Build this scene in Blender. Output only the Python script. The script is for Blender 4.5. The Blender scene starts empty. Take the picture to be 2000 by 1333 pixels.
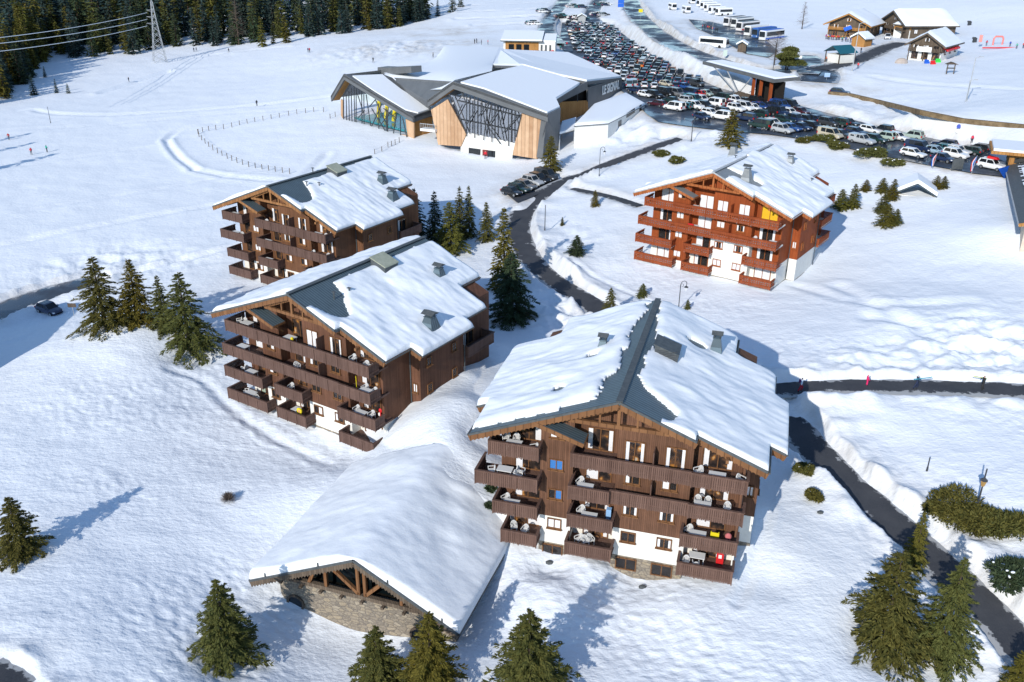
import bpy, bmesh, math, random
import numpy as np
from mathutils import Matrix, Vector

random.seed(7)
RNG = np.random.default_rng(7)
SC = bpy.context.scene
COL = SC.collection
R = math.radians

# ------------------------------------------------------------------ camera
F_PX, PITCH, ROLL, CAM_Z = 1768.6, R(24.713), R(0.5385), 47.0
_fw = np.array([0, math.cos(PITCH), -math.sin(PITCH)])
_rt = np.array([1.0, 0, 0])
_up = np.cross(_rt, _fw)
CAM = np.array([math.cos(ROLL) * _rt + math.sin(ROLL) * _up, -math.sin(ROLL) * _rt + math.cos(ROLL) * _up, _fw])
cam_data = bpy.data.cameras.new('camera')
cam_data.sensor_width = 36.0
cam_data.sensor_fit = 'HORIZONTAL'
cam_data.lens = F_PX / 2000.0 * 36.0
cam_data.clip_start = 0.5
cam_data.clip_end = 6000
cam = bpy.data.objects.new('camera', cam_data)
COL.objects.link(cam)
m = Matrix.Identity(4)
for i in range(3):
    m[i][0], m[i][1], m[i][2] = CAM[0][i], CAM[1][i], -CAM[2][i]
m[2][3] = CAM_Z
cam.matrix_world = m
SC.camera = cam

# ------------------------------------------------------------------ world, sun, exposure
SUN_AZ, SUN_EL = R(29.0), R(26.5)          # the light travels towards this azimuth (clockwise from +Y)
world = bpy.data.worlds.new('World')
SC.world = world
world.use_nodes = True
nt = world.node_tree
nt.nodes.clear()
sky = nt.nodes.new('ShaderNodeTexSky')
sky.sky_type = 'NISHITA'
sky.sun_disc = False
sky.sun_elevation = SUN_EL
sky.sun_rotation = SUN_AZ + math.pi
sky.altitude = 1500
sky.air_density = 1.4
sky.dust_density = 0.3
sky.ozone_density = 4.0
bg = nt.nodes.new('ShaderNodeBackground')
bg.inputs[1].default_value = 0.15
wo = nt.nodes.new('ShaderNodeOutputWorld')
nt.links.new(sky.outputs[0], bg.inputs[0])
nt.links.new(bg.outputs[0], wo.inputs[0])
sun_d = bpy.data.lights.new('sun', 'SUN')
sun_d.energy = 3.9
sun_d.angle = R(0.5)
sun_d.color = (1.0, 0.94, 0.84)
sun = bpy.data.objects.new('sun', sun_d)
COL.objects.link(sun)
_L = Vector((math.sin(SUN_AZ) * math.cos(SUN_EL), math.cos(SUN_AZ) * math.cos(SUN_EL), -math.sin(SUN_EL)))
sun.rotation_euler = _L.to_track_quat('-Z', 'Y').to_euler()
sun.location = (-60, -60, 120)
SC.view_settings.view_transform = 'Standard'
SC.view_settings.look = 'None'
SC.view_settings.exposure = 0.14
SC.view_settings.gamma = 1.0
SC.cycles.max_bounces = 6
SC.cycles.diffuse_bounces = 3
SC.cycles.glossy_bounces = 2
SC.cycles.transmission_bounces = 3
SC.cycles.transparent_max_bounces = 6
SC.cycles.use_denoising = True
SC.cycles.caustics_reflective = False
SC.cycles.caustics_refractive = False

# ------------------------------------------------------------------ helpers: rays
def ray(px, py):
    return CAM.T @ np.array([(px - 1000) / F_PX, -(py - 666.5) / F_PX, 1.0])

def atz(px, py, z):
    d = ray(px, py)
    t = (z - CAM_Z) / d[2]
    return np.array([d[0] * t, d[1] * t, z])

def onplane(px, py, p0, n):
    """where the sight line meets the plane through p0 with normal n"""
    d = ray(px, py)
    o = np.array([0, 0, CAM_Z])
    t = (np.dot(np.asarray(p0, float) - o, n)) / np.dot(d, n)
    return o + d * t

# ------------------------------------------------------------------ helpers: noise
def _hash(ix, iy, s):
    h = (ix * 374761393 + iy * 668265263 + s * 1442695041) & 0xFFFFFFFF
    h = ((h ^ (h >> 13)) * 1274126177) & 0xFFFFFFFF
    return (h ^ (h >> 16)) & 0xFFFFFFFF

def noise(x, y, s=0):
    """gradient noise, about -0.7 .. 0.7"""
    x = np.asarray(x, float); y = np.asarray(y, float)
    ix = np.floor(x).astype(np.int64); iy = np.floor(y).astype(np.int64)
    fx = x - ix; fy = y - iy
    u = fx * fx * fx * (fx * (fx * 6 - 15) + 10); v = fy * fy * fy * (fy * (fy * 6 - 15) + 10)
    def g(a, b, dx, dy):
        an = _hash(a, b, s) * (2 * math.pi / 4294967296.0)
        return np.cos(an) * dx + np.sin(an) * dy
    n00 = g(ix, iy, fx, fy); n10 = g(ix + 1, iy, fx - 1, fy)
    n01 = g(ix, iy + 1, fx, fy - 1); n11 = g(ix + 1, iy + 1, fx - 1, fy - 1)
    return (n00 * (1 - u) + n10 * u) * (1 - v) + (n01 * (1 - u) + n11 * u) * v

def fbm(x, y, s=0, o=3):
    r = 0; a = 1.0
    for k in range(o):
        r = r + a * noise(x * 2 ** k, y * 2 ** k, s + k * 17); a *= 0.5
    return r

def sstep(a, b, x):
    t = np.clip((x - a) / (b - a), 0, 1)
    return t * t * (3 - 2 * t)

# ------------------------------------------------------------------ helpers: materials
def mat(name, col=(0.5, 0.5, 0.5), rough=0.7, metal=0.0, spec=0.3):
    ma = bpy.data.materials.new(name)
    ma.use_nodes = True
    b = ma.node_tree.nodes['Principled BSDF']
    b.inputs['Base Color'].default_value = (*col, 1)
    b.inputs['Roughness'].default_value = rough
    b.inputs['Metallic'].default_value = metal
    b.inputs['Specular IOR Level'].default_value = spec
    return ma

class NT:
    """small wrapper for building node graphs"""
    def __init__(self, ma):
        self.t = ma.node_tree
        self.b = self.t.nodes['Principled BSDF']
    def n(self, kind, **kw):
        nd = self.t.nodes.new('ShaderNode' + kind)
        for k, v in kw.items():
            if k.startswith('i_'):
                key = k[2:]
                key = int(key) if key.isdigit() else key
                nd.inputs[key].default_value = v
            else:
                setattr(nd, k, v)
        return nd
    def l(self, a, b):
        self.t.links.new(a, b)
    def math(self, op, a, b=None, c=None):
        nd = self.n('Math', operation=op)
        for i, v in enumerate((a, b, c)):
            if v is None: continue
            if isinstance(v, (int, float)): nd.inputs[i].default_value = v
            else: self.l(v, nd.inputs[i])
        return nd.outputs[0]
    def ramp(self, fac, stops):
        nd = self.n('ValToRGB')
        cr = nd.color_ramp
        while len(cr.elements) > 1: cr.elements.remove(cr.elements[-1])
        cr.elements[0].position = stops[0][0]; cr.elements[0].color = (*stops[0][1], 1)
        for p, c in stops[1:]:
            e = cr.elements.new(p); e.color = (*c, 1)
        self.l(fac, nd.inputs[0])
        return nd.outputs[0]
    def mix(self, fac, a, b, mode='MIX'):
        nd = self.n('Mix', data_type='RGBA', blend_type=mode)
        for v, s in ((fac, nd.inputs[0]), (a, nd.inputs[6]), (b, nd.inputs[7])):
            if isinstance(v, (int, float)): s.default_value = v
            elif isinstance(v, tuple): s.default_value = (*v, 1)
            else: self.l(v, s)
        return nd.outputs[2]
    def noise(self, vec, scale, detail=3.0, rough=0.55):
        nd = self.n('TexNoise')
        nd.inputs['Scale'].default_value = scale
        nd.inputs['Detail'].default_value = detail
        nd.inputs['Roughness'].default_value = rough
        if vec is not None: self.l(vec, nd.inputs['Vector'])
        return nd.outputs[0]
    def obj(self):
        return self.n('TexCoord').outputs['Object']
    def scale(self, vec, s):
        nd = self.n('Mapping'); nd.inputs['Scale'].default_value = s
        self.l(vec, nd.inputs['Vector'])
        return nd.outputs[0]
    def bump(self, h, strength, dist, prev=None):
        nd = self.n('Bump'); nd.inputs['Strength'].default_value = strength; nd.inputs['Distance'].default_value = dist
        self.l(h, nd.inputs['Height'])
        if prev is not None: self.l(prev, nd.inputs['Normal'])
        return nd.outputs[0]
    def col(self, c): self.l(c, self.b.inputs['Base Color'])
    def nor(self, c): self.l(c, self.b.inputs['Normal'])

def m_snow(name, col=(0.825, 0.868, 0.925), scales=((0.6, 0.30, 0.30), (1.9, 0.55, 0.14), (5.0, 0.45, 0.045)), dirt=False):
    ma = mat(name, col, 0.65, 0, 0.25)
    g = NT(ma)
    p = g.n('NewGeometry').outputs['Position']
    prev = None
    for sc, st, di in scales:
        prev = g.bump(g.noise(g.scale(p, (1.0, 1.5, 1.0)), sc, 3.0), st, di, prev)
    g.nor(prev)
    if dirt:
        at = g.n('Attribute', attribute_name='dirt').outputs['Fac']
        n1 = g.noise(p, 0.35, 5.0, 0.65)
        f = g.math('MULTIPLY', at, g.math('MULTIPLY_ADD', n1, 2.2, -0.55))
        f.node.use_clamp = True
        g.col(g.mix(f, col, (0.42, 0.35, 0.26)))
    return ma

def m_wood(name, dark, light, plank=0.15, contrast=0.35):
    ma = mat(name, light, 0.75, 0, 0.2)
    g = NT(ma)
    o = g.obj()
    s = g.n('SeparateXYZ'); g.l(o, s.inputs[0])
    u = g.math('DIVIDE', g.math('ADD', s.outputs[0], s.outputs[1]), plank)
    fr = g.math('FRACT', u)
    idx = g.math('FLOOR', u)
    wn = g.n('TexWhiteNoise', noise_dimensions='1D'); g.l(idx, wn.inputs['W'])
    grain = g.noise(g.scale(o, (9, 9, 0.8)), 1.6, 4.0, 0.6)
    stain = g.noise(o, 0.45, 3.0, 0.6)
    f = g.math('ADD', g.math('MULTIPLY', wn.outputs[0], contrast), g.math('MULTIPLY', grain, 0.5))
    f = g.math('ADD', f, g.math('MULTIPLY_ADD', stain, 0.9, -0.4))
    c = g.mix(f, dark, light)
    groove = g.math('GREATER_THAN', g.math('ABSOLUTE', g.math('SUBTRACT', fr, 0.5)), 0.44)
    c = g.mix(g.math('MULTIPLY', groove, 0.55), c, tuple(x * 0.35 for x in dark))
    g.col(c)
    g.nor(g.bump(g.math('SUBTRACT', g.math('MULTIPLY', grain, 0.15), groove), 0.6, 0.02))
    return ma

def m_noise(name, c1, c2, scale, rough=0.85, bump=0.3, dist=0.03, detail=4.0):
    ma = mat(name, c1, rough)
    g = NT(ma)
    n = g.noise(g.obj(), scale, detail, 0.65)
    g.col(g.ramp(n, [(0.3, c1), (0.7, c2)]))
    if bump: g.nor(g.bump(n, bump, dist))
    return ma

def m_stone(name, scale=1.7):
    ma = mat(name, (0.3, 0.25, 0.2), 0.9)
    g = NT(ma)
    o = g.scale(g.obj(), (1, 1, 1.9))
    v = g.n('TexVoronoi', feature='F1'); v.inputs['Scale'].default_value = scale; g.l(o, v.inputs['Vector'])
    e = g.n('TexVoronoi', feature='DISTANCE_TO_EDGE'); e.inputs['Scale'].default_value = scale; g.l(o, e.inputs['Vector'])
    sp = g.n('SeparateColor'); g.l(v.outputs['Color'], sp.inputs[0])
    c = g.ramp(sp.outputs[0], [(0.0, (0.12, 0.10, 0.085)), (0.45, (0.25, 0.205, 0.155)), (0.8, (0.33, 0.26, 0.17)), (1.0, (0.40, 0.35, 0.28))])
    n = g.noise(g.obj(), 7.0, 4.0)
    c = g.mix(0.45, c, g.ramp(n, [(0.3, (0.12, 0.1, 0.09)), (0.7, (0.42, 0.38, 0.3))]))
    mo = g.math('LESS_THAN', e.outputs['Distance'], 0.045)
    g.col(g.mix(mo, c, (0.16, 0.14, 0.12)))
    ed = g.math('MINIMUM', e.outputs['Distance'], 0.15)
    g.nor(g.bump(ed, 0.8, 0.25))
    return ma

def m_metal_roof(name, col, axis='Y', pitch=0.30):
    """standing ribs that run down the slope"""
    ma = mat(name, col, 0.45, 0.1, 0.4)
    g = NT(ma)
    o = g.obj()
    s = g.n('SeparateXYZ'); g.l(o, s.inputs[0])
    a = {'X': 0, 'Y': 1}[axis]
    fr = g.math('FRACT', g.math('DIVIDE', s.outputs[a], pitch))
    rib = g.math('GREATER_THAN', g.math('ABSOLUTE', g.math('SUBTRACT', fr, 0.5)), 0.33)
    n = g.noise(o, 1.2, 4.0)
    c = g.mix(n, tuple(x * 0.65 for x in col), tuple(min(1, x * 1.35) for x in col))
    g.col(g.mix(g.math('MULTIPLY', rib, 0.6), c, tuple(x * 2.2 for x in col)))
    g.nor(g.bump(rib, 1.0, 0.09))
    return ma

def m_leaf(name, lo, hi):
    ma = mat(name, lo, 0.75, 0, 0.12)
    g = NT(ma)
    r = g.n('NewGeometry').outputs['Random Per Island']
    oi = g.n('ObjectInfo').outputs['Random']
    n = g.noise(g.obj(), 0.9, 2.0)
    f = g.math('ADD', g.math('MULTIPLY', r, 0.7), g.math('MULTIPLY_ADD', n, 0.8, -0.3))
    c = g.mix(f, lo, hi)
    c2 = g.mix(g.math('MULTIPLY', oi, 0.5), c, tuple(x * k for x, k in zip(hi, (0.55, 0.85, 1.1))))
    g.col(c2)
    return ma

def m_paint(name='car_paint'):
    ma = mat(name, (0.5, 0.5, 0.5), 0.28, 0.0, 0.5)
    g = NT(ma)
    g.col(g.n('ObjectInfo').outputs['Color'])
    ma.node_tree.nodes['Principled BSDF'].inputs['Coat Weight'].default_value = 0.5
    ma.node_tree.nodes['Principled BSDF'].inputs['Coat Roughness'].default_value = 0.06
    return ma

def m_glass(name, clear=0.55, mirror=0.02):
    """thin window glass: part see-through, part mirror"""
    ma = bpy.data.materials.new(name)
    ma.use_nodes = True
    t = ma.node_tree
    t.nodes.clear()
    out = t.nodes.new('ShaderNodeOutputMaterial')
    tr = t.nodes.new('ShaderNodeBsdfTransparent')
    gl = t.nodes.new('ShaderNodeBsdfGlossy'); gl.inputs['Roughness'].default_value = 0.03
    fr = t.nodes.new('ShaderNodeLayerWeight'); pw = t.nodes.new('ShaderNodeMath'); pw.operation = 'POWER'; pw.inputs[1].default_value = 4.0; t.links.new(fr.outputs['Facing'], pw.inputs[0])
    tr.inputs[0].default_value = (clear, clear, clear * 1.02, 1)
    ad = t.nodes.new('ShaderNodeMath'); ad.operation = 'MULTIPLY_ADD'; ad.inputs[1].default_value = .6; ad.inputs[2].default_value = mirror
    ad.use_clamp = True
    mx = t.nodes.new('ShaderNodeMixShader')
    t.links.new(pw.outputs[0], ad.inputs[0]); t.links.new(ad.outputs[0], mx.inputs[0])
    t.links.new(tr.outputs[0], mx.inputs[1]); t.links.new(gl.outputs[0], mx.inputs[2])
    t.links.new(mx.outputs[0], out.inputs[0])
    return ma

def m_asphalt(name, c1=(0.035, 0.037, 0.042), c2=(0.075, 0.075, 0.078), wet=0.0):
    ma = mat(name, c1, 0.85, 0, 0.3)
    g = NT(ma)
    p = g.n('NewGeometry').outputs['Position']
    n = g.noise(p, 0.35, 5.0, 0.6)
    g.col(g.mix(g.noise(p, 9.0, 2.0), g.ramp(n, [(0.35, c1), (0.7, c2)]), tuple(x * 1.1 for x in c2)))
    if wet:
        w = g.ramp(g.noise(p, 0.12, 4.0, 0.6), [(0.42, (0.12,) * 3), (0.6, (0.75,) * 3)])
        g.l(w, g.b.inputs['Roughness'])
        g.b.inputs['Specular IOR Level'].default_value = 0.5
    # slush: thin near the middle, closing up towards the kerbs
    ed = g.n('Attribute', attribute_name='edge').outputs['Fac']
    sl = g.math('ADD', g.math('MULTIPLY', ed, .55), g.math('ADD', g.noise(p, 0.8, 5.0, 0.65), g.math('MULTIPLY', g.noise(p, 0.13, 2.0), .35)))
    sf = g.ramp(sl, [(.93 + .10 * wet, (0, 0, 0)), (1.0 + .12 * wet, (1, 1, 1))])
    base = g.b.inputs['Base Color'].links[0].from_socket
    g.col(g.mix(g.math('MULTIPLY', sf, .75), base, (.48, .49, .50)))
    g.nor(g.bump(g.noise(p, 25.0, 2.0), 0.15, 0.02))
    return ma

M = {}
M['snow'] = m_snow('ground_snow', dirt=True)
M['roof_snow'] = m_snow('roof_snow', (0.835, 0.876, 0.93), ((1.2, 0.25, 0.15), (5.0, 0.25, 0.03)))
M['asphalt'] = m_asphalt('asphalt', (0.018, 0.023, 0.034), (0.065, 0.068, 0.076))
M['wet'] = m_asphalt('wet_asphalt', (0.016, 0.030, 0.055), (0.045, 0.058, 0.080), .6)  # wet, with the blue of the reflected sky put into the base colour
M['glass'] = m_glass('window_glass', clear=0.98)
M['dark_room'] = mat('dark_room', (0.018, 0.015, 0.013), 0.9)
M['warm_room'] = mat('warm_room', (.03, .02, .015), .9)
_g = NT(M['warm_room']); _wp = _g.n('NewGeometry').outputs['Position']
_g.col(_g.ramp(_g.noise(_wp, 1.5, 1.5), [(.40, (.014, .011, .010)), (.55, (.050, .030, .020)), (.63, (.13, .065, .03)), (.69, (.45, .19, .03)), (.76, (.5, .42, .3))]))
M['curtain'] = mat('white_curtain', (0.86, 0.87, 0.85), 0.9)
M['green_curtain'] = mat('pale_green_curtain', (0.42, 0.52, 0.40), 0.9)
M['blue_reflection'] = mat('blue_reflection', (0.05, 0.20, 0.50), 0.7)  # blue reflection on the panes, painted as coloured sheets behind the glass
M['yellow_blind'] = mat('yellow_blind', (0.85, 0.50, 0.02), 0.7)
M['plaster'] = m_noise('white_plaster', (0.70, 0.69, 0.65), (0.80, 0.79, 0.75), 1.5, 0.9, 0.15, 0.02)
M['stone'] = m_stone('field_stone')
M['plastic'] = mat('white_plastic', (0.70, 0.71, 0.72), 0.4)
M['slate'] = m_metal_roof('slate_roof', (0.070, 0.100, 0.120))
M['grey_roof'] = m_metal_roof('pale_grey_roof', (0.20, 0.215, 0.225))
M['flash'] = m_noise('lead_flashing', (0.055, 0.065, 0.072), (0.10, 0.11, 0.115), 3.0, 0.55, 0.1)
M['steel'] = m_noise('dark_steel', (0.035, 0.04, 0.047), (0.06, 0.066, 0.075), 2.0, 0.5, 0)
M['galv'] = m_noise('galvanised_steel', (0.30, 0.32, 0.34), (0.45, 0.47, 0.49), 2.0, 0.45, 0)
M['wood_a'] = m_wood('brown_larch_boards', (0.075, 0.038, 0.024), (0.210, 0.106, 0.066))
M['wood_b'] = m_wood('dark_brown_boards', (0.070, 0.034, 0.022), (0.200, 0.094, 0.058))
M['wood_c'] = m_wood('red_brown_boards', (0.19, 0.040, 0.012), (0.38, 0.092, 0.026))
M['wood_d'] = m_wood('tan_brown_boards', (0.085, 0.040, 0.022), (0.225, 0.105, 0.054))
M['rail_a'] = m_wood('weathered_grey_brown_boards', (0.090, 0.051, 0.040), (0.195, 0.118, 0.094))
M['rail_b'] = m_wood('weathered_dark_boards', (0.086, 0.050, 0.040), (0.185, 0.114, 0.094))
M['rail_c'] = m_wood('orange_red_boards', (0.20, 0.042, 0.014), (0.38, 0.092, 0.030))
M['beam_a'] = m_wood('honey_beam', (0.12, 0.055, 0.025), (0.26, 0.13, 0.06), 0.6)
M['beam_c'] = m_wood('orange_beam', (0.24, 0.07, 0.02), (0.44, 0.15, 0.05), 0.6)
M['beam_d'] = m_wood('golden_beam', (0.18, 0.08, 0.03), (0.38, 0.19, 0.08), 0.6)
M['larch'] = m_wood('fresh_larch_cladding', (0.34, 0.19, 0.10), (0.62, 0.42, 0.27), 0.35, 0.6)
M['old_wood'] = m_wood('old_silver_brown_wood', (0.06, 0.045, 0.035), (0.20, 0.155, 0.115), 0.22)
M['orange_wood'] = m_wood('orange_timber', (0.30, 0.14, 0.04), (0.50, 0.26, 0.09), 0.3)
M['needle'] = m_leaf('spruce_needles', (0.032, 0.036, 0.010), (0.165, 0.142, 0.036))
M['needle_dark'] = m_leaf('dark_spruce_needles', (0.016, 0.028, 0.016), (0.080, 0.095, 0.042))
M['needle_gold'] = m_leaf('golden_spruce_needles', (0.050, 0.044, 0.009), (0.200, 0.160, 0.030))
M['needle_far'] = m_leaf('haze_tinted_needles', (0.016, 0.029, 0.030), (0.066, 0.092, 0.074))  # distance haze put into the needle colour: bluer and paler
M['bark'] = m_noise('bark', (0.045, 0.032, 0.024), (0.10, 0.075, 0.058), 5.0, 0.95, 0.3)
M['twig'] = m_noise('bare_twigs', (0.10, 0.075, 0.06), (0.20, 0.155, 0.13), 3.0, 0.95, 0)
M['paint'] = m_paint()
M['car_glass'] = mat('car_glass', (0.012, 0.016, 0.02), 0.06, 0, 0.6)
M['tyre'] = mat('tyre_rubber', (0.018, 0.018, 0.019), 0.85)
M['rim'] = mat('wheel_rim', (0.42, 0.43, 0.44), 0.35, 0.8)
M['lamp_clear'] = mat('headlamp_lens', (0.75, 0.77, 0.8), 0.12, 0.2, 0.6)
M['lamp_red'] = mat('tail_lamp_lens', (0.45, 0.012, 0.012), 0.2)
M['black'] = mat('matt_black', (0.02, 0.02, 0.022), 0.7)
M['white'] = mat('white_paint', (0.8, 0.8, 0.79), 0.5)
M['yellow'] = mat('bright_yellow', (0.75, 0.62, 0.02), 0.5)
M['red'] = mat('bright_red', (0.60, 0.02, 0.025), 0.4)
M['blue'] = mat('bright_blue', (0.02, 0.12, 0.55), 0.5)
M['skin'] = mat('skin', (0.55, 0.33, 0.24), 0.6)

# ------------------------------------------------------------------ helpers: meshes
class MB:
    """collects shapes and links them as ONE mesh object"""
    def __init__(self):
        self.v = []; self.f = []; self.m = []
    def add(self, vs, fs, mi=0):
        o = len(self.v)
        self.v.extend([tuple(map(float, p)) for p in vs])
        self.f.extend([tuple(i + o for i in q) for q in fs])
        self.m.extend([mi] * len(fs))
    def box(self, x0, x1, y0, y1, z0, z1, mi=0):
        vs = [(x0, y0, z0), (x1, y0, z0), (x1, y1, z0), (x0, y1, z0), (x0, y0, z1), (x1, y0, z1), (x1, y1, z1), (x0, y1, z1)]
        self.add(vs, [(0, 3, 2, 1), (4, 5, 6, 7), (0, 1, 5, 4), (1, 2, 6, 5), (2, 3, 7, 6), (3, 0, 4, 7)], mi)
    def hexa(self, p, mi=0):
        """8 corners, ordered like box()"""
        self.add(p, [(0, 3, 2, 1), (4, 5, 6, 7), (0, 1, 5, 4), (1, 2, 6, 5), (2, 3, 7, 6), (3, 0, 4, 7)], mi)
    def prism(self, poly, d, mi=0):
        """polygon of 3-D points swept along the vector d"""
        n = len(poly)
        a = [Vector(p) for p in poly]; b = [p + Vector(d) for p in a]
        fs = [tuple(range(n)), tuple(range(2 * n - 1, n - 1, -1))]
        fs += [(i, i + n, (i + 1) % n + n, (i + 1) % n) for i in range(n)]
        self.add([*a, *b], fs, mi)
    def tube(self, p0, p1, r0, r1=None, n=6, mi=0, cap=True):
        r1 = r0 if r1 is None else r1
        p0 = Vector(p0); p1 = Vector(p1)
        d = (p1 - p0)
        if d.length < 1e-6: return
        d.normalize()
        a = d.orthogonal().normalized(); b = d.cross(a)
        vs = []
        for p, r in ((p0, r0), (p1, r1)):
            for k in range(n):
                t = 2 * math.pi * k / n
                vs.append(p + (a * math.cos(t) + b * math.sin(t)) * r)
        fs = [(k, (k + 1) % n, (k + 1) % n + n, k + n) for k in range(n)]
        if cap: fs += [tuple(range(n - 1, -1, -1)), tuple(range(n, 2 * n))]
        self.add(vs, fs, mi)
    def path(self, pts, r, n=6, mi=0):
        for a, b in zip(pts[:-1], pts[1:]): self.tube(a, b, r, r, n, mi)
    def bar(self, p0, p1, w, h, mi=0, up=(0, 0, 1)):
        """square beam between two points"""
        p0 = Vector(p0); p1 = Vector(p1); d = (p1 - p0).normalized(); u = Vector(up)
        s = d.cross(u)
        if s.length < 1e-4: s = d.orthogonal()
        s.normalize(); u = s.cross(d)
        c = lambda p, a, b: p + s * (a * w / 2) + u * (b * h / 2)
        self.hexa([c(p0, -1, -1), c(p0, 1, -1), c(p1, 1, -1), c(p1, -1, -1), c(p0, -1, 1), c(p0, 1, 1), c(p1, 1, 1), c(p1, -1, 1)], mi)
    def ball(self, c, rx, ry=None, rz=None, nu=8, nv=5, mi=0):
        ry = rx if ry is None else ry; rz = rx if rz is None else rz
        vs = [(c[0], c[1], c[2] - rz)]
        for j in range(1, nv):
            t = math.pi * j / nv
            for k in range(nu):
                a = 2 * math.pi * k / nu
                vs.append((c[0] + rx * math.sin(t) * math.cos(a), c[1] + ry * math.sin(t) * math.sin(a), c[2] - rz * math.cos(t)))
        vs.append((c[0], c[1], c[2] + rz))
        fs = [(0, 1 + (k + 1) % nu, 1 + k) for k in range(nu)]
        for j in range(nv - 2):
            o = 1 + j * nu
            fs += [(o + k, o + (k + 1) % nu, o + nu + (k + 1) % nu, o + nu + k) for k in range(nu)]
        o = 1 + (nv - 2) * nu
        fs += [(o + k, o + (k + 1) % nu, len(vs) - 1) for k in range(nu)]
        self.add(vs, fs, mi)
    def mesh(self, name, mats, smooth=False):
        me = bpy.data.meshes.new(name)
        me.from_pydata(self.v, [], self.f)
        for ma in (mats if isinstance(mats, (list, tuple)) else [mats]): me.materials.append(ma)
        if any(self.m): me.polygons.foreach_set('material_index', self.m)
        if smooth: me.polygons.foreach_set('use_smooth', [True] * len(self.f))
        me.update()
        return me
    def build(self, name, mats, parent=None, smooth=False, loc=None):
        return link(name, self.mesh(name, mats, smooth), parent, loc)

def np_mesh(name, verts, quads, mats, smooth=False, mi=None):
    """fast mesh from numpy arrays (all faces the same size)"""
    me = bpy.data.meshes.new(name)
    k = quads.shape[1]
    me.vertices.add(len(verts)); me.vertices.foreach_set('co', np.asarray(verts, np.float32).ravel())
    me.loops.add(quads.size); me.loops.foreach_set('vertex_index', quads.astype(np.int32).ravel())
    me.polygons.add(len(quads)); me.polygons.foreach_set('loop_start', (np.arange(len(quads)) * k).astype(np.int32))
    for ma in (mats if isinstance(mats, (list, tuple)) else [mats]): me.materials.append(ma)
    if mi is not None: me.polygons.foreach_set('material_index', np.asarray(mi, np.int32))
    if smooth: me.polygons.foreach_set('use_smooth', np.ones(len(quads), bool))
    me.update(calc_edges=True)
    return me

def link(name, data, parent=None, loc=None, rotz=None):
    o = bpy.data.objects.new(name, data)
    COL.objects.link(o)
    if parent is not None: o.parent = parent
    if loc is not None: o.location = loc
    if rotz is not None: o.rotation_euler = (0, 0, rotz)
    return o

def tag(o, label, cat, group=None, kind=None):
    o['label'] = label; o['category'] = cat
    if group: o['group'] = group
    if kind: o['kind'] = kind
    return o

def thing(name, label, cat, loc=(0, 0, 0), rotz=0.0, group=None):
    return tag(link(name, None, None, loc, rotz), label, cat, group)

def struct(o, kind='structure'):
    o['kind'] = kind
    return o

def copy_thing(o, loc=None, rotz=None, label=None, color=None, scale=None, group=None):
    def rec(s, p):
        c = s.copy(); COL.objects.link(c)
        if p is not None: c.parent = p
        if color is not None: c.color = color
        for ch in list(s.children): rec(ch, c)
        return c
    r = rec(o, None)
    if loc is not None: r.location = loc
    if rotz is not None: r.rotation_euler = (0, 0, rotz)
    if scale is not None: r.scale = scale if hasattr(scale, '__len__') else (scale,) * 3
    if label: r['label'] = label
    if group: r['group'] = group
    return r
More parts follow.
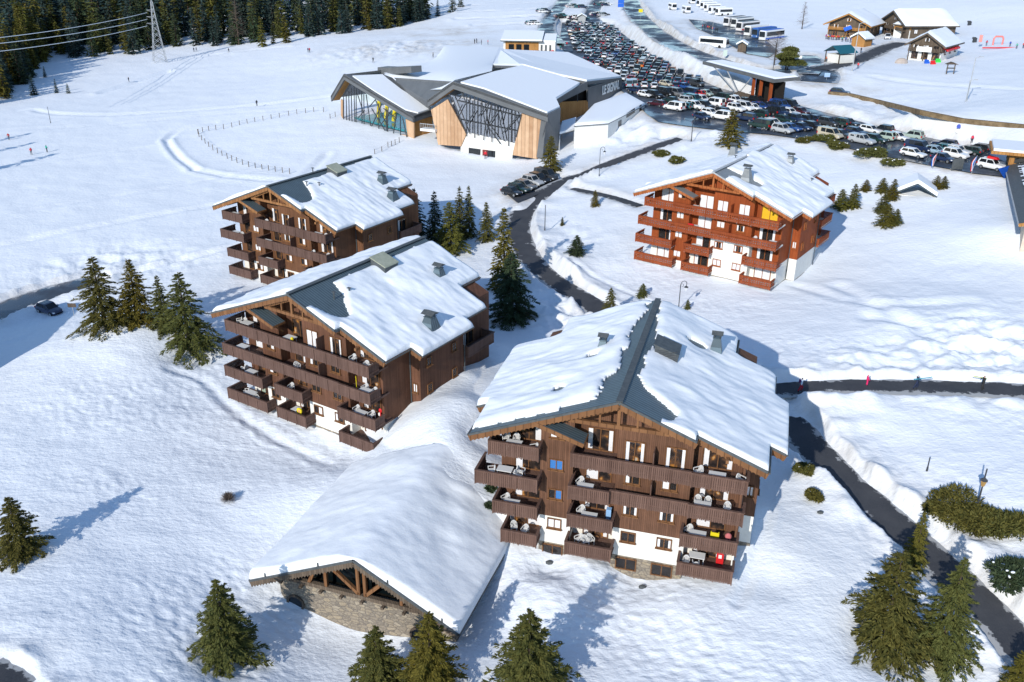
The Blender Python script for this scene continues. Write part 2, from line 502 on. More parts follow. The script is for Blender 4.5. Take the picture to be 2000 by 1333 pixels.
# ------------------------------------------------------------------ the ground
# anchors: (column, row) in the 2000-px photograph and the ground height there; foreground raised, tilting its snow off the sun to dim it
ANCH = [(1000,1333,-.9),(400,1333,-.6),(0,1333,1.2),(1500,1333,-.4),(1940,1262,-2.0),(2000,1333,-2.6),(200,1200,1.1),
 (35,1085,1.5),(445,1290,-1.0),(200,950,1.2),(330,820,1.2),(560,1245,-2.6),(800,1250,-2.6),(900,1268,-2.3),(1010,1215,-1.0),
 (1090,1140,.0),(1300,1150,-.5),(1255,1120,-.4),(1450,1175,.1),(1500,1060,1.0),(1200,1230,-.8),(960,1170,-1.2),(1000,1090,.2),
 (1900,1150,-1.1),(1750,1000,-.2),(1600,870,.7),(1540,800,1.4),(1640,980,.7),(1700,1150,-.3),(1600,1250,-.3),
 (1700,830,2.0),(1900,850,2.2),(1850,930,1.5),(1900,1000,.9),(1985,1150,-.4),
 (1525,752,2.6),(1750,752,3.0),(2000,765,3.0),(1650,790,2.6),(1900,790,2.8),
 (1700,650,4.2),(1900,600,5.2),(1450,640,2.8),(1300,600,2.6),(1980,500,6.3),(1800,450,6.2),(1700,400,6.4),(1630,480,4.2),(1570,540,3.1),
 (1240,500,3.4),(1480,562,3.0),(1340,530,3.1),(1100,480,3.0),(1150,420,4.0),(1200,385,5.0),(1200,540,2.4),
 (1560,285,9.3),(1700,320,9.0),(1850,355,8.6),(1650,360,7.6),(1950,405,8.4),(1978,450,8.6),(1400,280,9.0),(1300,300,7.4),
 (1170,605,1.7),(1080,560,1.6),(1020,490,1.7),(1020,410,2.6),(1100,360,4.0),(1200,310,6.0),(1310,275,8.2),(1035,372,3.5),
 (855,284,3.9),(1049,310,4.0),(940,319,2.5),(990,318,2.9),(700,252,4.2),(808,273,4.0),(1110,292,5.0),(1186,274,6.8),(1258,224,8.6),(1250,262,7.8),
 (990,92,11.6),(870,112,10.2),(800,125,9.0),(650,112,6.6),(740,60,7.5),(900,40,10.5),(1030,104,11.9),(1090,60,10.6),(1000,20,13.0),
 (480,545,.8),(300,505,.0),(100,455,-.4),(0,585,-1.4),(95,612,-1.2),(210,630,1.2),(360,690,1.6),(100,700,1.6),(0,760,1.2),
 (470,775,.8),(420,470,.6),(600,300,2.2),(800,380,1.9),(900,330,2.6),(700,330,2.2),(850,470,1.6),(960,560,1.6),(930,640,1.5),(1050,650,2.2),
 (400,620,1.2),(440,760,.7),(560,850,.3),(660,880,.2),(700,885,.4),(740,885,1.6),(790,880,3.3),(930,728,5.0),(760,850,3.2),(900,750,4.6),
 (960,760,3.2),(955,870,3.2),(640,925,1.0),(985,1000,1.6),
 (390,265,1.2),(90,295,-.3),(300,200,0.6),(100,200,-.8),(0,210,-1.0),(312,122,1.0),(270,105,0.6),(450,110,2.6),(560,140,3.4),(600,75,6.0),(480,85,3.5),
 (760,47,8.5),(850,20,10.5),(0,100,1.0),(0,10,6),(300,5,10),(600,5,11),
 (1100,100,10.2),(1290,215,10.0),(1250,232,9.6),(1350,240,9.7),(1480,255,9.8),(1680,292,9.8),(1830,325,9.7),(1960,345,9.6),
 (1985,335,9.7),(1900,292,10.0),(1700,242,10.0),(1560,207,10.2),(1450,182,10.4),(1300,130,10.4),(1180,52,10.6),
 (1340,110,13.2),(1240,50,13.0),(1430,160,12.6),(1700,215,14.2),(1900,265,11.9),(1610,187,14.4),(1800,215,14.4),(2000,248,14.2),
 (1225,0,13.2),(1290,75,13.2),(1400,122,13.0),(1470,140,12.8),(1350,50,14.2),(1430,60,13.6),(1490,100,13.2),(1600,145,13.0),(1560,112,13.2),
 (1625,120,13.4),(1680,110,13.6),(1740,85,14.2),(1660,72,14.0),(1835,118,14.0),(1900,150,14.4),(1985,80,16),(1850,50,16),(1700,20,17),(1450,5,16),(2000,10,22),(1600,45,15)]
_EL, _ER = atz(489, 1131, .35), atz(894, 1240, .15)
_ex = (_ER - _EL)[:2]; LW = float(np.linalg.norm(_ex)) / 2; _ex /= 2 * LW
LODGE_AZ = math.degrees(math.atan2(-_ex[1], _ex[0]))
_mid = (_EL + _ER) / 2
_R0 = onplane(690, 1094, _mid, np.array([_ex[1], -_ex[0], 0]))
L_H = float(_R0[2] - _mid[2])
_ox = float(np.dot((_R0 - _mid)[:2], _ex))
_A = []
for lx, ly, lz in ((0, 13, -1.5), (0, 16.5, .1), (0, 19, .7), (0, 24, 1.0), (-4.5, 17.5, -1.3), (4.5, 17.5, -.8), (-8.8, 16, -L_H + .5), (8.0, 16, -L_H + 1.5), (0, 6, -L_H - 1), (5, 6, -L_H - 1.5), (-5, 6, -L_H - 1)):
    _A.append(np.array([_R0[0] + _ex[0] * lx - _ex[1] * ly, _R0[1] + _ex[1] * lx + _ex[0] * ly, _R0[2] + lz]))
for px, py, z in ANCH:
    _A.append(atz(px, py, z))
for az, r_, z in [(-70,300,4),(70,200,12),(-50,40,0),(50,40,-3),(0,20,-3),(-60,20,-2),(60,20,-4),(-60,100,0),(60,100,6),(-35,900,22),(-20,900,16),(0,900,22),(20,900,34),(40,900,60),(-70,900,30),(70,900,70),
                  (-40,1800,70),(0,1800,70),(40,1800,140),(-75,1800,60),(75,1800,120)]:
    _A.append(np.array([r_ * math.sin(R(az)), r_ * math.cos(R(az)), z]))
_A = np.array(_A)
def _uv(x, y):
    r = np.maximum(np.hypot(x, y), 5.0)
    return np.arctan2(x, y), np.log(r)
_au, _av = _uv(_A[:, 0], _A[:, 1])
def _ker(du, dv):
    r2 = du * du + dv * dv + 1e-12
    return 0.5 * r2 * np.log(r2)
_n = len(_A)
_K = _ker(_au[:, None] - _au[None], _av[:, None] - _av[None]) + np.eye(_n) * 0.0006
_P = np.c_[np.ones(_n), _au, _av]
_S = np.zeros((_n + 3, _n + 3)); _S[:_n, :_n] = _K; _S[:_n, _n:] = _P; _S[_n:, :_n] = _P.T
_W = np.linalg.solve(_S, np.r_[_A[:, 2], 0, 0, 0])
def zbase(x, y):
    x = np.atleast_1d(np.asarray(x, float)); y = np.atleast_1d(np.asarray(y, float))
    u, v = _uv(x, y)
    out = np.zeros(len(x))
    for i in range(0, len(x), 60000):
        s = slice(i, i + 60000)
        out[s] = _ker(u[s, None] - _au[None], v[s, None] - _av[None]) @ _W[:_n] + _W[_n] + _W[_n + 1] * u[s] + _W[_n + 2] * v[s]
    return out

# roads: name, pixel polyline, half width, bank height, material
def _smooth(p, it=3):
    p = np.asarray(p, float)
    for _ in range(it):
        q = [p[0]]
        for a, b in zip(p[:-1], p[1:]): q += [a * .75 + b * .25, a * .25 + b * .75]
        q.append(p[-1]); p = np.array(q)
    return p
def base_at(px, py):
    z = 3.0
    for _ in range(25):
        P = atz(px, py, z)
        z = z * .5 + .5 * float(zbase(P[0], P[1])[0])
    return atz(px, py, z)
ROADS = []
def road(name, pix, hw, bank, ma, dirt=1.0, smooth=3, dz=0.0):
    pts = _smooth(np.array([base_at(*q) for q in pix]), smooth)
    pts[:, 2] += dz
    # equal steps
    d = np.r_[0, np.cumsum(np.hypot(*np.diff(pts[:, :2], axis=0).T))]
    n = max(3, int(d[-1] / max(1.0, d[-1] / 160)))
    t = np.linspace(0, d[-1], n)
    pts = np.c_[np.interp(t, d, pts[:, 0]), np.interp(t, d, pts[:, 1]), np.interp(t, d, pts[:, 2])]
    for _ in range(6): pts[1:-1, 2] = (pts[:-2, 2] + pts[2:, 2] + 2 * pts[1:-1, 2]) / 4
    ROADS.append(dict(name=name, p=pts, hw=hw, bank=bank, m=ma, dirt=dirt))
road('access_road', [(1130,346),(1075,368),(1032,398),(1012,430),(1016,470),(1040,512),(1085,552),(1150,590),(1200,622),(1280,680),(1400,735),(1480,765),(1555,830),(1611,902),(1724,1000),(1849,1112),(1945,1205),(2040,1310)], 1.75, 0.95, 'asphalt', .55)
road('side_road', [(1330,271),(1290,283),(1245,300),(1190,320),(1130,346)], 1.3, 0.5, 'asphalt', .9)
road('footpath', [(1480,762),(1545,758),(1650,752),(1800,754),(1900,757),(2080,766)], 1.35, 0.55, 'asphalt', .3)
road('village_lane', [(-60,640),(10,602),(70,580),(110,568),(170,552)], 2.6, 0.8, 'wet', .5)
road('side_lane', [(1118,368),(1160,376),(1200,385),(1250,402)], 0.9, 0.3, 'asphalt', .6)
road('main_road', [(1228,-22),(1232,10),(1250,38),(1290,72),(1345,101),(1400,119),(1450,136),(1500,141),(1560,137),(1605,140)], 4.2, 0.9, 'wet', 1.0)
road('junction_road', [(1560,108),(1585,125),(1603,142),(1596,160)], 5.0, 0.3, 'wet', .8)
road('uphill_lane', [(1600,135),(1650,125),(1690,112),(1730,92),(1765,84)], 3.0, 0.4, 'asphalt', 1.0)
road('far_lot_lane', [(1112,-12),(1092,15),(1070,40),(1066,62),(1085,85)], 3.0, 0.3, 'wet', .5)
road('far_lot_lane', [(1180,-12),(1163,10),(1153,30),(1160,46)], 3.2, 0.3, 'wet', .5)
road('corner_road', [(-45,1318),(-12,1338),(15,1362)], 1.6, 0.4, 'asphalt', .5)
LOTS = []
def lot(name, pix, ma, dz=0.0, z=None):
    P = np.array([base_at(*q) if z is None else atz(*q, z) for q in pix])
    LOTS.append(dict(name=name, p=P, z=(float(np.mean(P[:, 2])) if z is None else z) + dz, m=ma))
lot('car_park', [(1098,44),(1190,48),(1216,66),(1262,100),(1320,135),(1400,170),(1450,184),(1560,206),(1700,243),(1830,272),(1905,290),(1985,326),(1975,347),(1900,338),(1790,318),(1690,297),(1600,276),(1500,262),(1420,256),(1340,246),(1285,238),(1262,222),(1225,185),(1120,118),(1092,90)], 'wet', z=10.0)
lot('bus_park', [(1345,38),(1385,42),(1420,50),(1460,62),(1500,82),(1520,100),(1500,112),(1455,104),(1400,72),(1360,55)], 'wet', z=13.5)
lot('parking_bay', [(985,375),(1030,350),(1065,336),(1092,352),(1060,376),(1010,396)], 'asphalt', z=3.5)

def _seg_dist(x, y, P):
    """distance to a polyline and the height of its nearest point"""
    best = np.full(len(x), 1e9); bz = np.zeros(len(x))
    for a, b in zip(P[:-1], P[1:]):
        d = b[:2] - a[:2]; L2 = d @ d + 1e-9
        t = np.clip(((x - a[0]) * d[0] + (y - a[1]) * d[1]) / L2, 0, 1)
        q = np.hypot(x - a[0] - t * d[0], y - a[1] - t * d[1])
        w = q < best
        best[w] = q[w]; bz[w] = (a[2] + t * (b[2] - a[2]))[w]
    return best, bz
def _poly_sd(x, y, P):
    """signed distance to a polygon, negative inside"""
    d, _ = _seg_dist(x, y, np.vstack([P, P[:1]]))
    ins = np.zeros(len(x), bool)
    n = len(P)
    for i in range(n):
        a, b = P[i], P[(i + 1) % n]
        c = ((a[1] > y) != (b[1] > y)) & (x < (b[0] - a[0]) * (y - a[1]) / (b[1] - a[1] + 1e-12) + a[0])
        ins ^= c
    return np.where(ins, -d, d)
# shallow ditches and ski tracks pressed into the fields: pixel polyline, half width, depth
TRACKS = [([(905,12),(980,10),(1065,6)], 1.2, -.9), ([(900,24),(980,22),(1062,18)], 1.2, -.9), ([(890,38),(980,36),(1050,31)], 1.2, -1.0), ([(925,50),(990,48),(1050,44)], 1.2, -.8), ([(325,275),(340,258),(372,247),(420,240)], .7, -.25), ([(325,275),(335,292),(352,310),(380,332)], .65, -.4), ([(380,332),(440,345),(520,352),(600,356)], .8, -.3),
          ([(0,225),(60,212),(90,222),(200,226),(400,215),(560,200),(640,190)], 1.0, -.35), ([(200,182),(300,150),(330,140)], 1.2, -.5), ([(0,255),(200,245),(420,222),(620,214)], .7, -.25),
          ([(200,545),(300,520),(400,497),(485,477)], .7, -.4), ([(640,905),(520,850),(440,790),(400,740),(330,720)], .5, -.16), ([(1290,600),(1200,560),(1130,535),(1080,500)], .4, -.15), ([(1500,1000),(1480,1080),(1440,1180)], .4, -.14), ([(330,120),(400,110),(470,100),(560,92)], 1.2, -.5), ([(0,330),(200,300),(330,285)], .6, -.2), ([(640,300),(560,380),(300,420),(0,480)], .8, -.25), ([(0,420),(300,372),(520,330)], .6, -.18),
          ([(1700,150),(1850,168),(2000,175)], 1.2, -.3), ([(1640,560),(1780,640),(1900,700)], 1.0, -.25), ([(1700,620),(1850,640),(2000,660)], 1.0, -.3), ([(1560,560),(1700,600),(1900,590)], .9, -.2)]
TRACKS = [(_smooth(np.array([base_at(*q) for q in p]), 2), hw, dp) for p, hw, dp in TRACKS]
DIRT = [(base_at(800, 90), 26, .8), (base_at(870, 62), 22, .6), (base_at(1020, 425), 6, .8), (base_at(1360, 62), 16, .8), (base_at(1300, 45), 14, .7), (base_at(1470, 120), 10, .7), (base_at(1640, 165), 12, .5)]
# rough ploughed heaps: (pixel centre), radius, amplitude
HEAPS = [((base_at(1800,715)), 7, .5), ((base_at(1660,715)), 4, .3), ((base_at(1950,700)), 7, .6), ((base_at(1930,650)), 5, .5), ((base_at(330,515)), 7, .35), ((base_at(150,535)), 8, .4), ((base_at(230,500)), 6, .3), ((base_at(1070,600)), 6, .6),
         ((base_at(1120,630)), 5, .6), ((base_at(1100,470)), 7, .4), ((base_at(760,95)), 22, .8), ((base_at(1250,262)), 10, .7), ((base_at(1350,262)), 8, .6), ((base_at(1700,215)), 18, .4), ((base_at(1330,80)), 14, .8)]
_BANK_LINES = [(np.array([base_at(*q) for q in l]), w, h) for l, w, h in [
    ([(1245,92),(1300,118),(1370,150),(1430,172)], 6.0, 1.3), ([(1255,20),(1275,48),(1330,82),(1380,100)], 3.5, 1.1),
    ([(1260,260),(1300,245),(1350,252),(1400,262)], 3.0, 1.2)]]
# crest of the ploughed slope in front of the stone lodge and beside the front chalet
MOUNDS = [(base_at(1060,1180), 3.0, 1.0), (base_at(1150,1110), 1.8, .7), (base_at(1330,1190), 3.5, .6), (base_at(270,655), 8, 1.7), (base_at(1110,520), 5, .8), (base_at(1150,660), 4, .7), (base_at(960,690), 3, .8), (base_at(1650,950), 4, .6), (base_at(880,1330), 5, 1.0), (base_at(1040,600), 5, .8)]
PITS = [(base_at(1075,1105), 1.7, .7), (base_at(1255,1130), 2.4, .5), (base_at(1500,1130), 2.2, .5), (base_at(372,700), 3.2, .8), (base_at(445,1296), 2.2, .5), (base_at(1735,1260), 2.8, .6), (base_at(690,1215), 3.0, .5)]

def _foot(p, q, depth, z):
    d = (q - p)[:2]; d = d / np.linalg.norm(d); n = np.array([-d[1], d[0]])
    return np.array([[*(p[:2] - n * .3), z], [*(q[:2] - n * .3), z], [*(q[:2] + n * depth), z], [*(p[:2] + n * depth), z]])
FLATS = [(_foot(atz(672, 233, 4.3), atz(806, 271, 4.0), 20, 0), 4.2), (_foot(atz(860, 284, 4.0), atz(1047, 308, 4.1), 16, 0), 3.0)]
def terrain(x, y, bumps=True, dirt=False):
    x = np.atleast_1d(np.asarray(x, float)); y = np.atleast_1d(np.asarray(y, float))
    z = zbase(x, y)
    r = np.hypot(x, y)
    for p, hw, dp in TRACKS:
        bb = (x > p[:, 0].min() - 8) & (x < p[:, 0].max() + 8) & (y > p[:, 1].min() - 8) & (y < p[:, 1].max() + 8)
        if not bb.any(): continue
        d, _ = _seg_dist(x[bb], y[bb], p)
        z[bb] += dp * np.exp(-(d / hw) ** 2) - dp * .45 * np.exp(-((d - 2.2 * hw) / hw) ** 2)
    for p, w, h in _BANK_LINES:
        d, _ = _seg_dist(x, y, p)
        z += h * np.exp(-(d / w) ** 2)
    for c, rad, amp in MOUNDS: z += amp * np.exp(-((x - c[0]) ** 2 + (y - c[1]) ** 2) / rad ** 2)
    for c, rad, amp in PITS: z -= amp * np.exp(-((x - c[0]) ** 2 + (y - c[1]) ** 2) / rad ** 2)
    if bumps:
        near = 1 - sstep(110, 190, r)
        z += near * (.15 + 1.05 * sstep(-.2, .35, fbm(x / 15, y / 11, 13, 2))) * (.065 * noise(x / 1.4 + .25 * y, y / .85, 3) + .095 * noise(x / .8, y / .48 + .2 * x, 5)) + .16 * fbm(x / 7, y / 5.5, 9, 3)
        z += (1 - near) * (.12 * fbm(x / 14, y / 10, 31, 3))
        for c, rad, amp in HEAPS:
            w = np.exp(-((x - c[0]) ** 2 + (y - c[1]) ** 2) / rad ** 2)
            s = w > .02
            if s.any(): z[s] += w[s] * amp * (fbm(x[s] / 3.6, y[s] / 2.2, 41, 4) * 1.3 - np.abs(noise(x[s] / 4.1, y[s] / 2.4, 43)) * .9)
    lx = (x - _R0[0]) * _ex[0] + (y - _R0[1]) * _ex[1]; ly = -(x - _R0[0]) * _ex[1] + (y - _R0[1]) * _ex[0]
    w = sstep(11.0, 13.5, ly) * (1 - sstep(27, 42, ly)) * np.where(lx > 0, 1 - sstep(10, 13, lx), 1 - sstep(6.5, 10.0, -lx))
    z = z * (1 - w) + np.maximum(z, _R0[2] + .06 - .47 * (np.sqrt(lx * lx + 2.25) - 1.5) + .3 * sstep(15, 19, ly) * (.5 + noise(lx / 4, ly / 7, 15))) * w
    for P_, fz in FLATS:
        d = _poly_sd(x, y, P_)
        w = 1 - sstep(-1.2, -.1, d)
        z = z * (1 - w) + np.minimum(z, fz) * w
    dd = np.zeros(len(x))
    for k in ROADS:
        p = k['p']
        mg = k['hw'] + 9
        bb = (x > p[:, 0].min() - mg) & (x < p[:, 0].max() + mg) & (y > p[:, 1].min() - mg) & (y < p[:, 1].max() + mg)
        if not bb.any(): continue
        d, pz = _seg_dist(x[bb], y[bb], p)
        nf = 1 - sstep(110, 200, r[bb])
        d = d + nf * (.32 * noise(x[bb] / 1.9, y[bb] / 1.9, 77) + .15 * noise(x[bb] / .5, y[bb] / .5, 78)) + .5 * (1 - nf) * noise(x[bb] / 9, y[bb] / 9, 79)
        w = 1 - sstep(k['hw'] - .35, k['hw'] + 1.0, d)
        bk = k['bank'] * sstep(k['hw'], k['hw'] + 1.1, d) * np.exp(-np.maximum(d - k['hw'] - 1.1, 0) / 1.8) * (.75 + .9 * fbm(x[bb] / (3 + 8 * (1 - nf)), y[bb] / (3 + 8 * (1 - nf)), 55, 2))
        zz = z[bb] + bk
        z[bb] = zz * (1 - w) + (pz - .22) * w
        dd[bb] = np.maximum(dd[bb], k['dirt'] * np.exp(-np.maximum(d - k['hw'], 0) / 2.2))
    for c, rad, amp in DIRT:
        dd = np.maximum(dd, amp * np.exp(-((x - c[0]) ** 2 + (y - c[1]) ** 2) / rad ** 2) * np.clip(.6 + 1.5 * fbm(x / 9, y / 14, 91, 3), 0, 1.5))
    for k in LOTS:
        d = _poly_sd(x, y, k['p'])
        d = d + .5 * noise(x / 2.5, y / 2.5, 81)
        w = 1 - sstep(-.3, 3.0, d)
        z = z * (1 - w) + (k['z'] - .22) * w
        dd = np.maximum(dd, .8 * np.exp(-np.maximum(d, 0) / 3.0))
    if dirt: return z, dd
    return z

_th = np.r_[np.linspace(-78, -43, 40)[:-1], np.linspace(-43, 43, 1010), np.linspace(43, 78, 40)[1:]]
_rr = np.r_[np.exp(np.arange(math.log(18), math.log(125), .0037)), np.exp(np.arange(math.log(125), math.log(620), .0062)), np.exp(np.arange(math.log(620), math.log(2200), .03))]
_TH, _RR = np.meshgrid(np.radians(_th), _rr)
_gx = (_RR * np.sin(_TH)).ravel(); _gy = (_RR * np.cos(_TH)).ravel()
_gz, _gd = terrain(_gx, _gy, True, True)
nr, nc = _TH.shape
_ii = (np.arange(nr - 1)[:, None] * nc + np.arange(nc - 1)[None]).ravel()
_q = np.c_[_ii, _ii + 1, _ii + nc + 1, _ii + nc]
me = np_mesh('snow_ground', np.c_[_gx, _gy, _gz], _q, M['snow'], True)
at = me.attributes.new('dirt', 'FLOAT', 'POINT'); at.data.foreach_set('value', _gd.astype(np.float32))
struct(link('snow_ground', me))

def ground(px, py):
    """the point of the ground seen at a pixel of the photograph"""
    d = ray(px, py)
    t0, t1 = 25.0, 1200.0
    for n_ in (160, 60, 40):
        t = np.linspace(t0, t1, n_) if n_ != 160 else np.exp(np.linspace(math.log(t0), math.log(t1), n_))
        zz = terrain(d[0] * t, d[1] * t, False)
        below = (CAM_Z + d[2] * t) < zz
        i = int(np.argmax(below)) if below.any() else n_ - 1
        t0, t1 = t[max(i - 1, 0)], t[i]
    t = (t0 + t1) / 2
    return Vector((d[0] * t, d[1] * t, CAM_Z + d[2] * t))
def gz(x, y): return float(terrain(x, y, True)[0])

for k in ROADS:
    p = k['p']
    tg = np.gradient(p[:, :2], axis=0); tg /= np.linalg.norm(tg, axis=1)[:, None] + 1e-9
    nn = np.c_[-tg[:, 1], tg[:, 0]]
    cols = np.linspace(-1, 1, 7) * (k['hw'] + .55)
    V = np.concatenate([np.c_[p[:, :2] + nn * c, p[:, 2] - (.05 if abs(c) > k['hw'] else 0) - .03 * (c / k['hw']) ** 2] for c in cols])
    n = len(p); Q = []
    for j in range(6):
        i = np.arange(n - 1); Q.append(np.c_[j * n + i, (j + 1) * n + i, (j + 1) * n + i + 1, j * n + i + 1])
    rm = np_mesh(k['name'], V, np.concatenate(Q), M[k['m']], True)
    at = rm.attributes.new('edge', 'FLOAT', 'POINT'); at.data.foreach_set('value', np.repeat(np.abs(np.linspace(-1, 1, 7)) ** 2, n).astype(np.float32))
    k['o'] = struct(link(k['name'], rm))
for i, k in enumerate(LOTS):
    mb = MB()
    mb.add([(a, b, k['z'] - .012 - .004 * i) for a, b, _ in k['p']], [tuple(range(len(k['p'])))])
    struct(mb.build(k['name'], M[k['m']]))
# ------------------------------------------------------------------ the four big chalets
SLOPE = 0.401
FLOOR = {1: -5.97, 2: -8.72, 3: -11.42, 4: -14.1}       # balcony floors below the ridge
_MC = {}
def cached(key, fn):
    if key not in _MC: _MC[key] = fn()
    return _MC[key]

def zroof(x): return -SLOPE * abs(x)

def wall_poly(x0, x1, zb, y, drop=.30, ztop=None):
    """outline of a wall from zb up to the underside of the roof"""
    p = [(x0, y, zb), (x1, y, zb)]
    t = lambda x: min(zroof(x) - drop, 1e9 if ztop is None else ztop)
    p.append((x1, y, t(x1)))
    if x0 < 0 < x1: p.append((0, y, t(0)))
    p.append((x0, y, t(x0)))
    return p

def win_frame(w, h, mullions=1, sill=True, deep=.10):
    def f():
        mb = MB(); t = .085
        mb.box(-w / 2, w / 2, -deep, 0.0, h / 2 - t, h / 2, 0); mb.box(-w / 2, w / 2, -deep, 0.0, -h / 2, -h / 2 + t, 0)
        mb.box(-w / 2, -w / 2 + t, -deep, 0.0, -h / 2 + t, h / 2 - t, 0); mb.box(w / 2 - t, w / 2, -deep, 0.0, -h / 2 + t, h / 2 - t, 0)
        for k in range(mullions):
            x = -w / 2 + w * (k + 1) / (mullions + 1)
            mb.box(x - .035, x + .035, -deep * .8, 0.0, -h / 2 + t, h / 2 - t, 0)
        if sill: mb.box(-w / 2 - .07, w / 2 + .07, -deep - .10, 0.0, -h / 2 - .075, -h / 2 - .002, 0)
        mb.box(-w / 2 + .02, w / 2 - .02, -.012, -.004, -h / 2 + .02, h / 2 - .02, 1)
        return mb
    return f()

def make_window(parent, kind, x, y, z, w, h, style, fm, room='dark_room', face=0.0, glass='glass'):
    """a window or balcony door: frame with pane and curtains as sub-parts; it looks towards -y (face = 0)"""
    me = cached(('wf', w, h, fm, room, kind), lambda: win_frame(w, h, 1, kind == 'window').mesh(kind, [M[fm], M[room]]))
    o = link(kind, me, parent, (x, y, z))
    if face: o.rotation_euler = (0, 0, face)
    def pane():
        mb = MB(); mb.box(-w / 2 + .05, w / 2 - .05, -.052, -.046, -h / 2 + .05, h / 2 - .05); return mb.mesh('pane', M[glass])
    link('pane', cached(('pane', w, h, glass), pane), o)
    if style:
        def cur(a, b, cm):
            def f():
                mb = MB(); n = 10; vs = []; hb, ht = -h / 2 + .08, h / 2 - .08
                for i in range(n + 1):
                    xx = a + (b - a) * i / n; yy = -.028 + .008 * (i % 2)
                    vs += [(xx, yy, hb), (xx, yy, ht)]
                mb.add(vs, [(2 * i, 2 * i + 2, 2 * i + 3, 2 * i + 1) for i in range(n)]); return mb.mesh('curtain', M[cm])
            return f
        a0, a1 = -w / 2 + .08, w / 2 - .08
        cm = {'g': 'green_curtain', 'y': 'yellow_blind', 'b': 'blue_reflection'}.get(style[0], 'curtain')  # 'b' sheets carry a painted reflection, the other codes are cloth
        s = style[-1]
        spans = {'s': [(a0, a0 + w * .17), (a1 - w * .15, a1)], 'l': [(a0, a0 + w * .24)], 'r': [(a1 - w * .24, a1)], 'f': [(a0, -.045), (.045, a1)], 'h': [(a0, -.05)], 'k': [(.05, a1)]}[s]
        for a, b in spans:
            link('curtain', cached(('cur', w, h, round(a, 3), round(b, 3), cm), cur(a, b, cm)), o)
    return o

def balcony(parent, x0, x1, fl, yf, sides, rm, bm, yback=2.72, slots=False, height=1.02):
    """floor slab with a boarded railing; sides: which ends carry a railing ('L', 'R', 'LR' or '')"""
    mb = MB()
    mb.box(x0, x1, yf + .03, yback, fl - .17, fl, 0)
    for i in range(int((x1 - x0) / 1.6) + 1):
        xx = x0 + .15 + i * (x1 - x0 - .3) / max(1, int((x1 - x0) / 1.6))
        mb.bar((xx, yf + .12, fl - .25), (xx, 1.62, fl - .25), .11, .14, 0)
    o = mb.build('balcony', M[bm], parent)
    mb = MB()
    zt = fl + height
    def boards(ax, a, b, fix):
        n = max(2, int((b - a) / .155)); st = (b - a) / n
        for i in range(n):
            p0, p1 = a + i * st + .012, a + (i + 1) * st - .012
            zlo = fl - .26 + (.03 if i % 2 else 0)
            parts = [(zlo, zt - .1)]
            if slots and i % 2: parts = [(zlo, fl + .22), (fl + .34, fl + .5), (fl + .62, zt - .1)]
            for z0, z1 in parts:
                if ax == 'x': mb.box(p0, p1, fix - .028, fix, z0, z1)
                else: mb.box(fix - .028, fix, p0, p1, z0, z1)
        cap = (a - .04, b + .04)
        if ax == 'x':
            mb.box(*cap, fix - .10, fix + .10, zt - .1, zt - .03); mb.box(a, b, fix + .004, fix + .06, fl + .1, fl + .2)
            mb.box(a, b, fix + .004, fix + .05, zt - .26, zt - .17)
        else:
            mb.box(fix - .10, fix + .10, *cap, zt - .104, zt - .034); mb.box(fix + .004, fix + .05, a, b, fl + .1, fl + .2)
        m_ = max(1, round((b - a) / 1.5))
        for i in range(m_ + 1):
            q = a + (b - a) * i / m_
            if ax == 'x': mb.box(q - .045, q + .045, fix - .075, fix - .03, fl - .3, zt - .101)
    boards('x', x0, x1, yf)
    if 'L' in sides: boards('y', yf + .03, yback - 1.0 if 'l' in sides else yback, x0 + .03)
    if 'R' in sides: boards('y', yf + .03, 1.47, x1)
    mb.build('railing', M[rm], o)
    return o

def roof_ext(side, y):
    """how far the roof reaches from the ridge at depth y"""
    y = np.asarray(y, float)
    if side > 0:
        return np.where(y < 4.45, 10.9, np.where(y < 12.8, 12.15, np.where(y < 16.7, 11.0, 7.5)))
    return np.where(y < 5.05, 11.46, np.where(y < 16.9, 12.35, 8.2))

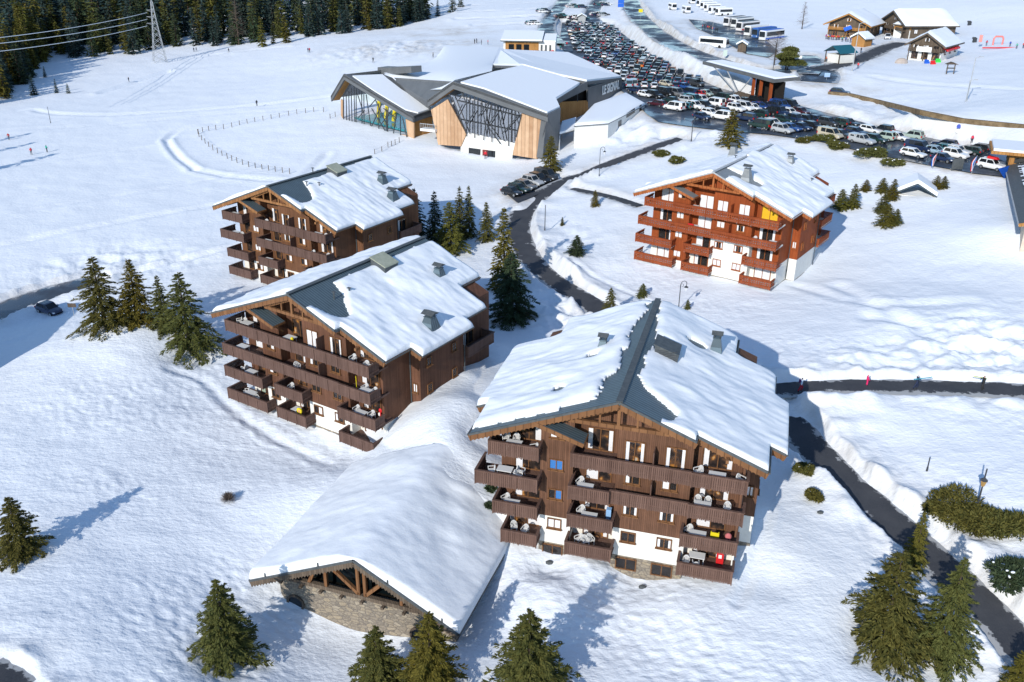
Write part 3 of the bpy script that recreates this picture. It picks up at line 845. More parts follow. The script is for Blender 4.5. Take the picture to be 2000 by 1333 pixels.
def snow_sheet(parent, mtl, side, bare, T=.42, seed=0, y_lo=0.0, y_hi=20.6, ext=roof_ext, slope=SLOPE, step=.17, streak=.06, dents=(), zoff=.02, soft=0.0, rough=.55):
    """the snow lying on one roof slope, with rounded edges, run-off streaks and bare patches"""
    xm = float(np.max(ext(side, np.linspace(y_lo, y_hi, 200)))) + .3
    nx = int(xm / step) + 1; ny = int((y_hi - y_lo + .3) / step) + 1
    X, Y = np.meshgrid(np.linspace(0, xm, nx), np.linspace(y_lo - .12, y_hi + .12, ny))
    ins = (X <= ext(side, Y) + .14) & (Y >= y_lo - .1) & (Y <= y_hi + .1)
    if side > 0 and ext is roof_ext: ins &= ~((X > 5.75) & (Y < .78))
    ins &= ~bare(X, Y)
    mk = ins.astype(float)
    sm = mk.copy()
    pad = lambda a: np.pad(a, 1, mode='edge')
    for _ in range(6):
        p = pad(sm)
        sm = (p[1:-1, 1:-1] + p[:-2, 1:-1] + p[2:, 1:-1] + p[1:-1, :-2] + p[1:-1, 2:]) / 5
    # the ridge itself is not an edge
    e = np.clip((sm - .42) / .5, 0, 1)
    e = np.where((X < 1.2) & (mk > 0), np.maximum(e, np.clip((sm - .3) / .4, 0, 1)), e)
    e = np.sqrt(1 - (1 - e) ** 2)
    br = (~bare(X, Y)).astype(float)      # melting edges thin out towards the bare metal
    for _ in range(22):
        p = pad(br); br = (p[1:-1, 1:-1] + p[:-2, 1:-1] + p[2:, 1:-1] + p[1:-1, :-2] + p[1:-1, 2:]) / 5
    e = e * (.22 + .78 * sstep(.5, 1.0, br))
    nz = fbm(X * side / 4.2 + seed, Y / 3.6, 61 + seed, 3)
    st = (noise(Y / .55 + .5 * noise(X / 3, Y / 2, 3), X / 6.0, 71 + seed) + .8 * noise(Y / 1.5 + .4 * X, X / 5.0, 73 + seed)) * sstep(.5, 5, X)
    th = T * .85 + min(T, .5) * rough * nz + streak * st + .03 * noise(X * side / .9, Y / .7, 91 + seed)
    for dx_, dy_, rr, am in dents: th = th + am * np.exp(-((X - dx_) ** 2 + (Y - dy_) ** 2) / rr ** 2)
    # a soft value rounds the covering over the crest
    Z = -slope * (np.sqrt(X * X + soft * soft) - soft) - .5 * soft + zoff + np.maximum(th, .08) * e
    idx = np.arange(nx * ny).reshape(ny, nx)
    f = ins[:-1, :-1] & ins[1:, :-1] & ins[:-1, 1:] & ins[1:, 1:]
    a, b, c, d = idx[:-1, :-1][f], idx[:-1, 1:][f], idx[1:, 1:][f], idx[1:, :-1][f]
    Q = np.c_[a, b, c, d] if side > 0 else np.c_[a, d, c, b]
    V = np.c_[(X * side).ravel(), Y.ravel(), Z.ravel()]
    # skirt down to the roof along the rim
    cnt = {}
    for q in Q:
        for i in range(4):
            k = (q[i], q[(i + 1) % 4])
            if (k[1], k[0]) in cnt: del cnt[(k[1], k[0])]
            else: cnt[k] = 1
    V = V.tolist(); Qs = Q.tolist(); low = {}
    for (i, j) in cnt:
        if V[i][0] == 0 and V[j][0] == 0: continue
        for t in (i, j):
            if t not in low:
                low[t] = len(V); V.append([V[t][0], V[t][1], -slope * abs(V[t][0]) - .01])
        Qs.append([j, i, low[i], low[j]])
    V = np.array(V); Qs = np.array(Qs)
    used = np.unique(Qs); re = np.full(len(V), -1); re[used] = np.arange(len(used))
    return link('roof_snow', np_mesh('roof_snow', V[used], re[Qs], mtl, True), parent)

def chimney(parent, x, y, h=1.5, w=1.0, side=1, zb=None, m='slate'):
    zb = zroof(x) if zb is None else zb
    mb = MB(); b = w / 2; t = w * .30
    mb.hexa([(x - b * 1.35, y - b * 1.35, zb - .5), (x + b * 1.35, y - b * 1.35, zb - .5), (x + b * 1.35, y + b * 1.35, zb - .5), (x - b * 1.35, y + b * 1.35, zb - .5),
             (x - t, y - t, zb + h), (x + t, y - t, zb + h), (x + t, y + t, zb + h), (x - t, y + t, zb + h)])
    mb.box(x - t - .06, x + t + .06, y - t - .06, y + t + .06, zb + h, zb + h + .06)
    o = mb.build('chimney', M[m], parent)
    mb = MB()
    for sx in (-1, 1):
        for sy in (-1, 1): mb.tube((x + sx * t * .8, y + sy * t * .8, zb + h + .06), (x + sx * t * .95, y + sy * t * .95, zb + h + .36), .03, n=5)
    mb.add([(x - t * 1.7, y - t * 1.5, zb + h + .36), (x + t * 1.7, y - t * 1.5, zb + h + .36), (x + t * 1.7, y + t * 1.5, zb + h + .36), (x - t * 1.7, y + t * 1.5, zb + h + .36),
            (x - t * 1.7, y, zb + h + .62), (x + t * 1.7, y, zb + h + .62)], [(0, 1, 5, 4), (2, 3, 4, 5), (0, 4, 3), (1, 2, 5), (3, 2, 1, 0)])
    mb.build('chimney_cap', M['flash'], o)
    return o

def vent_box(parent, x, y, style):
    zb = zroof(x)
    mb = MB()
    w, l, h0, h1 = .95, 1.0, .55, 1.25
    mb.hexa([(x - w, y - l, zb - .6), (x + w, y - l, zb - .6), (x + w, y + l, zb - .6), (x - w, y + l, zb - .6),
             (x - w, y - l, zb + h1), (x + w, y - l, zb + h0), (x + w, y + l, zb + h0), (x - w, y + l, zb + h1)])
    o = mb.build('smoke_vent', M['flash'], parent)
    mb = MB(); d = .09
    mb.hexa([(x - w - d, y - l - d, zb + h1 + .03), (x + w + d, y - l - d, zb + h0 + .01), (x + w + d, y + l + d, zb + h0 + .01), (x - w - d, y + l + d, zb + h1 + .03),
             (x - w - d, y - l - d, zb + h1 + .12), (x + w + d, y - l - d, zb + h0 + .10), (x + w + d, y + l + d, zb + h0 + .10), (x - w - d, y + l + d, zb + h1 + .12)])
    mb.build('vent_lid', M['flash' if style == 'dark' else 'pale_lid'], o)
    if style == 'dark':
        mb = MB()
        for i in range(6): mb.box(x - w + .05, x + w - .05, y - l - .02, y - l - .003, zb + .05 + i * .15, zb + .12 + i * .15)
        mb.build('louvre', M['steel'], o)

M['pale_lid'] = m_noise('pale_green_rooflight', (0.30, 0.32, 0.24), (0.42, 0.43, 0.34), 2.0, 0.35, 0)

def make_chalet(key, org, az, label, wood, rail, beam, slate, cfg):
    """org: ridge tip at the front (world); az: direction of the ridge"""
    zr = org[2] + CAM_Z
    base = -15.9
    root = thing('ski_chalet', label, 'chalet', (org[0], org[1], zr), -R(az), 'large chalets with snow covered roofs')
    W = M[wood]
    # --- walls -----------------------------------------------------------
    mb_w, mb_p, mb_s = MB(), MB(), MB()
    wt = cfg.get('white', -12.0)
    blocks = [(-9.6, 9.4, 2.72, 19.6, wt), (-6.1, -3.5, 1.5, 2.73, cfg.get('white1', wt)), (-0.1, 5.55, 1.5, 2.73, cfg.get('white2', wt)), (9.39, 10.6, 6.1, 13.2, wt), (-10.6, -9.59, 6.0, 16.0, wt)]
    for x0, x1, y0, y1, w_ in blocks:
        p = wall_poly(x0, x1, w_, y0)
        mb_w.prism(p, (0, y1 - y0, 0))
        e = .035
        mb_p.box(x0 + e, x1 - e, y0 + e, y1 - e, -14.62, w_ - .002)
        mb_s.box(x0 + .01, x1 - .01, y0 + .01, y1 - .01, base - 1.2, -14.625)
    # right end wall of the corner loggias and the pillar at the corner
    mb_w.box(9.2, 9.4, 2.05, 2.72, wt, zroof(9.4) - .3)
    mb_p.box(9.22, 9.38, 2.07, 2.72, -14.6, wt - .002)
    mb_w.build('timber_wall', W, root); mb_p.build('plaster_wall', M['plaster'], root); mb_s.build('stone_base', M['stone'], root)
    # --- roof ------------------------------------------------------------
    mb = MB()
    def slab(side, x0, x1, y0, y1, t=.26):
        s = side; zi, zo = zroof(x0), zroof(x1)
        c = [(s * x0, y0, zi - t), (s * x1, y0, zo - t), (s * x1, y1, zo - t), (s * x0, y1, zi - t), (s * x0, y0, zi), (s * x1, y0, zo), (s * x1, y1, zo), (s * x0, y1, zi)]
        if s < 0: c = [c[1], c[0], c[3], c[2], c[5], c[4], c[7], c[6]]
        mb.hexa(c)
    slab(1, 0, 5.75, 0, 20.6); slab(1, 5.75, 7.5, .75, 20.6); slab(1, 7.5, 10.9, .75, 16.7); slab(1, 10.9, 12.15, 4.45, 12.8)
    slab(-1, 0, 8.2, 0, 20.6); slab(-1, 8.2, 11.46, 0, 16.9); slab(-1, 11.46, 12.35, 5.05, 16.9)
    ridge = MB(); ridge.bar((0, -.05, .07), (0, 20.65, .07), .5, .06)
    roof = mb.build('roof', M[slate], root)
    ridge.build('ridge_cap', M['flash' if slate == 'slate' else 'galv'], roof)
    # metal edge strip and boards along the gable and the eaves
    def barge(x0, x1, y):
        mb = MB(); mt = MB(); s = 1 if x1 > 0 else -1
        for a, b, dz, h, ww, mbx in ((x0, x1, -.34, .42, .07, mb), (x0, x1, -.03, .17, .10, mt)):
            mbx.bar((a, y - .045, zroof(a) + dz), (b, y - .045, zroof(b) + dz), ww, h)
        n = int(abs(x1 - x0) / .32)
        for i in range(n):      # the scalloped lower edge of the board
            t0, t1 = (i + .12) / n, (i + .88) / n
            a, b = x0 + (x1 - x0) * t0, x0 + (x1 - x0) * t1
            mb.add([(a, y - .07, zroof(a) - .53), (b, y - .07, zroof(b) - .53), ((a + b) / 2, y - .07, zroof((a + b) / 2) - .66), (a, y - .03, zroof(a) - .53), (b, y - .03, zroof(b) - .53), ((a + b) / 2, y - .03, zroof((a + b) / 2) - .66)],
                   [(0, 2, 1), (3, 4, 5), (0, 3, 5, 2), (1, 2, 5, 4)] if x1 > x0 else [(0, 1, 2), (3, 5, 4), (0, 2, 5, 3), (1, 4, 5, 2)])
        mb.build('bargeboard', M[beam], roof); mt.build('edge_flashing', M['flash' if slate == 'slate' else 'galv'], roof)
    barge(0, 5.75, 0.0); barge(5.75, 10.9, .75); barge(0, -11.46, 0.0); barge(10.95, 12.15, 4.45); barge(-11.5, -12.35, 5.05)
    for x, y0, y1 in ((10.9, .75, 4.45), (12.15, 4.45, 12.8), (11.0, 12.8, 16.7), (7.5, 16.7, 20.6), (-11.46, 0, 5.05), (-12.35, 5.05, 16.9), (-8.2, 16.9, 20.6)):
        s = 1 if x > 0 else -1; mb = MB(); mt = MB()
        mb.bar((x + s * .03, y0, zroof(x) - .2), (x + s * .03, y1, zroof(x) - .2), .05, .26)
        mt.tube((x + s * .13, y0, zroof(x) - .12), (x + s * .13, y1, zroof(x) - .12), .075, n=6)
        mb.build('eaves_board', M[beam], roof); mt.build('gutter', M['flash' if slate == 'slate' else 'galv'], roof)
    # exposed truss under the gable
    y = .38
    def beam_(a, b, w, h, nm, **k): q = MB(); q.bar(a, b, w, h, **k); q.build(nm, M[beam], root)
    beam_((-3.75, y, -2.25), (3.75, y, -2.25), .24, .30, 'tie_beam')
    for s in (-1, 1): beam_((s * 3.4, y, -2.1), (s * .1, y, -.72), .2, .24, 'rafter')
    beam_((0, y, -2.1), (0, y, -.5), .24, .24, 'king_post', up=(0, 1, 0))
    for x in (-1.4, 1.4): beam_((x, y, -2.1), (x, y, -1.3), .16, .16, 'strut', up=(0, 1, 0))
    for x in (-8.6, -3.6, 0, 3.6, 8.0): beam_((x, .1, zroof(x) - .48), (x, 2.75, zroof(x) - .48), .22, .26, 'purlin')
    for x in (-3.5, 5.55): beam_((x, 1.42, zroof(x) - 1.3), (x, .5, zroof(x) - .6), .16, .18, 'bracket')
    # little pent roof over the left bay
    mb = MB()
    mb.hexa([(-6.35, -.05, -2.72), (-2.45, -.05, -4.02), (-2.45, 1.5, -4.02), (-6.35, 1.5, -2.72), (-6.35, -.05, -2.58), (-2.45, -.05, -3.88), (-2.45, 1.5, -3.88), (-6.35, 1.5, -2.58)])
    po = mb.build('pent_roof', M[slate], root)
    for p_, q_, w_, h_, nm in (((-6.35, -.09, -2.76), (-2.45, -.09, -4.06), .06, .34, 'bargeboard'), ((-2.42, 0, -4.0), (-2.42, 1.5, -4.0), .08, .2, 'gutter'), ((-2.7, 1.42, -5.0), (-2.7, .35, -4.1), .12, .14, 'bracket')):
        mb = MB(); mb.bar(p_, q_, w_, h_); mb.build(nm, M[beam], po)
    # --- snow on the roof ------------------------------------------------
    for side in (1, -1):
        snow_sheet(root, M['roof_snow'], side, cfg['bare'][side], cfg.get('T', .42), cfg['seed'] + side, dents=cfg.get('dents', {}).get(side, ()))
    # --- balconies -------------------------------------------------------
    for lv, x0, x1, yf, sides in cfg['balc']:
        balcony(root, x0, x1, FLOOR[lv], yf, sides, rail, cfg.get('slab', rail), slots=cfg.get('slots', False))
    # balconies on the right-hand wall
    for lv in cfg.get('side_balc', (2,)):
        fl = FLOOR[lv] - .1; mb = MB()
        mb.box(9.4, 11.0, 13.6, 18.2, fl - .17, fl)
        o = mb.build('balcony', M[cfg.get('slab', rail)], root); mb = MB()
        for i in range(30):
            y0 = 13.6 + i * 4.6 / 30; mb.box(10.97, 11.0, y0 + .012, y0 + .14, fl - .26, fl + .92)
        for i in range(10):
            x0 = 9.42 + i * .158; mb.box(x0 + .01, x0 + .146, 13.57, 13.6, fl - .26, fl + .92); mb.box(x0 + .01, x0 + .146, 18.2, 18.23, fl - .26, fl + .92)
        mb.box(10.9, 11.08, 13.5, 18.3, fl + .92, fl + .99); mb.box(9.42, 10.9, 13.5, 13.68, fl + .922, fl + .988); mb.box(9.42, 10.9, 18.12, 18.3, fl + .922, fl + .988)
        mb.build('railing', M[rail], o)
        make_window(root, 'balcony_door', 9.41, 15.6, fl + 1.08, 1.9, 2.0, 'l', beam, face=math.pi / 2)
    # --- windows and doors ----------------------------------------------
    for kind, x, y, z, w, h, st, room in cfg['win']:
        make_window(root, kind, x, y - .004, z, w, h, st, cfg.get('frame', beam), room)
    for y, z in ((7.5, -10.0), (11.6, -10.0), (7.5, -7.1), (11.6, -7.1)):
        make_window(root, 'window', 10.604, y, z, .8, .95, None, cfg.get('frame', beam), face=math.pi / 2)
    make_window(root, 'window', 10.0, 6.09, -9.6, .6, 1.0, 'f', cfg.get('frame', beam))
    # loggia partitions
    mb = MB()
    for x, lv in cfg.get('parts', ()): mb.box(x - .04, x + .04, .45, 2.72 if not -.1 < x < 5.5 else 1.5, FLOOR[lv], FLOOR[lv] + 1.9)
    if mb.v: mb.build('balcony_partition', M[rail], root)
    # drain pipes
    for x, y in ((9.47, 6.0), (10.68, 13.3)):
        mb = MB(); mb.tube((x, y, zroof(x) - .4), (x, y, -14.5), .055, n=6); mb.build('drainpipe', M['flash'], root)
    for a in cfg['chim']: chimney(root, *a, m='slate' if slate == 'slate' else 'grey_roof')
    for a in cfg['vents']: vent_box(root, *a)
    if cfg.get('roof_bits'):
        for x, y in cfg['roof_bits']:
            mb = MB(); z = zroof(x); mb.tube((x, y, z - .1), (x, y, z + .75), .07, n=6); mb.bar((x - .2, y, z + .75), (x + .2, y, z + .75), .3, .05)
            mb.build('vent_pipe', M['flash'], root)
    return root

def doors(style_list, rooms=('warm_room', 'dark_room')):
    """the openings that all four chalets share; styles: curtain codes in order"""
    L = []
    it = iter(style_list)
    for lv in (1, 2, 3, 4):
        z = FLOOR[lv] + 1.04
        L.append(('balcony_door', -7.35, 2.72, z, 2.3, 2.0, next(it), rooms[0]))
        L.append(('balcony_door', -1.65, 2.72 if lv > 1 else 2.72, z, 2.1, 2.0, next(it), rooms[0]))
        L.append(('balcony_door', 7.3, 2.72, z, 2.3, 2.0, next(it), rooms[0]))
    for x in (1.2, 4.25):
        L.append(('balcony_door', x, 1.5, FLOOR[1] + 1.06, 1.55, 2.0, next(it), rooms[0]))
    for z in (-4.2, -7.05, -9.8, -12.62):
        L.append(('window', -4.82, 1.5, z, 1.15, .95, next(it), rooms[1]))
    for z in (-7.25, -10.15, -12.68):
        for x in (1.17, 4.0): L.append(('window', x, 1.5, z, 1.2, .95, next(it), rooms[1]))
    return L

def comb(x, y, s):     # ragged edge of the snow along the metal ribs
    t = (_hash(np.floor(y / .34).astype(np.int64), np.zeros_like(y, np.int64) + 5, s) / 4294967296.0) - .5
    return .30 * t + .85 * noise(y / 1.9, x / 2.5, s + 1)

bareA = {-1: lambda X, Y: ((X < np.interp(Y, [0, .6, 2.2, 5, 9, 14, 17, 21], [4.2, 2.7, 1.9, 1.5, 1.25, 1.35, .75, .6]) + 1.0 * comb(X, Y, 11)) | ((Y < .62 + .55 * np.maximum(0, noise(X / .9, Y / 3, 12)) + .5 * (X < 4.6)))) | (((X - 5.5) ** 2 + (Y - 4.6) ** 2 < .18) | (np.hypot(X - 3.9, (Y - 9.9)) < .45)),
         1: lambda X, Y: (X < np.interp(Y, [0, 2, 3.5, 5, 10, 14, 17, 21], [3.4, 3.9, 1.5, .55, .6, .8, .35, .25]) + .4 * comb(X, Y, 13)) & ~((X > 2.9) & (Y < .9)) | ((np.hypot((X - 4.2) / 1.0, (Y - 15.2) / .6) < .8) | (np.hypot((X - 1.7), (Y - 11.8) / 1.6) < .8))}
bareB = {-1: lambda X, Y: (X < .22 + .12 * comb(X, Y, 21)) | ((Y < .25) & (X < 11)),
         1: lambda X, Y: ((X < .75 + .3 * comb(X, Y, 23)) | (((X - .6) / np.interp(Y, [0, 1.2, 2.6, 4.4, 5.2], [3.1, 3.9, 4.3, 2.2, .1]) + .35 * comb(X, Y, 24) < 1) & (Y < 5.3))) & ~((Y < .75 + .34 * (X - 2.2)) & (X > 2.1) & (X < 4.4))}
bareD = {-1: lambda X, Y: (X < .4 + .2 * comb(X, Y, 31)),
         1: lambda X, Y: ((X < np.interp(Y, [0, 9, 13, 21], [.8, 1.0, .7, .35]) + .3 * comb(X, Y, 33)) | (((X - .6) / np.interp(Y, [0, 1.2, 3.0, 4.6, 5.4], [3.0, 4.0, 4.2, 2.0, .1]) + .25 * comb(X, Y, 34) < 1) & (Y < 5.5))) & ~((Y < .7 + .3 * (X - 2.2)) & (X > 2.1) & (X < 4.4))}
bareC = {-1: lambda X, Y: (X < .1) & (Y > 0),
         1: lambda X, Y: (X < .3 + .12 * comb(X, Y, 43)) & ((Y < 11) | (Y > 14)) | ((np.abs(Y - 2.4 - .32 * X) < .95 + .5 * comb(X, Y, 44)) & (X < 5.0)) | ((Y < 2.0) & (X < 1.6 + .3 * comb(X, Y, 45)))}

BAL_A = [(1, -9.95, -5.97, .2, 'LR'), (1, -3.42, 5.62, .2, 'L'), (1, 5.64, 9.6, .12, 'R'), (2, -11.0, -5.97, 0.0, 'LR'), (2, -3.47, -.34, -.05, 'L'), (2, -.32, 5.62, .25, ''), (2, 5.64, 9.6, .12, 'R'),
         (3, -9.6, -5.98, .2, 'LR'), (3, -3.5, .02, .1, 'LR'), (3, 5.26, 9.44, .1, 'LR'), (4, -8.9, -5.98, .2, 'LR'), (4, -3.6, .06, .1, 'LR'), (4, 5.24, 9.4, .1, 'LR')]
BAL_B = [(1, -9.75, 5.62, .2, 'L'), (1, 5.64, 9.5, .12, 'R'), (2, -10.5, 5.62, .1, 'L'), (2, 5.64, 9.55, .02, 'R'), (3, -10.8, -5.2, .2, 'LR'), (3, -3.42, .4, .2, 'LR'), (3, 5.2, 9.9, .12, 'LR'),
         (4, -10.8, -4.9, .2, 'LR'), (4, -3.45, .6, .2, 'LR'), (4, 5.15, 9.5, .12, 'LR')]
BAL_D = [(1, -9.9, -5.97, .2, 'LR'), (1, -3.42, 5.62, .2, 'L'), (1, 5.64, 9.6, .12, 'R'), (2, -10.6, -5.97, .1, 'LR'), (2, -3.45, 5.62, .15, 'L'), (2, 5.64, 9.6, .05, 'R'), (3, -9.8, -5.6, .2, 'LR'), (3, -3.45, .2, .15, 'LR'), (3, 5.26, 9.5, .12, 'LR'),
         (4, -9.9, -5.5, .2, 'LR'), (4, -3.5, .3, .15, 'LR'), (4, 5.24, 9.5, .12, 'LR')]
PARTS = [(2.72, 1), (2.72, 2)]
GAR = [('garage_door', x, 1.5, -15.3, 1.7, 1.15, None, 'dark_room') for x in (-4.9, 1.14, 4.0)]
ORG = {'A': ((7.78, 57.43, -31.2), 15.8), 'B': ((-21.06, 78.79, -31.65), 32.9), 'C': ((26.15, 116.88, -29.22), 35.4), 'D': ((-32.32, 116.52, -31.55), 32.6)}
chalet_A = make_chalet('A', *ORG['A'], 'brown chalet at the front with a wide bare metal strip down its snowy ridge', 'wood_a', 'rail_a', 'beam_a', 'slate',
    dict(bare=bareA, seed=3, T=.46, balc=BAL_A, parts=PARTS, side_balc=(2, 3), chim=[(-3.34, 11.42, .85, .85), (5.83, 15.47, 1.5, .95)], vents=[(2.15, 10.65, 'dark')],
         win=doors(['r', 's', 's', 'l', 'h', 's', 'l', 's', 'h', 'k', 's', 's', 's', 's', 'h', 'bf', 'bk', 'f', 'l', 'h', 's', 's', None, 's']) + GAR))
chalet_B = make_chalet('B', *ORG['B'], 'dark brown chalet in the middle left with a bare metal patch behind its gable', 'wood_b', 'rail_b', 'beam_a', 'slate',
    dict(bare=bareB, seed=9, T=.5, balc=BAL_B, parts=PARTS, chim=[(5.51, 16.0, 1.1, 1.1), (10.2, 8.4, 1.3, 1.35)], vents=[(1.7, 11.86, 'pale')], roof_bits=[(2.6, 3.4), (2.9, 5.2)],
         dents={1: [(6, 14, 2.2, .25), (4, 9, 1.5, -.12), (8, 5, 1.6, .1)]},
         win=doors(['l', 'gr', 's', 'h', 'k', 'l', 'k', None, 'l', 'gl', 's', 'f', 'f', 's', None, 'k', 'h', None, 'l', None, None, None, 'k', 'l'])))
chalet_C = make_chalet('C', *ORG['C'], 'red brown chalet on the right with yellow blinds under its roof', 'wood_c', 'rail_c', 'beam_c', 'grey_roof',
    dict(bare=bareC, seed=15, T=.5, balc=BAL_B, parts=PARTS, slots=True, slab='plaster', white=-11.6, white1=-13.6, white2=-9.25, side_balc=(1, 2, 3),
         chim=[(3.2, 3.6, 1.5, 1.1), (4.2, 17.2, 1.1, 1.0), (-3.6, 15.0, 1.6, 1.1)], vents=[], roof_bits=[(8.3, 15.0), (-.8, 9)], frame='beam_c',
         win=doors(['f', 'f', 'yf', 's', 'f', 's', 'r', 'h', 's', 'f', 'l', 'f', 'f', 'f', 'h', 'f', 'f', 'f', 'f', 's', 's', 's', 'f', 'f'], ('dark_room', 'dark_room'))))
chalet_D = make_chalet('D', *ORG['D'], 'tan brown chalet at the back left, half hidden behind the dark brown one', 'wood_d', 'rail_b', 'beam_d', 'slate',
    dict(bare=bareD, seed=21, T=.45, balc=BAL_D, parts=PARTS, chim=[(5.9, 16.0, 1.3, 1.2), (9.2, 14.2, 1.2, 1.3)], vents=[(1.6, 11.5, 'pale')], roof_bits=[(3.0, 6.4), (2.2, 4.9), (-.6, 9)],
         win=doors(['l', 's', 's', 'r', 'r', 's', 'r', 'r', 'l', 'gr', 'r', 's', 's', 's', 'f', 'f', 'f', 'k', 's', 'k', 'k', 'k', None, 'k'])))
# ------------------------------------------------------------------ stone lodge at the front
lodge = thing('stone_lodge', 'low stone lodge under one thick snow roof beside the front chalet', 'lodge', (_R0[0], _R0[1], _R0[2]), -R(LODGE_AZ))
LL, LR = LW + _ox, LW - _ox
sl, sr = L_H / LL, L_H / LR
mb = MB()
LEN = 17.0
for s, w, k in ((1, LR, sr), (-1, LL, sl)):
    c = [(0, 0, -.25), (s * w, 0, -k * w - .25), (s * w, LEN, -k * w - .25), (0, LEN, -.25), (0, 0, 0), (s * w, 0, -k * w), (s * w, LEN, -k * w), (0, LEN, 0)]
    if s < 0: c = [c[1], c[0], c[3], c[2], c[5], c[4], c[7], c[6]]
    mb.hexa(c)
lroof = mb.build('roof', M['slate'], lodge)
for s, w, k in ((1, LR, sr), (-1, LL, sl)):
    mb = MB(); mt = MB(); gt = MB()
    mb.bar((0, -.05, -.33), (s * w, -.05, -k * w - .33), .09, .42); mt.bar((0, -.07, -.04), (s * w, -.07, -k * w - .04), .14, .15)
    n = 34
    for i in range(n):
        a, b = w * (i + .1) / n, w * (i + .9) / n
        mb.add([(s * a, -.1, -k * a - .52), (s * b, -.1, -k * b - .52), (s * (a + b) / 2, -.1, -k * (a + b) / 2 - .70), (s * a, -.06, -k * a - .52), (s * b, -.06, -k * b - .52), (s * (a + b) / 2, -.06, -k * (a + b) / 2 - .70)],
               [(0, 2, 1), (3, 4, 5), (0, 3, 5, 2), (1, 2, 5, 4), (0, 1, 4, 3)])
    gt.tube((s * (w + .1), 0, -k * w - .1), (s * (w + .1), LEN, -k * w - .1), .11, n=7)
    for x in (w * .33, w * .85): mt.tube((s * x, .02, -k * x), (s * x, .02, -k * x + .35), .07, n=5)
    mb.build('bargeboard', M['old_wood'], lroof); mt.build('edge_flashing', M['flash'], lroof); gt.build('gutter', M['flash'], lroof)
for s, w, k, sd in ((1, LR, sr, 51), (-1, LL, sl, 53)):
    ext = lambda side, y, w=w: np.full_like(np.asarray(y, float), w)
    o = snow_sheet(lodge, M['roof_snow'], s, lambda X, Y: (Y < .02) & (X < .25), T=1.05, soft=1.5, seed=51, rough=.28, y_hi=LEN, ext=ext, slope=k, step=.16, streak=.012,
                   dents=[(2.2, 14, 1.0, -.16), (2.6, 11.5, .9, -.16), (3.3, 9, .9, -.15), (4.2, 6.5, .9, -.13), (3.9, 13, .9, .12), (4.6, 10.5, .9, .12), (5.4, 8, .9, .10)] if s > 0 else [(4, 14, 2.0, .25)])
zb = -L_H            # eave level in the lodge's own frame
mb = MB()            # rubble wall, rounded at its left end
x0, x1 = -LL + 1.35, LR - .55
pts = [(x1, 1.0), (x1, 5), (x0, 5), (x0, 2.2)] + [(x0 + 1.2 - 1.2 * math.cos(a), 2.2 - 1.2 * math.sin(a)) for a in np.linspace(.25, math.pi / 2, 5)]
mb.prism([(x, y, zb - 4.2) for x, y in pts], (0, 0, 4.35))
lw_ = mb.build('stone_wall', M['stone'], lodge)
mb = MB()
for px in (x0 + 1.9, x1 - 3.0):
    o = MB()
    for k in range(12):
        a0, a1 = 2 * math.pi * k / 12, 2 * math.pi * (k + 1) / 12
        o.hexa([(px + .62 * math.cos(a0), .86, zb - 2.1 + .62 * math.sin(a0)), (px + .8 * math.cos(a0), .86, zb - 2.1 + .8 * math.sin(a0)), (px + .8 * math.cos(a0), 1.1, zb - 2.1 + .8 * math.sin(a0)), (px + .62 * math.cos(a0), 1.1, zb - 2.1 + .62 * math.sin(a0)),
                (px + .62 * math.cos(a1), .86, zb - 2.1 + .62 * math.sin(a1)), (px + .8 * math.cos(a1), .86, zb - 2.1 + .8 * math.sin(a1)), (px + .8 * math.cos(a1), 1.1, zb - 2.1 + .8 * math.sin(a1)), (px + .62 * math.cos(a1), 1.1, zb - 2.1 + .62 * math.sin(a1))])
    f = o.build('round_window', M['old_wood'], lodge)
    o = MB(); o.tube((px, .96, zb - 2.1), (px, .99, zb - 2.1), .63, n=14); o.build('pane', M['car_glass'], f)
mb = MB()            # glazed gable behind the beams
mb.add([(x0 + 1, 1.6, zb + .1), (x1 - .6, 1.6, zb + .1), (0, 1.6, -.5)], [(0, 1, 2)])
mb.build('gable_glazing', m_glass('gable_glass', clear=.25), lodge)
mb = MB(); mb.prism([(x0 + .5, 1.9, zb - .1), (x1 - .3, 1.9, zb - .1), (0, 1.9, -.35)], (0, .1, 0)); mb.build('gable_wall', M['blue_room'] if 'blue_room' in M else mat('dim_blue_room', (.05, .10, .12), .8), lodge)
mb = MB(); mb.bar((-LL + 1.6, .95, zb + .28), (LR - 1.4, .95, zb + .28), .34, .34)
for k in range(9):
    x = x0 + 1 + (x1 - x0 - 1.5) * k / 8; mb.bar((x, .45, zb + .02), (x, 1.7, zb + .02), .22, .2)
mb.build('tie_beam', M['old_wood'], lodge)
for a, b in (((-.28, zb + .4), (-.28, -.5)), ((.28, zb + .4), (.28, -.5)), ((-.3, zb + .5), (-3.1, -1.55)), ((.3, zb + .5), (2.6, -1.5)), ((-3.1, zb + .4), (-3.1, -1.6)), ((3.3, zb + .4), (3.3, -1.6)), ((-4.6, zb + .4), (-3.6, -1.7))):
    mb = MB(); mb.bar((a[0], .95, a[1]), (b[0], .95, b[1]), .26, .26, up=(0, 1, 0)); mb.build('brace', M['beam_a'], lodge)

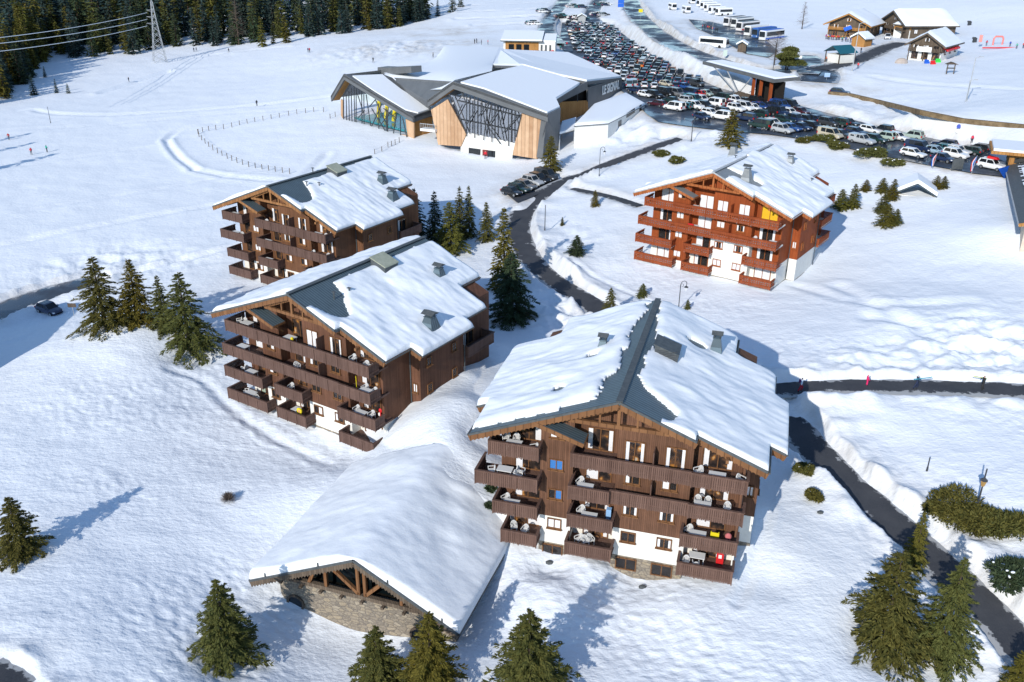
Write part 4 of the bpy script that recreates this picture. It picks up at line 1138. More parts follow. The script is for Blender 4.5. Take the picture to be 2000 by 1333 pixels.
# ------------------------------------------------------------------ the sports hall
hall = thing('sports_hall', 'angular dark grey hall with timber cladding and a white wall sign', 'hall', tuple(atz(940, 300, 4.0)))
_hb = Vector(hall.location)
def hp(p): return (p[0] - _hb[0], p[1] - _hb[1], p[2] - _hb[2])
def vplane(pa, pb):
    a, b = np.asarray(pa, float), np.asarray(pb, float)
    d = b - a; d[2] = 0; d /= np.linalg.norm(d)
    n = np.array([d[1], -d[0], 0])
    return a, d, n
def panel(name, ma, plane, off, pix, thick=.15, parent=hall, flip=False):
    a, d, n = plane
    P = [hp(onplane(u, v, a + n * off, n)) for u, v in pix]
    mb = MB(); mb.prism(P, tuple(-n * thick)); return mb.build(name, ma, parent)
def slabpoly(name, ma, pts, thick, parent=hall, up=0.0, inset=0.0):
    c = np.mean(np.array(pts), axis=0)
    P = [hp(np.array(p) + (c - np.array(p)) * inset * np.array([1, 1, .0]) + np.array([0, 0, up])) for p in pts]
    mb = MB(); mb.prism(P, (0, 0, -thick)); return mb.build(name, ma, parent)
def s_plane(K, Rr, rdir):
    n = np.cross(np.asarray(Rr) - np.asarray(K), rdir); n /= np.linalg.norm(n)
    if n[2] < 0: n = -n
    return n
c2 = lambda u, v: (840 + u / 4.762, 60 + v / 4.762)
c1 = lambda u, v: (640 + u / 5.128, 60 + v / 5.128)
M['hall_metal'] = m_noise('grey_zinc_cladding', (0.105, 0.112, 0.120), (0.135, 0.142, 0.150), .5, .5, 0)
M['snow_reflection'] = m_noise('snow_reflection_panel', (.42, .44, .50), (.62, .64, .70), .4, .9, 0)  # pale tone stands in for snow mirrored in the hall glass
M['pool'] = mat('turquoise_pool', (.02, .26, .28), .15)
# right-hand front volume
F2 = vplane(atz(855.7, 283, 4.0), atz(1049, 308.5, 4.1))
q2 = lambda u, v, off=1.4: onplane(*c2(u, v), F2[0] + F2[2] * off, F2[2])
K2, L2, R2 = q2(215, 480), q2(-25, 650), q2(1095, 785)
r2 = -F2[2]
n2 = s_plane(K2, R2, r2)
o2 = lambda u, v: onplane(*c2(u, v), K2, n2)
roof2 = [K2, R2, o2(1215, 725), o2(1165, 632), o2(1400, 490), o2(1175, 418), o2(860, 330), o2(575, 392)]
rf = slabpoly('roof', M['hall_metal'], roof2, .5)
slabpoly('roof_snow', M['roof_snow'], [o2(285, 490), o2(500, 545), o2(1090, 772), o2(1205, 718), o2(1168, 636), o2(1392, 495), o2(1180, 422), o2(860, 333), o2(590, 394)], .5, hall, .3)
lp = [K2, L2, L2 + r2 * 16, K2 + r2 * 16]
slabpoly('roof', M['hall_metal'], lp, .5)
for a, b in ((K2, R2), (K2, L2)):
    mb = MB(); mb.prism([hp(a + [0, 0, .12]), hp(b + [0, 0, .12]), hp(b + [0, 0, -1.35]), hp(a + [0, 0, -1.35])], tuple(r2 * .45)); mb.build('fascia', M['hall_metal'], hall)
mb = MB(); mb.prism([hp(K2 + r2 * .4 + [0, 0, -1.2]), hp(L2 + r2 * .4 + [0, 0, -1.3]), hp(L2 + r2 * 2.2 + [0, 0, -1.3]), hp(K2 + r2 * 2.2 + [0, 0, -1.2])], (0, 0, .12)); mb.build('soffit', M['orange_wood'], hall)
b1, b2_ = atz(*c2(1000, 1182), 4.1), atz(1092, 292, 5.0)
mb = MB(); R2b = o2(1215, 725)
P = [hp(R2 + [0, 0, -.05]), hp(b1), hp(b2_), hp(R2b + [0, 0, -.05])]
mb.add(P + [hp(np.array(hp_) + np.array(_hb) + r2 * .3 - F2[1] * .4) for hp_ in P], [(0, 1, 2, 3), (7, 6, 5, 4), (0, 4, 5, 1), (1, 5, 6, 2), (2, 6, 7, 3), (3, 7, 4, 0)]); mb.build('side_wall', M['hall_metal'], hall)
panel('side_wall', M['hall_metal'], F2, .55, [c2(*q) for q in [(1033, 822), (1095, 800), (1062, 1000), (1045, 1190), (990, 1180)]], .4)
panel('timber_cladding', M['larch'], F2, .5, [c2(*q) for q in [(162, 640), (8, 738), (75, 1062), (285, 1078), (335, 965)]], .3)
panel('timber_cladding', M['larch'], F2, .5, [c2(*q) for q in [(852, 768), (1035, 822), (995, 1195), (765, 1158)]], .3)
panel('base_wall', M['plaster'], F2, .2, [c2(*q) for q in [(335, 945), (800, 1050), (765, 1158), (760, 1250), (285, 1235), (285, 1078)]], .3)
panel('glazing', m_glass('hall_glass', clear=.7, mirror=.5), F2, .1, [c2(*q) for q in [(190, 600), (852, 765), (798, 1060), (335, 965)]], .06)
panel('interior', M['snow_reflection'], F2, -2.2, [c2(*q) for q in [(170, 590), (880, 740), (830, 1080), (300, 970)]], .3)  # backing panel with the snow's reflection put into its colour
STR2 = [((340, 600), (340, 985)), ((370, 610), (370, 965)), ((415, 590), (415, 1000)), ((446, 620), (446, 980)), ((478, 640), (530, 990)), ((540, 690), (497, 1020)), ((575, 680), (575, 1040)), ((606, 690), (606, 1000)), ((620, 690), (690, 1030)), ((730, 725), (730, 1075)), ((763, 745), (763, 1040)),
        ((290, 560), (345, 700)), ((270, 640), (330, 560)), ((420, 740), (345, 870)), ((560, 640), (450, 800)), ((500, 840), (655, 1055)), ((640, 720), (530, 900)), ((820, 790), (670, 960)), ((848, 780), (800, 990)), ((690, 710), (650, 880)), ((790, 750), (828, 880)), ((250, 790), (300, 690)), ((205, 620), (340, 960))]
for a, b in STR2:
    pa, pb = (onplane(*c2(*q), F2[0] + F2[2] * .7, F2[2]) for q in (a, b))
    mb = MB(); mb.bar(hp(pa), hp(pb), .17, .15, up=tuple(F2[2])); mb.build('steel_strut', M['steel'], hall)
for v0, v1 in ((690, 740), (860, 880)):
    mb = MB(); mb.bar(hp(onplane(*c2(250, v0 - 40), F2[0] + F2[2] * .3, F2[2])), hp(onplane(*c2(840, v1 + 60), F2[0] + F2[2] * .3, F2[2])), .18, .16); mb.build('transom', M['steel'], hall)
for q, mm in (([(358, 1090), (468, 1105), (465, 1208), (358, 1180)], 'car_glass'), ([(486, 1108), (532, 1112), (532, 1216), (486, 1210)], 'red_door'), ([(534, 1114), (605, 1122), (604, 1216), (534, 1216)], 'car_glass')):
    if mm == 'red_door': M['red_door'] = mat('dark_red_doorway', (.16, .03, .03), .6)
    panel('entrance_door', M[mm], F2, .32, [c2(*p) for p in q], .1)
# left-hand front volume with the pool
F1 = vplane(atz(669, 232, 4.3), atz(807.7, 271, 4.0))
q1 = lambda u, v, off=1.6: onplane(*c1(u, v), F1[0] + F1[2] * off, F1[2])
K1, L1, R1 = q1(160, 440), q1(30, 660), q1(850, 862)
r1 = -F1[2]
n1 = s_plane(K1, R1, r1)
o1 = lambda u, v: onplane(*c1(u, v), K1, n1)
roof1 = [K1, R1, o1(1040, 798), o1(905, 690), o1(760, 590), o1(640, 470), o1(560, 440)]
slabpoly('roof', M['hall_metal'], roof1, .5)
slabpoly('roof_snow', M['roof_snow'], [o1(250, 462), o1(480, 620), o1(780, 800), o1(905, 832), o1(1022, 796), o1(900, 700), o1(740, 600), o1(610, 500), o1(550, 448)], .4, hall, .25)
slabpoly('roof', M['hall_metal'], [K1, L1, L1 + r1 * 12, K1 + r1 * 12], .5)
for a, b in ((K1, R1), (K1, L1)):
    mb = MB(); mb.prism([hp(a + [0, 0, .1]), hp(b + [0, 0, .1]), hp(b + [0, 0, -1.2]), hp(a + [0, 0, -1.2])], tuple(r1 * .45)); mb.build('fascia', M['hall_metal'], hall)
Rb = o1(1040, 798)
mb = MB(); mb.prism([hp(R1 + [0, 0, .08]), hp(Rb + [0, 0, .08]), hp(Rb + [0, 0, -1.3]), hp(R1 + [0, 0, -1.3])], tuple(r1 * .3 - F1[1] * .3)); mb.build('fascia', M['hall_metal'], hall)
mb = MB(); mb.prism([hp(K1 + r1 * .4 + [0, 0, -1.1]), hp(L1 + r1 * .4 + [0, 0, -1.1]), hp(L1 + r1 * 2.4 + [0, 0, -1.1]), hp(K1 + r1 * 2.4 + [0, 0, -1.1])], (0, 0, .12)); mb.build('soffit', M['orange_wood'], hall)
panel('glazing', m_glass('pool_glass', clear=.97), F1, .1, [c1(*q) for q in [(150, 640), (240, 540), (780, 900), (795, 1060), (270, 990), (150, 880)]], .06)
panel('interior', m_noise('pool_hall_wall', (.30, .40, .42), (.62, .66, .64), .25, .9, 0), F1, -13, [c1(*q) for q in [(100, 560), (240, 480), (830, 830), (830, 1100), (220, 1020), (100, 900)]], .3)
mb = MB(); P = [F1[0] + F1[1] * a - F1[2] * b for a, b in ((4, .6), (26.5, .6), (26.5, 12.8), (4, 12.8))]
mb.prism([hp((p[0], p[1], 5.2)) for p in P], (0, 0, -.4)); mb.build('swimming_pool', M['pool'], hall)
for a, hgt in ((9, 6), (12, 5), (15, 4.2)):
    p = F1[0] + F1[1] * a - F1[2] * 4.0
    mb = MB(); mb.tube(hp((p[0], p[1], 5.4)), hp((p[0] + .8, p[1], 5.4 + hgt)), .45, n=10); mb.build('water_slide', M['yellow'], hall)
panel('timber_cladding', M['larch'], F1, .35, [c1(*q) for q in [(780, 888), (862, 925), (862, 1085), (800, 1085)]], .3)
F1s = vplane(atz(807.7, 271, 4.0), atz(846, 263, 4.0))
panel('timber_cladding', M['orange_wood'], F1s, .1, [c1(*q) for q in [(858, 915), (1052, 860), (1050, 1045), (860, 1088)]], .3)
panel('timber_cladding', M['larch'], F1, .3, [c1(*q) for q in [(130, 690), (150, 700), (150, 885), (132, 850)]], .3)
panel('timber_plinth', M['larch'], F1, .45, [c1(*q) for q in [(285, 975), (795, 1050), (795, 1090), (285, 1008)]], .25)
STR1 = [((160, 660), (160, 900)), ((185, 640), (190, 920)), ((210, 610), (218, 950)), ((235, 580), (245, 970)), ((262, 560), (275, 985)), ((285, 580), (285, 990)), ((340, 620), (345, 1010)), ((362, 640), (365, 1010)), ((385, 640), (440, 1020)), ((300, 640), (360, 830)), ((510, 730), (512, 1030)), ((585, 770), (592, 1040)), ((600, 800), (600, 1040)),
        ((655, 1050), (690, 840)), ((728, 860), (730, 1085)), ((750, 870), (795, 1080)), ((540, 740), (440, 960)), ((440, 780), (585, 1020)), ((640, 800), (520, 960)), ((420, 760), (480, 690)), ((300, 880), (370, 800)), ((480, 700), (600, 960)), ((560, 780), (690, 880))]
for a, b in STR1:
    pa, pb = (onplane(*c1(*q), F1[0] + F1[2] * .8, F1[2]) for q in (a, b))
    mb = MB(); mb.bar(hp(pa), hp(pb), .17, .15, up=tuple(F1[2])); mb.build('steel_strut', M['steel'], hall)
# bridge between the two volumes
mb = MB(); pa, pb = onplane(*c1(950, 985), F2[0] + F2[2] * .5, F2[2]), onplane(*c1(1095, 1000), F2[0] + F2[2] * .5, F2[2])
pa, pb = np.array(hp(pa)), np.array(hp(pb))
mb.bar(pa, pb, 1.8, .5)
mb2 = MB()
for t in np.linspace(0, 1, 9): mb2.bar(pa + (pb - pa) * t + F2[2] * .85, pa + (pb - pa) * t + F2[2] * .85 + [0, 0, 1.3], .07, .07, up=(0, 1, 0))
mb2.bar(pa + F2[2] * .85 + [0, 0, 1.3], pb + F2[2] * .85 + [0, 0, 1.3], .1, .1)
br = mb.build('footbridge', M['white'], hall); mb2.build('railing', M['galv'], br)
# rear volume: long snow roof and the grey wall with the sign
F3 = vplane(atz(1150, 221, 7.5), atz(1214, 188, 8.4))
q3 = lambda u, v, off=0: onplane(*c2(u, v), F3[0] + F3[2] * off, F3[2])
panel('sign_wall', M['hall_metal'], F3, 0, [c2(*q) for q in [(1468, 530), (1785, 440), (1788, 620), (1700, 660), (1470, 790)]], .4)
A1, A2 = q3(1462, 478, .1), q3(1785, 440, .1)
back = [atz(*c2(1285, 212), 12.6), atz(985, 99, 13.2), atz(974, 94.6, 13.6), atz(869, 90.5, 13.6), atz(849, 120, 12.2)]
mid_ = [o1(560, 440), o1(760, 590) + [0, 0, .1], K2 + r2 * 6 - F2[1] * 2.5, o2(575, 392), o2(860, 330), o2(1175, 418)]
slabpoly('roof', M['hall_metal'], [A1, A2, back[0], back[1], back[2], atz(960, 128, 13.8), o2(860, 330), o2(1175, 418)], .6)
slabpoly('roof_snow', M['roof_snow'], [A1 + [0, 0, 0], A2, back[0], back[1], back[2], atz(960, 128, 13.8), o2(860, 330), o2(1175, 418)], .5, hall, .42, .012)
_lm = K2 + (L2 - K2) * .5 + r2 * .4
up_ = np.array([0, 0, .34])
ring_ = [np.array(p) + up_ for p in (o1(560, 440), o1(645, 484), o1(790, 612), _lm, K2 + r2 * .7, o2(575, 392), atz(962, 130, 14.0), back[2], back[3], back[4])]
bm = bmesh.new()
cv = bm.verts.new(hp(np.mean([ring_[0], ring_[4], ring_[5], ring_[9]], axis=0)))
rv = [bm.verts.new(hp(p)) for p in ring_]
for a, b in zip(rv, rv[1:] + rv[:1]): bm.faces.new((cv, a, b))
bmesh.ops.subdivide_edges(bm, edges=bm.edges[:], cuts=5, use_grid_fill=True)
for _ in range(12): bmesh.ops.smooth_vert(bm, verts=[v for v in bm.verts if not v.is_boundary], factor=.5, use_axis_x=True, use_axis_y=True, use_axis_z=True)
bmesh.ops.recalc_face_normals(bm, faces=bm.faces[:])
if sum(f.normal.z for f in bm.faces) < 0: bmesh.ops.reverse_faces(bm, faces=bm.faces[:])
_me = bpy.data.meshes.new('roof_snow'); bm.to_mesh(_me); bm.free(); _me.materials.append(M['roof_snow'])
_me.polygons.foreach_set('use_smooth', [True] * len(_me.polygons)); link('roof_snow', _me, hall)
slabpoly('valley_roof', M['hall_metal'], [o1(640, 470), o1(760, 590), o1(1035, 795), L2 + r2 * .5, K2 + r2 * .6], .4, hall, .0)
panel('rooftop_plant', M['hall_metal'], (F1[0], F1[1], F1[2]), -9, [c1(*q) for q in [(500, 368), (605, 372), (835, 362), (840, 425), (605, 440), (500, 430)]], 3.0)
F4 = vplane(atz(1096, 246, 6.5), atz(1149, 221.5, 7.5))
panel('timber_cladding', M['orange_wood'], F4, 0, [c2(*q) for q in [(1205, 665), (1470, 650), (1472, 765), (1330, 855), (1212, 850)]], .3)
panel('loggia_back', M['dark_room'], F4, -1.2, [c2(*q) for q in [(1190, 640), (1475, 500), (1475, 665), (1200, 680)]], .2)
panel('fascia', M['hall_metal'], F4, .6, [c2(*q) for q in [(1163, 628), (1466, 476), (1466, 545), (1230, 660), (1190, 690)]], .3)
for u in (1372, 1465):
    mb = MB(); mb.bar(hp(onplane(*c2(u, 560), F4[0] + F4[2] * .2, F4[2])), hp(onplane(*c2(u, 660), F4[0] + F4[2] * .2, F4[2])), .2, .2, up=(0, 1, 0)); mb.build('post', M['steel'], hall)
# lettering on the wall
cu = bpy.data.curves.new('lettering', 'FONT')
cu.body = 'LE SIGNAL'; cu.size = 1.0; cu.extrude = .06; cu.offset = .028; cu.space_character = .98
cu.materials.append(M['white'])
_t = link('lettering_curve', cu); bpy.context.view_layer.update()
_tm = bpy.data.meshes.new_from_object(_t.evaluated_get(bpy.context.evaluated_depsgraph_get())); bpy.data.objects.remove(_t)
txt = link('lettering', _tm, hall)
pl, pr = q3(1600, 598, .12), q3(1757, 552, .12)
_d = (pr - pl); _d[2] = 0; wl_ = float(np.linalg.norm(_d)); _d /= wl_
bpy.context.view_layer.update()
wt_ = max(.1, txt.dimensions.x)
hgt_t = 2.1
mtx = Matrix(((_d[0] * wl_ / wt_, 0, F3[2][0], 0), (_d[1] * wl_ / wt_, 0, F3[2][1], 0), (0, hgt_t / .73, 0, 0), (0, 0, 0, 1)))
txt.matrix_local = Matrix.Translation(Vector(hp(pl))) @ mtx
# low white annex and glazed porch
c0, c1_, c2_ = atz(1186.5, 274, 6.6), atz(1121, 283, 6.0), atz(1258, 224, 8.5)
annex = thing('annex', 'low white rendered building with a snow roof beside the dark hall', 'building', tuple(c0))
ab = Vector(c0)
def poly_house(root, foot, h, wall_m, snow=.55, over=.35):
    b = Vector(root.location)
    lo = [Vector(p) - b for p in foot]
    mb = MB()
    n = len(lo); top = [Vector((p.x, p.y, h_)) for p, h_ in zip(lo, h)]
    mb.add([(p.x, p.y, p.z - 2) for p in lo] + [tuple(p) for p in top], [tuple(range(n - 1, -1, -1)), tuple(range(n, 2 * n))] + [(i, (i + 1) % n, (i + 1) % n + n, i + n) for i in range(n)])
    mb.build('wall', wall_m, root)
    c = sum(top, Vector()) / n
    ou = [p + (p - c).normalized() * over for p in top]
    mb = MB(); mb.prism([(p.x, p.y, t.z + .14) for p, t in zip(ou, top)], (0, 0, -.13)); mb.build('roof', M['hall_metal'], root)
    mb = MB(); inn = [c + (p - c) * .985 for p in ou]
    rings = [[(c.x + (p.x - c.x) * k, c.y + (p.y - c.y) * k, t.z + .142 + dz) for p, t in zip(inn, top)] for k, dz in ((1, 0), (.985, snow * .7), (.93, snow), (.6, snow * 1.05))]
    vs = [v for r_ in rings for v in r_]
    fs = [(j * n + i, j * n + (i + 1) % n, (j + 1) * n + (i + 1) % n, (j + 1) * n + i) for j in range(3) for i in range(n)] + [tuple(range(3 * n, 4 * n))]
    mb.add(vs, fs); mb.build('roof_snow', M['roof_snow'], root, True)
bk1, bk2 = atz(1160, 238, 7.3), atz(1222, 205, 8.6)
poly_house(annex, [c1_, c0, c2_, bk2, bk1], [3.1, 3.3, 3.9, 4.3, 4.0], M['plaster'])
FA = vplane(c0, c2_)
for u0, u1, v0, v1 in ((1208, 1214, 238, 251), (1224, 1240, 222, 231), (1249, 1253, 207, 220)):
    a = [onplane(u, v, FA[0] + FA[2] * .06, FA[2]) for u, v in ((u0, v1), (u1, v1 - (u1 - u0) * .68), (u1, v0 - (u1 - u0) * .68), (u0, v0))]
    mb = MB(); mb.prism([tuple(Vector(p) - ab) for p in a], tuple(-FA[2] * .05)); mb.build('window', M['car_glass'], annex)
porch = thing('glazed_porch', 'small glazed porch with a sloping snow roof between hall and white annex', 'porch', tuple(atz(1095, 292, 5.0)))
pb_ = Vector(porch.location)
pz = [atz(1092, 293, 5), atz(1121, 281, 5.6), atz(1124, 262, 6.2), atz(1097, 272, 5.8)]
zt_ = [3.0, 3.2, 4.2, 4.0]
P = [Vector(p) - pb_ for p in pz]
mb = MB()
for p, z in zip(P, zt_): mb.bar((p.x, p.y, p.z - 1), (p.x, p.y, z), .2, .2, up=(0, 1, 0))
mb.build('post', M['galv'], porch)
mb = MB(); mb.prism([(p.x, p.y, z) for p, z in zip(P, zt_)], (0, 0, .2)); mb.build('roof', M['hall_metal'], porch)
mb = MB(); mb.prism([(p.x, p.y, z + .2) for p, z in zip(P, zt_)], (0, 0, .4)); mb.build('roof_snow', M['roof_snow'], porch)
mb = MB(); mb.add([(P[0].x, P[0].y, P[0].z - 1), (P[1].x, P[1].y, P[1].z - 1), (P[1].x, P[1].y, 2.6), (P[0].x, P[0].y, 2.4)], [(0, 1, 2, 3)]); mb.build('glazing', M['glass'], porch)

# ------------------------------------------------------------------ generic gabled house in the village
def gable_house(label, base_l, base_r, depth, h_wall, rise, wall, roofm, over=1.0, snow=.5, name='village_chalet', cat='chalet', white=0.0, ridge_x=.5, details=True, beam='old_wood', group=None):
    a, b = np.array(base_l, float), np.array(base_r, float)
    d = (b - a)[:2]; w = float(np.linalg.norm(d)); az = math.atan2(-d[1], d[0])
    root = thing(name, label, cat, (a[0], a[1], (a[2] + b[2]) / 2), -az, group)
    rx = w * ridge_x; zr = h_wall + rise
    sl_, sr_ = rise / rx, rise / (w - rx)
    mb = MB(); mb.prism([(0, 0, white if white else -2), (w, 0, white if white else -2), (w, 0, h_wall), (rx, 0, zr), (0, 0, h_wall)], (0, depth, 0)); mb.build('timber_wall', M[wall], root)
    if white: mb = MB(); mb.box(.05, w - .05, .05, depth - .05, -2, white - .002); mb.build('plaster_wall', M['plaster'], root)
    mb = MB(); sn = MB(); bb = MB()
    for s, L, k in ((-1, rx + over, sl_), (1, w - rx + over, sr_)):
        xe = rx + s * L; ze = zr - k * L
        c = [(rx, -over, zr - .02), (xe, -over, ze - .02), (xe, depth + .5, ze - .02), (rx, depth + .5, zr - .02), (rx, -over, zr + .2), (xe, -over, ze + .2), (xe, depth + .5, ze + .2), (rx, depth + .5, zr + .2)]
        if s < 0: c = [c[1], c[0], c[3], c[2], c[5], c[4], c[7], c[6]]
        mb.hexa(c)
        bb.bar((rx, -over - .04, zr - .02), (xe, -over - .04, ze - .02), .07, .40); bb.bar((xe + s * .04, -over, ze + .02), (xe + s * .04, depth + .5, ze + .02), .06, .3)
        nxs, nys = 10, 12; vs = []
        for j in range(nys + 1):
            for i in range(nxs + 1):
                t = i / nxs; y = -over + .12 + (depth + .5 + over - .2) * j / nys
                e = min(1, min(1 - t, .35) * 5 + .05) ; e = min(e, min(j, nys - j) * 1.2 + .1)
                vs.append((rx + s * (L - .06) * t, y, zr - k * L * t + .205 + snow * e * (1 + .3 * float(noise(t * 3 + y, y * .3, 5)))))
        fs = [(j * (nxs + 1) + i, j * (nxs + 1) + i + 1, (j + 1) * (nxs + 1) + i + 1, (j + 1) * (nxs + 1) + i) for j in range(nys) for i in range(nxs)]
        if s < 0: fs = [f[::-1] for f in fs]
        sn.add(vs, fs)
    rf_ = mb.build('roof', M[roofm], root); bb.build('bargeboard', M[beam], rf_); sn.build('roof_snow', M['roof_snow'], root, True)
    if details:
        mb = MB(); mb.box(-.2, w + .1, -1.3, 0, h_wall * .52, h_wall * .52 + .15)
        o = mb.build('balcony', M[beam], root); mb = MB()
        for i in range(int(w / .4)): mb.box(i * .4, i * .4 + .3, -1.3, -1.25, h_wall * .52, h_wall * .52 + 1.0)
        mb.build('railing', M[beam], o)
        for i, x in enumerate(np.linspace(w * .18, w * .82, 3)):
            make_window(root, 'window', x, -.01, h_wall * .75, 1.5, 1.3, ['s', 'f', None][i], beam)
            make_window(root, 'window', x, -.01, h_wall * .27, 1.7, 1.8, None, beam, 'warm_room')
        make_window(root, 'window', rx, -.01, h_wall + rise * .35, 1.3, 1.0, 's', beam)
        for yy in np.linspace(depth * .2, depth * .8, 3): make_window(root, 'window', w + .01, yy, h_wall * .5, 1.2, 1.3, 'f', beam, face=math.pi / 2)
        for x in (.2, w * .5, w - .2): 
            mb = MB(); mb.bar((x, -1.2, -.5), (x, -1.2, h_wall * .9), .22, .22, up=(0, 1, 0)); mb.build('post', M[beam], root)
    return root
c7 = lambda u, v: (1540 + u / 4.348, v / 4.348)
rest1 = gable_house('busy timber restaurant with a crowded sunny terrace and a blue banner', atz(*c7(335, 312), 14), atz(*c7(655, 335), 14), 16, 4.6, 2.9, 'old_wood', 'slate', 1.6, .6, beam='orange_wood')
rest2 = gable_house('old stone and timber chalet directly behind the restaurant', atz(*c7(790, 285), 14.4), atz(*c7(985, 335), 14.2), 17, 4.4, 3.5, 'old_wood', 'slate', 1.3, .6, white=0)
gable_house('low timber wing with an orange gable beside the old stone chalet', atz(*c7(1020, 330), 14.4), atz(*c7(1180, 310), 14.6), 6, 3.8, 1.0, 'orange_wood', 'slate', .5, .4, white=2.4, details=False)
chalR = gable_house('dark timber chalet with red awnings and a white lower wall', atz(*c7(1015, 500), 14), atz(*c7(1285, 525), 14), 15, 4.4, 2.6, 'old_wood', 'slate', 1.2, .55, white=2.1)
_w = chalR
for t0, t1 in ((.5, 6.2), (7.6, 11.2)):
    w_ = float(np.linalg.norm((atz(*c7(1285, 525), 14) - atz(*c7(1015, 500), 14))[:2]))
    mb = MB(); mb.prism([(w_ + .02, t0, 3.7), (w_ + 1.5, t0, 3.0), (w_ + 1.5, t0, 2.6), (w_ + .02, t0, 3.3)], (0, t1 - t0, 0)); mb.build('awning', M['red'], chalR)
mb = MB(); mb.box(2.2, 6.2, -1.4, -1.32, 2.3, 3.6); mb.build('sign_board', M['white'], chalR)
# banner on the restaurant
mb = MB(); mb.add([(5.2, -2.4, 3.2), (7.6, -2.6, 4.2), (8.2, -2.5, 3.2), (6.0, -2.5, 2.2)], [(0, 1, 2, 3), (3, 2, 1, 0)]); 
tag(mb.build('banner', M['blue'], None), 'blue banner hung in front of the restaurant gable', 'banner')
bpy.data.objects['banner'].matrix_world = Matrix.Translation(rest1.location) @ Matrix.Rotation(rest1.rotation_euler.z, 4, 'Z')
# reception building beside the car park
recep = thing('reception_building', 'flat white and timber building with three big windows by the car park', 'building', tuple(atz(1030, 104, 11.8)))
rb = Vector(recep.location)
FR = vplane(atz(983, 102, 11.8), atz(1084, 104, 11.8))
wr_ = float(np.linalg.norm((atz(1084, 104, 11.8) - atz(983, 102, 11.8))[:2]))
fr = lambda a, b, z: tuple(Vector(FR[0] + FR[1] * a - FR[2] * b + np.array([0, 0, z - FR[0][2] + 11.8])) - rb)
def fbox(name, a0, a1, b0, b1, z0, z1, ma, tilt=0.0):
    mb = MB(); mb.hexa([fr(a0, b0, z0), fr(a1, b0, z0), fr(a1, b1, z0), fr(a0, b1, z0), fr(a0, b0, z1), fr(a1, b0, z1), fr(a1, b1, z1 + tilt), fr(a0, b1, z1 + tilt)])
    return mb.build(name, M[ma], recep)
fbox('wall', 0, wr_, .5, 11, -1, 3.1, 'plaster', 1.4); fbox('timber_front', .6, wr_ * .68, .35, .498, -.5, 2.9, 'orange_wood')
for i in range(3): fbox('window', 1.6 + i * 2.3, 3.2 + i * 2.3, .28, .345, .2, 2.3, 'car_glass')
for i in range(3): fbox('window', wr_ * .72 + i * 1.3, wr_ * .72 + .55 + i * 1.3, .42, .495, .5, 2.2, 'flash')
fbox('roof', -.8, wr_ * .76, -.7, 11.5, 3.12, 3.4, 'flash', 1.4); fbox('roof_snow', -.7, wr_ * .75, -.6, 11.4, 3.402, 3.8, 'roof_snow', 1.4)
fbox('roof_snow', wr_ * .765, wr_ + .1, .4, 10, 3.11, 3.5, 'roof_snow', 1.0)
# long station roof on raking struts
stn = thing('station_shelter', 'long dark flat roofed shelter on raking struts between car park and main road', 'shelter', tuple(atz(1440, 150, 12.0)))
sb = Vector(stn.location)
pa, pb = atz(1372, 126, 15.0), atz(1510, 166, 14.6)
dd_ = pb - pa; dd_[2] = 0; Ls = float(np.linalg.norm(dd_)); dd_ /= Ls; nn_ = np.array([dd_[1], -dd_[0], 0]) * -1
if nn_[0] < 0: nn_ = -nn_
sp_ = lambda t, s, z: tuple(Vector(pa + dd_ * t + nn_ * s + np.array([0, 0, z - pa[2]])) - sb)
mb = MB(); mb.hexa([sp_(0, 0, 15), sp_(Ls, 0, 15), sp_(Ls, 7, 15.3), sp_(2, 5, 15.3), sp_(0, 0, 15.75), sp_(Ls, 0, 15.75), sp_(Ls, 7, 16.0), sp_(2, 5, 16.0)]); mb.build('roof', M['hall_metal'], stn)
mb = MB(); mb.hexa([sp_(.4, .5, 15.77), sp_(Ls - .3, .5, 15.77), sp_(Ls - .3, 6.8, 16.02), sp_(2, 4.8, 16.02), sp_(1, 1.2, 16.02), sp_(Ls - .8, 1.2, 16.05), sp_(Ls - .8, 6.2, 16.3), sp_(2.4, 4.2, 16.3)]); mb.build('roof_snow', M['roof_snow'], stn)
for t0, t1 in ((5, 16), (11, 17), (22, 17.5)):
    if t0 < Ls: mb = MB(); mb.tube(sp_(t0, .4, 15), sp_(min(t1, Ls), .2, 10.6), .14, n=6); mb.build('raking_strut', M['galv'], stn)
for t in (22, 25, 29):
    if t < Ls: mb = MB(); mb.bar(sp_(t, 1.0, 9.5), sp_(t, 1.0, 15), .7, .5, up=(0, 1, 0)); mb.build('timber_post', M['wood_c'], stn)
mb = MB(); mb.hexa([sp_(20, 3, 9.5), sp_(Ls, 3, 9.5), sp_(Ls, 3.3, 9.5), sp_(20, 3.3, 9.5), sp_(20, 3, 15), sp_(Ls, 3, 15), sp_(Ls, 3.3, 15), sp_(20, 3.3, 15)]); mb.build('back_wall', M['dark_room'], stn)
mb = MB()
for i in range(9): mb.hexa([sp_(19 + i * .05, -1.2 - i * .34, 11.4 - i * .17 - 1), sp_(24, -1.2 - i * .34, 11.4 - i * .17 - 1), sp_(24, -.86 - i * .34, 11.4 - i * .17 - 1), sp_(19 + i * .05, -.86 - i * .34, 11.4 - i * .17 - 1), sp_(19 + i * .05, -1.2 - i * .34, 11.4 - i * .17), sp_(24, -1.2 - i * .34, 11.4 - i * .17), sp_(24, -.86 - i * .34, 11.4 - i * .17), sp_(19 + i * .05, -.86 - i * .34, 11.4 - i * .17)])
mb.build('steps', M['old_wood'], stn)
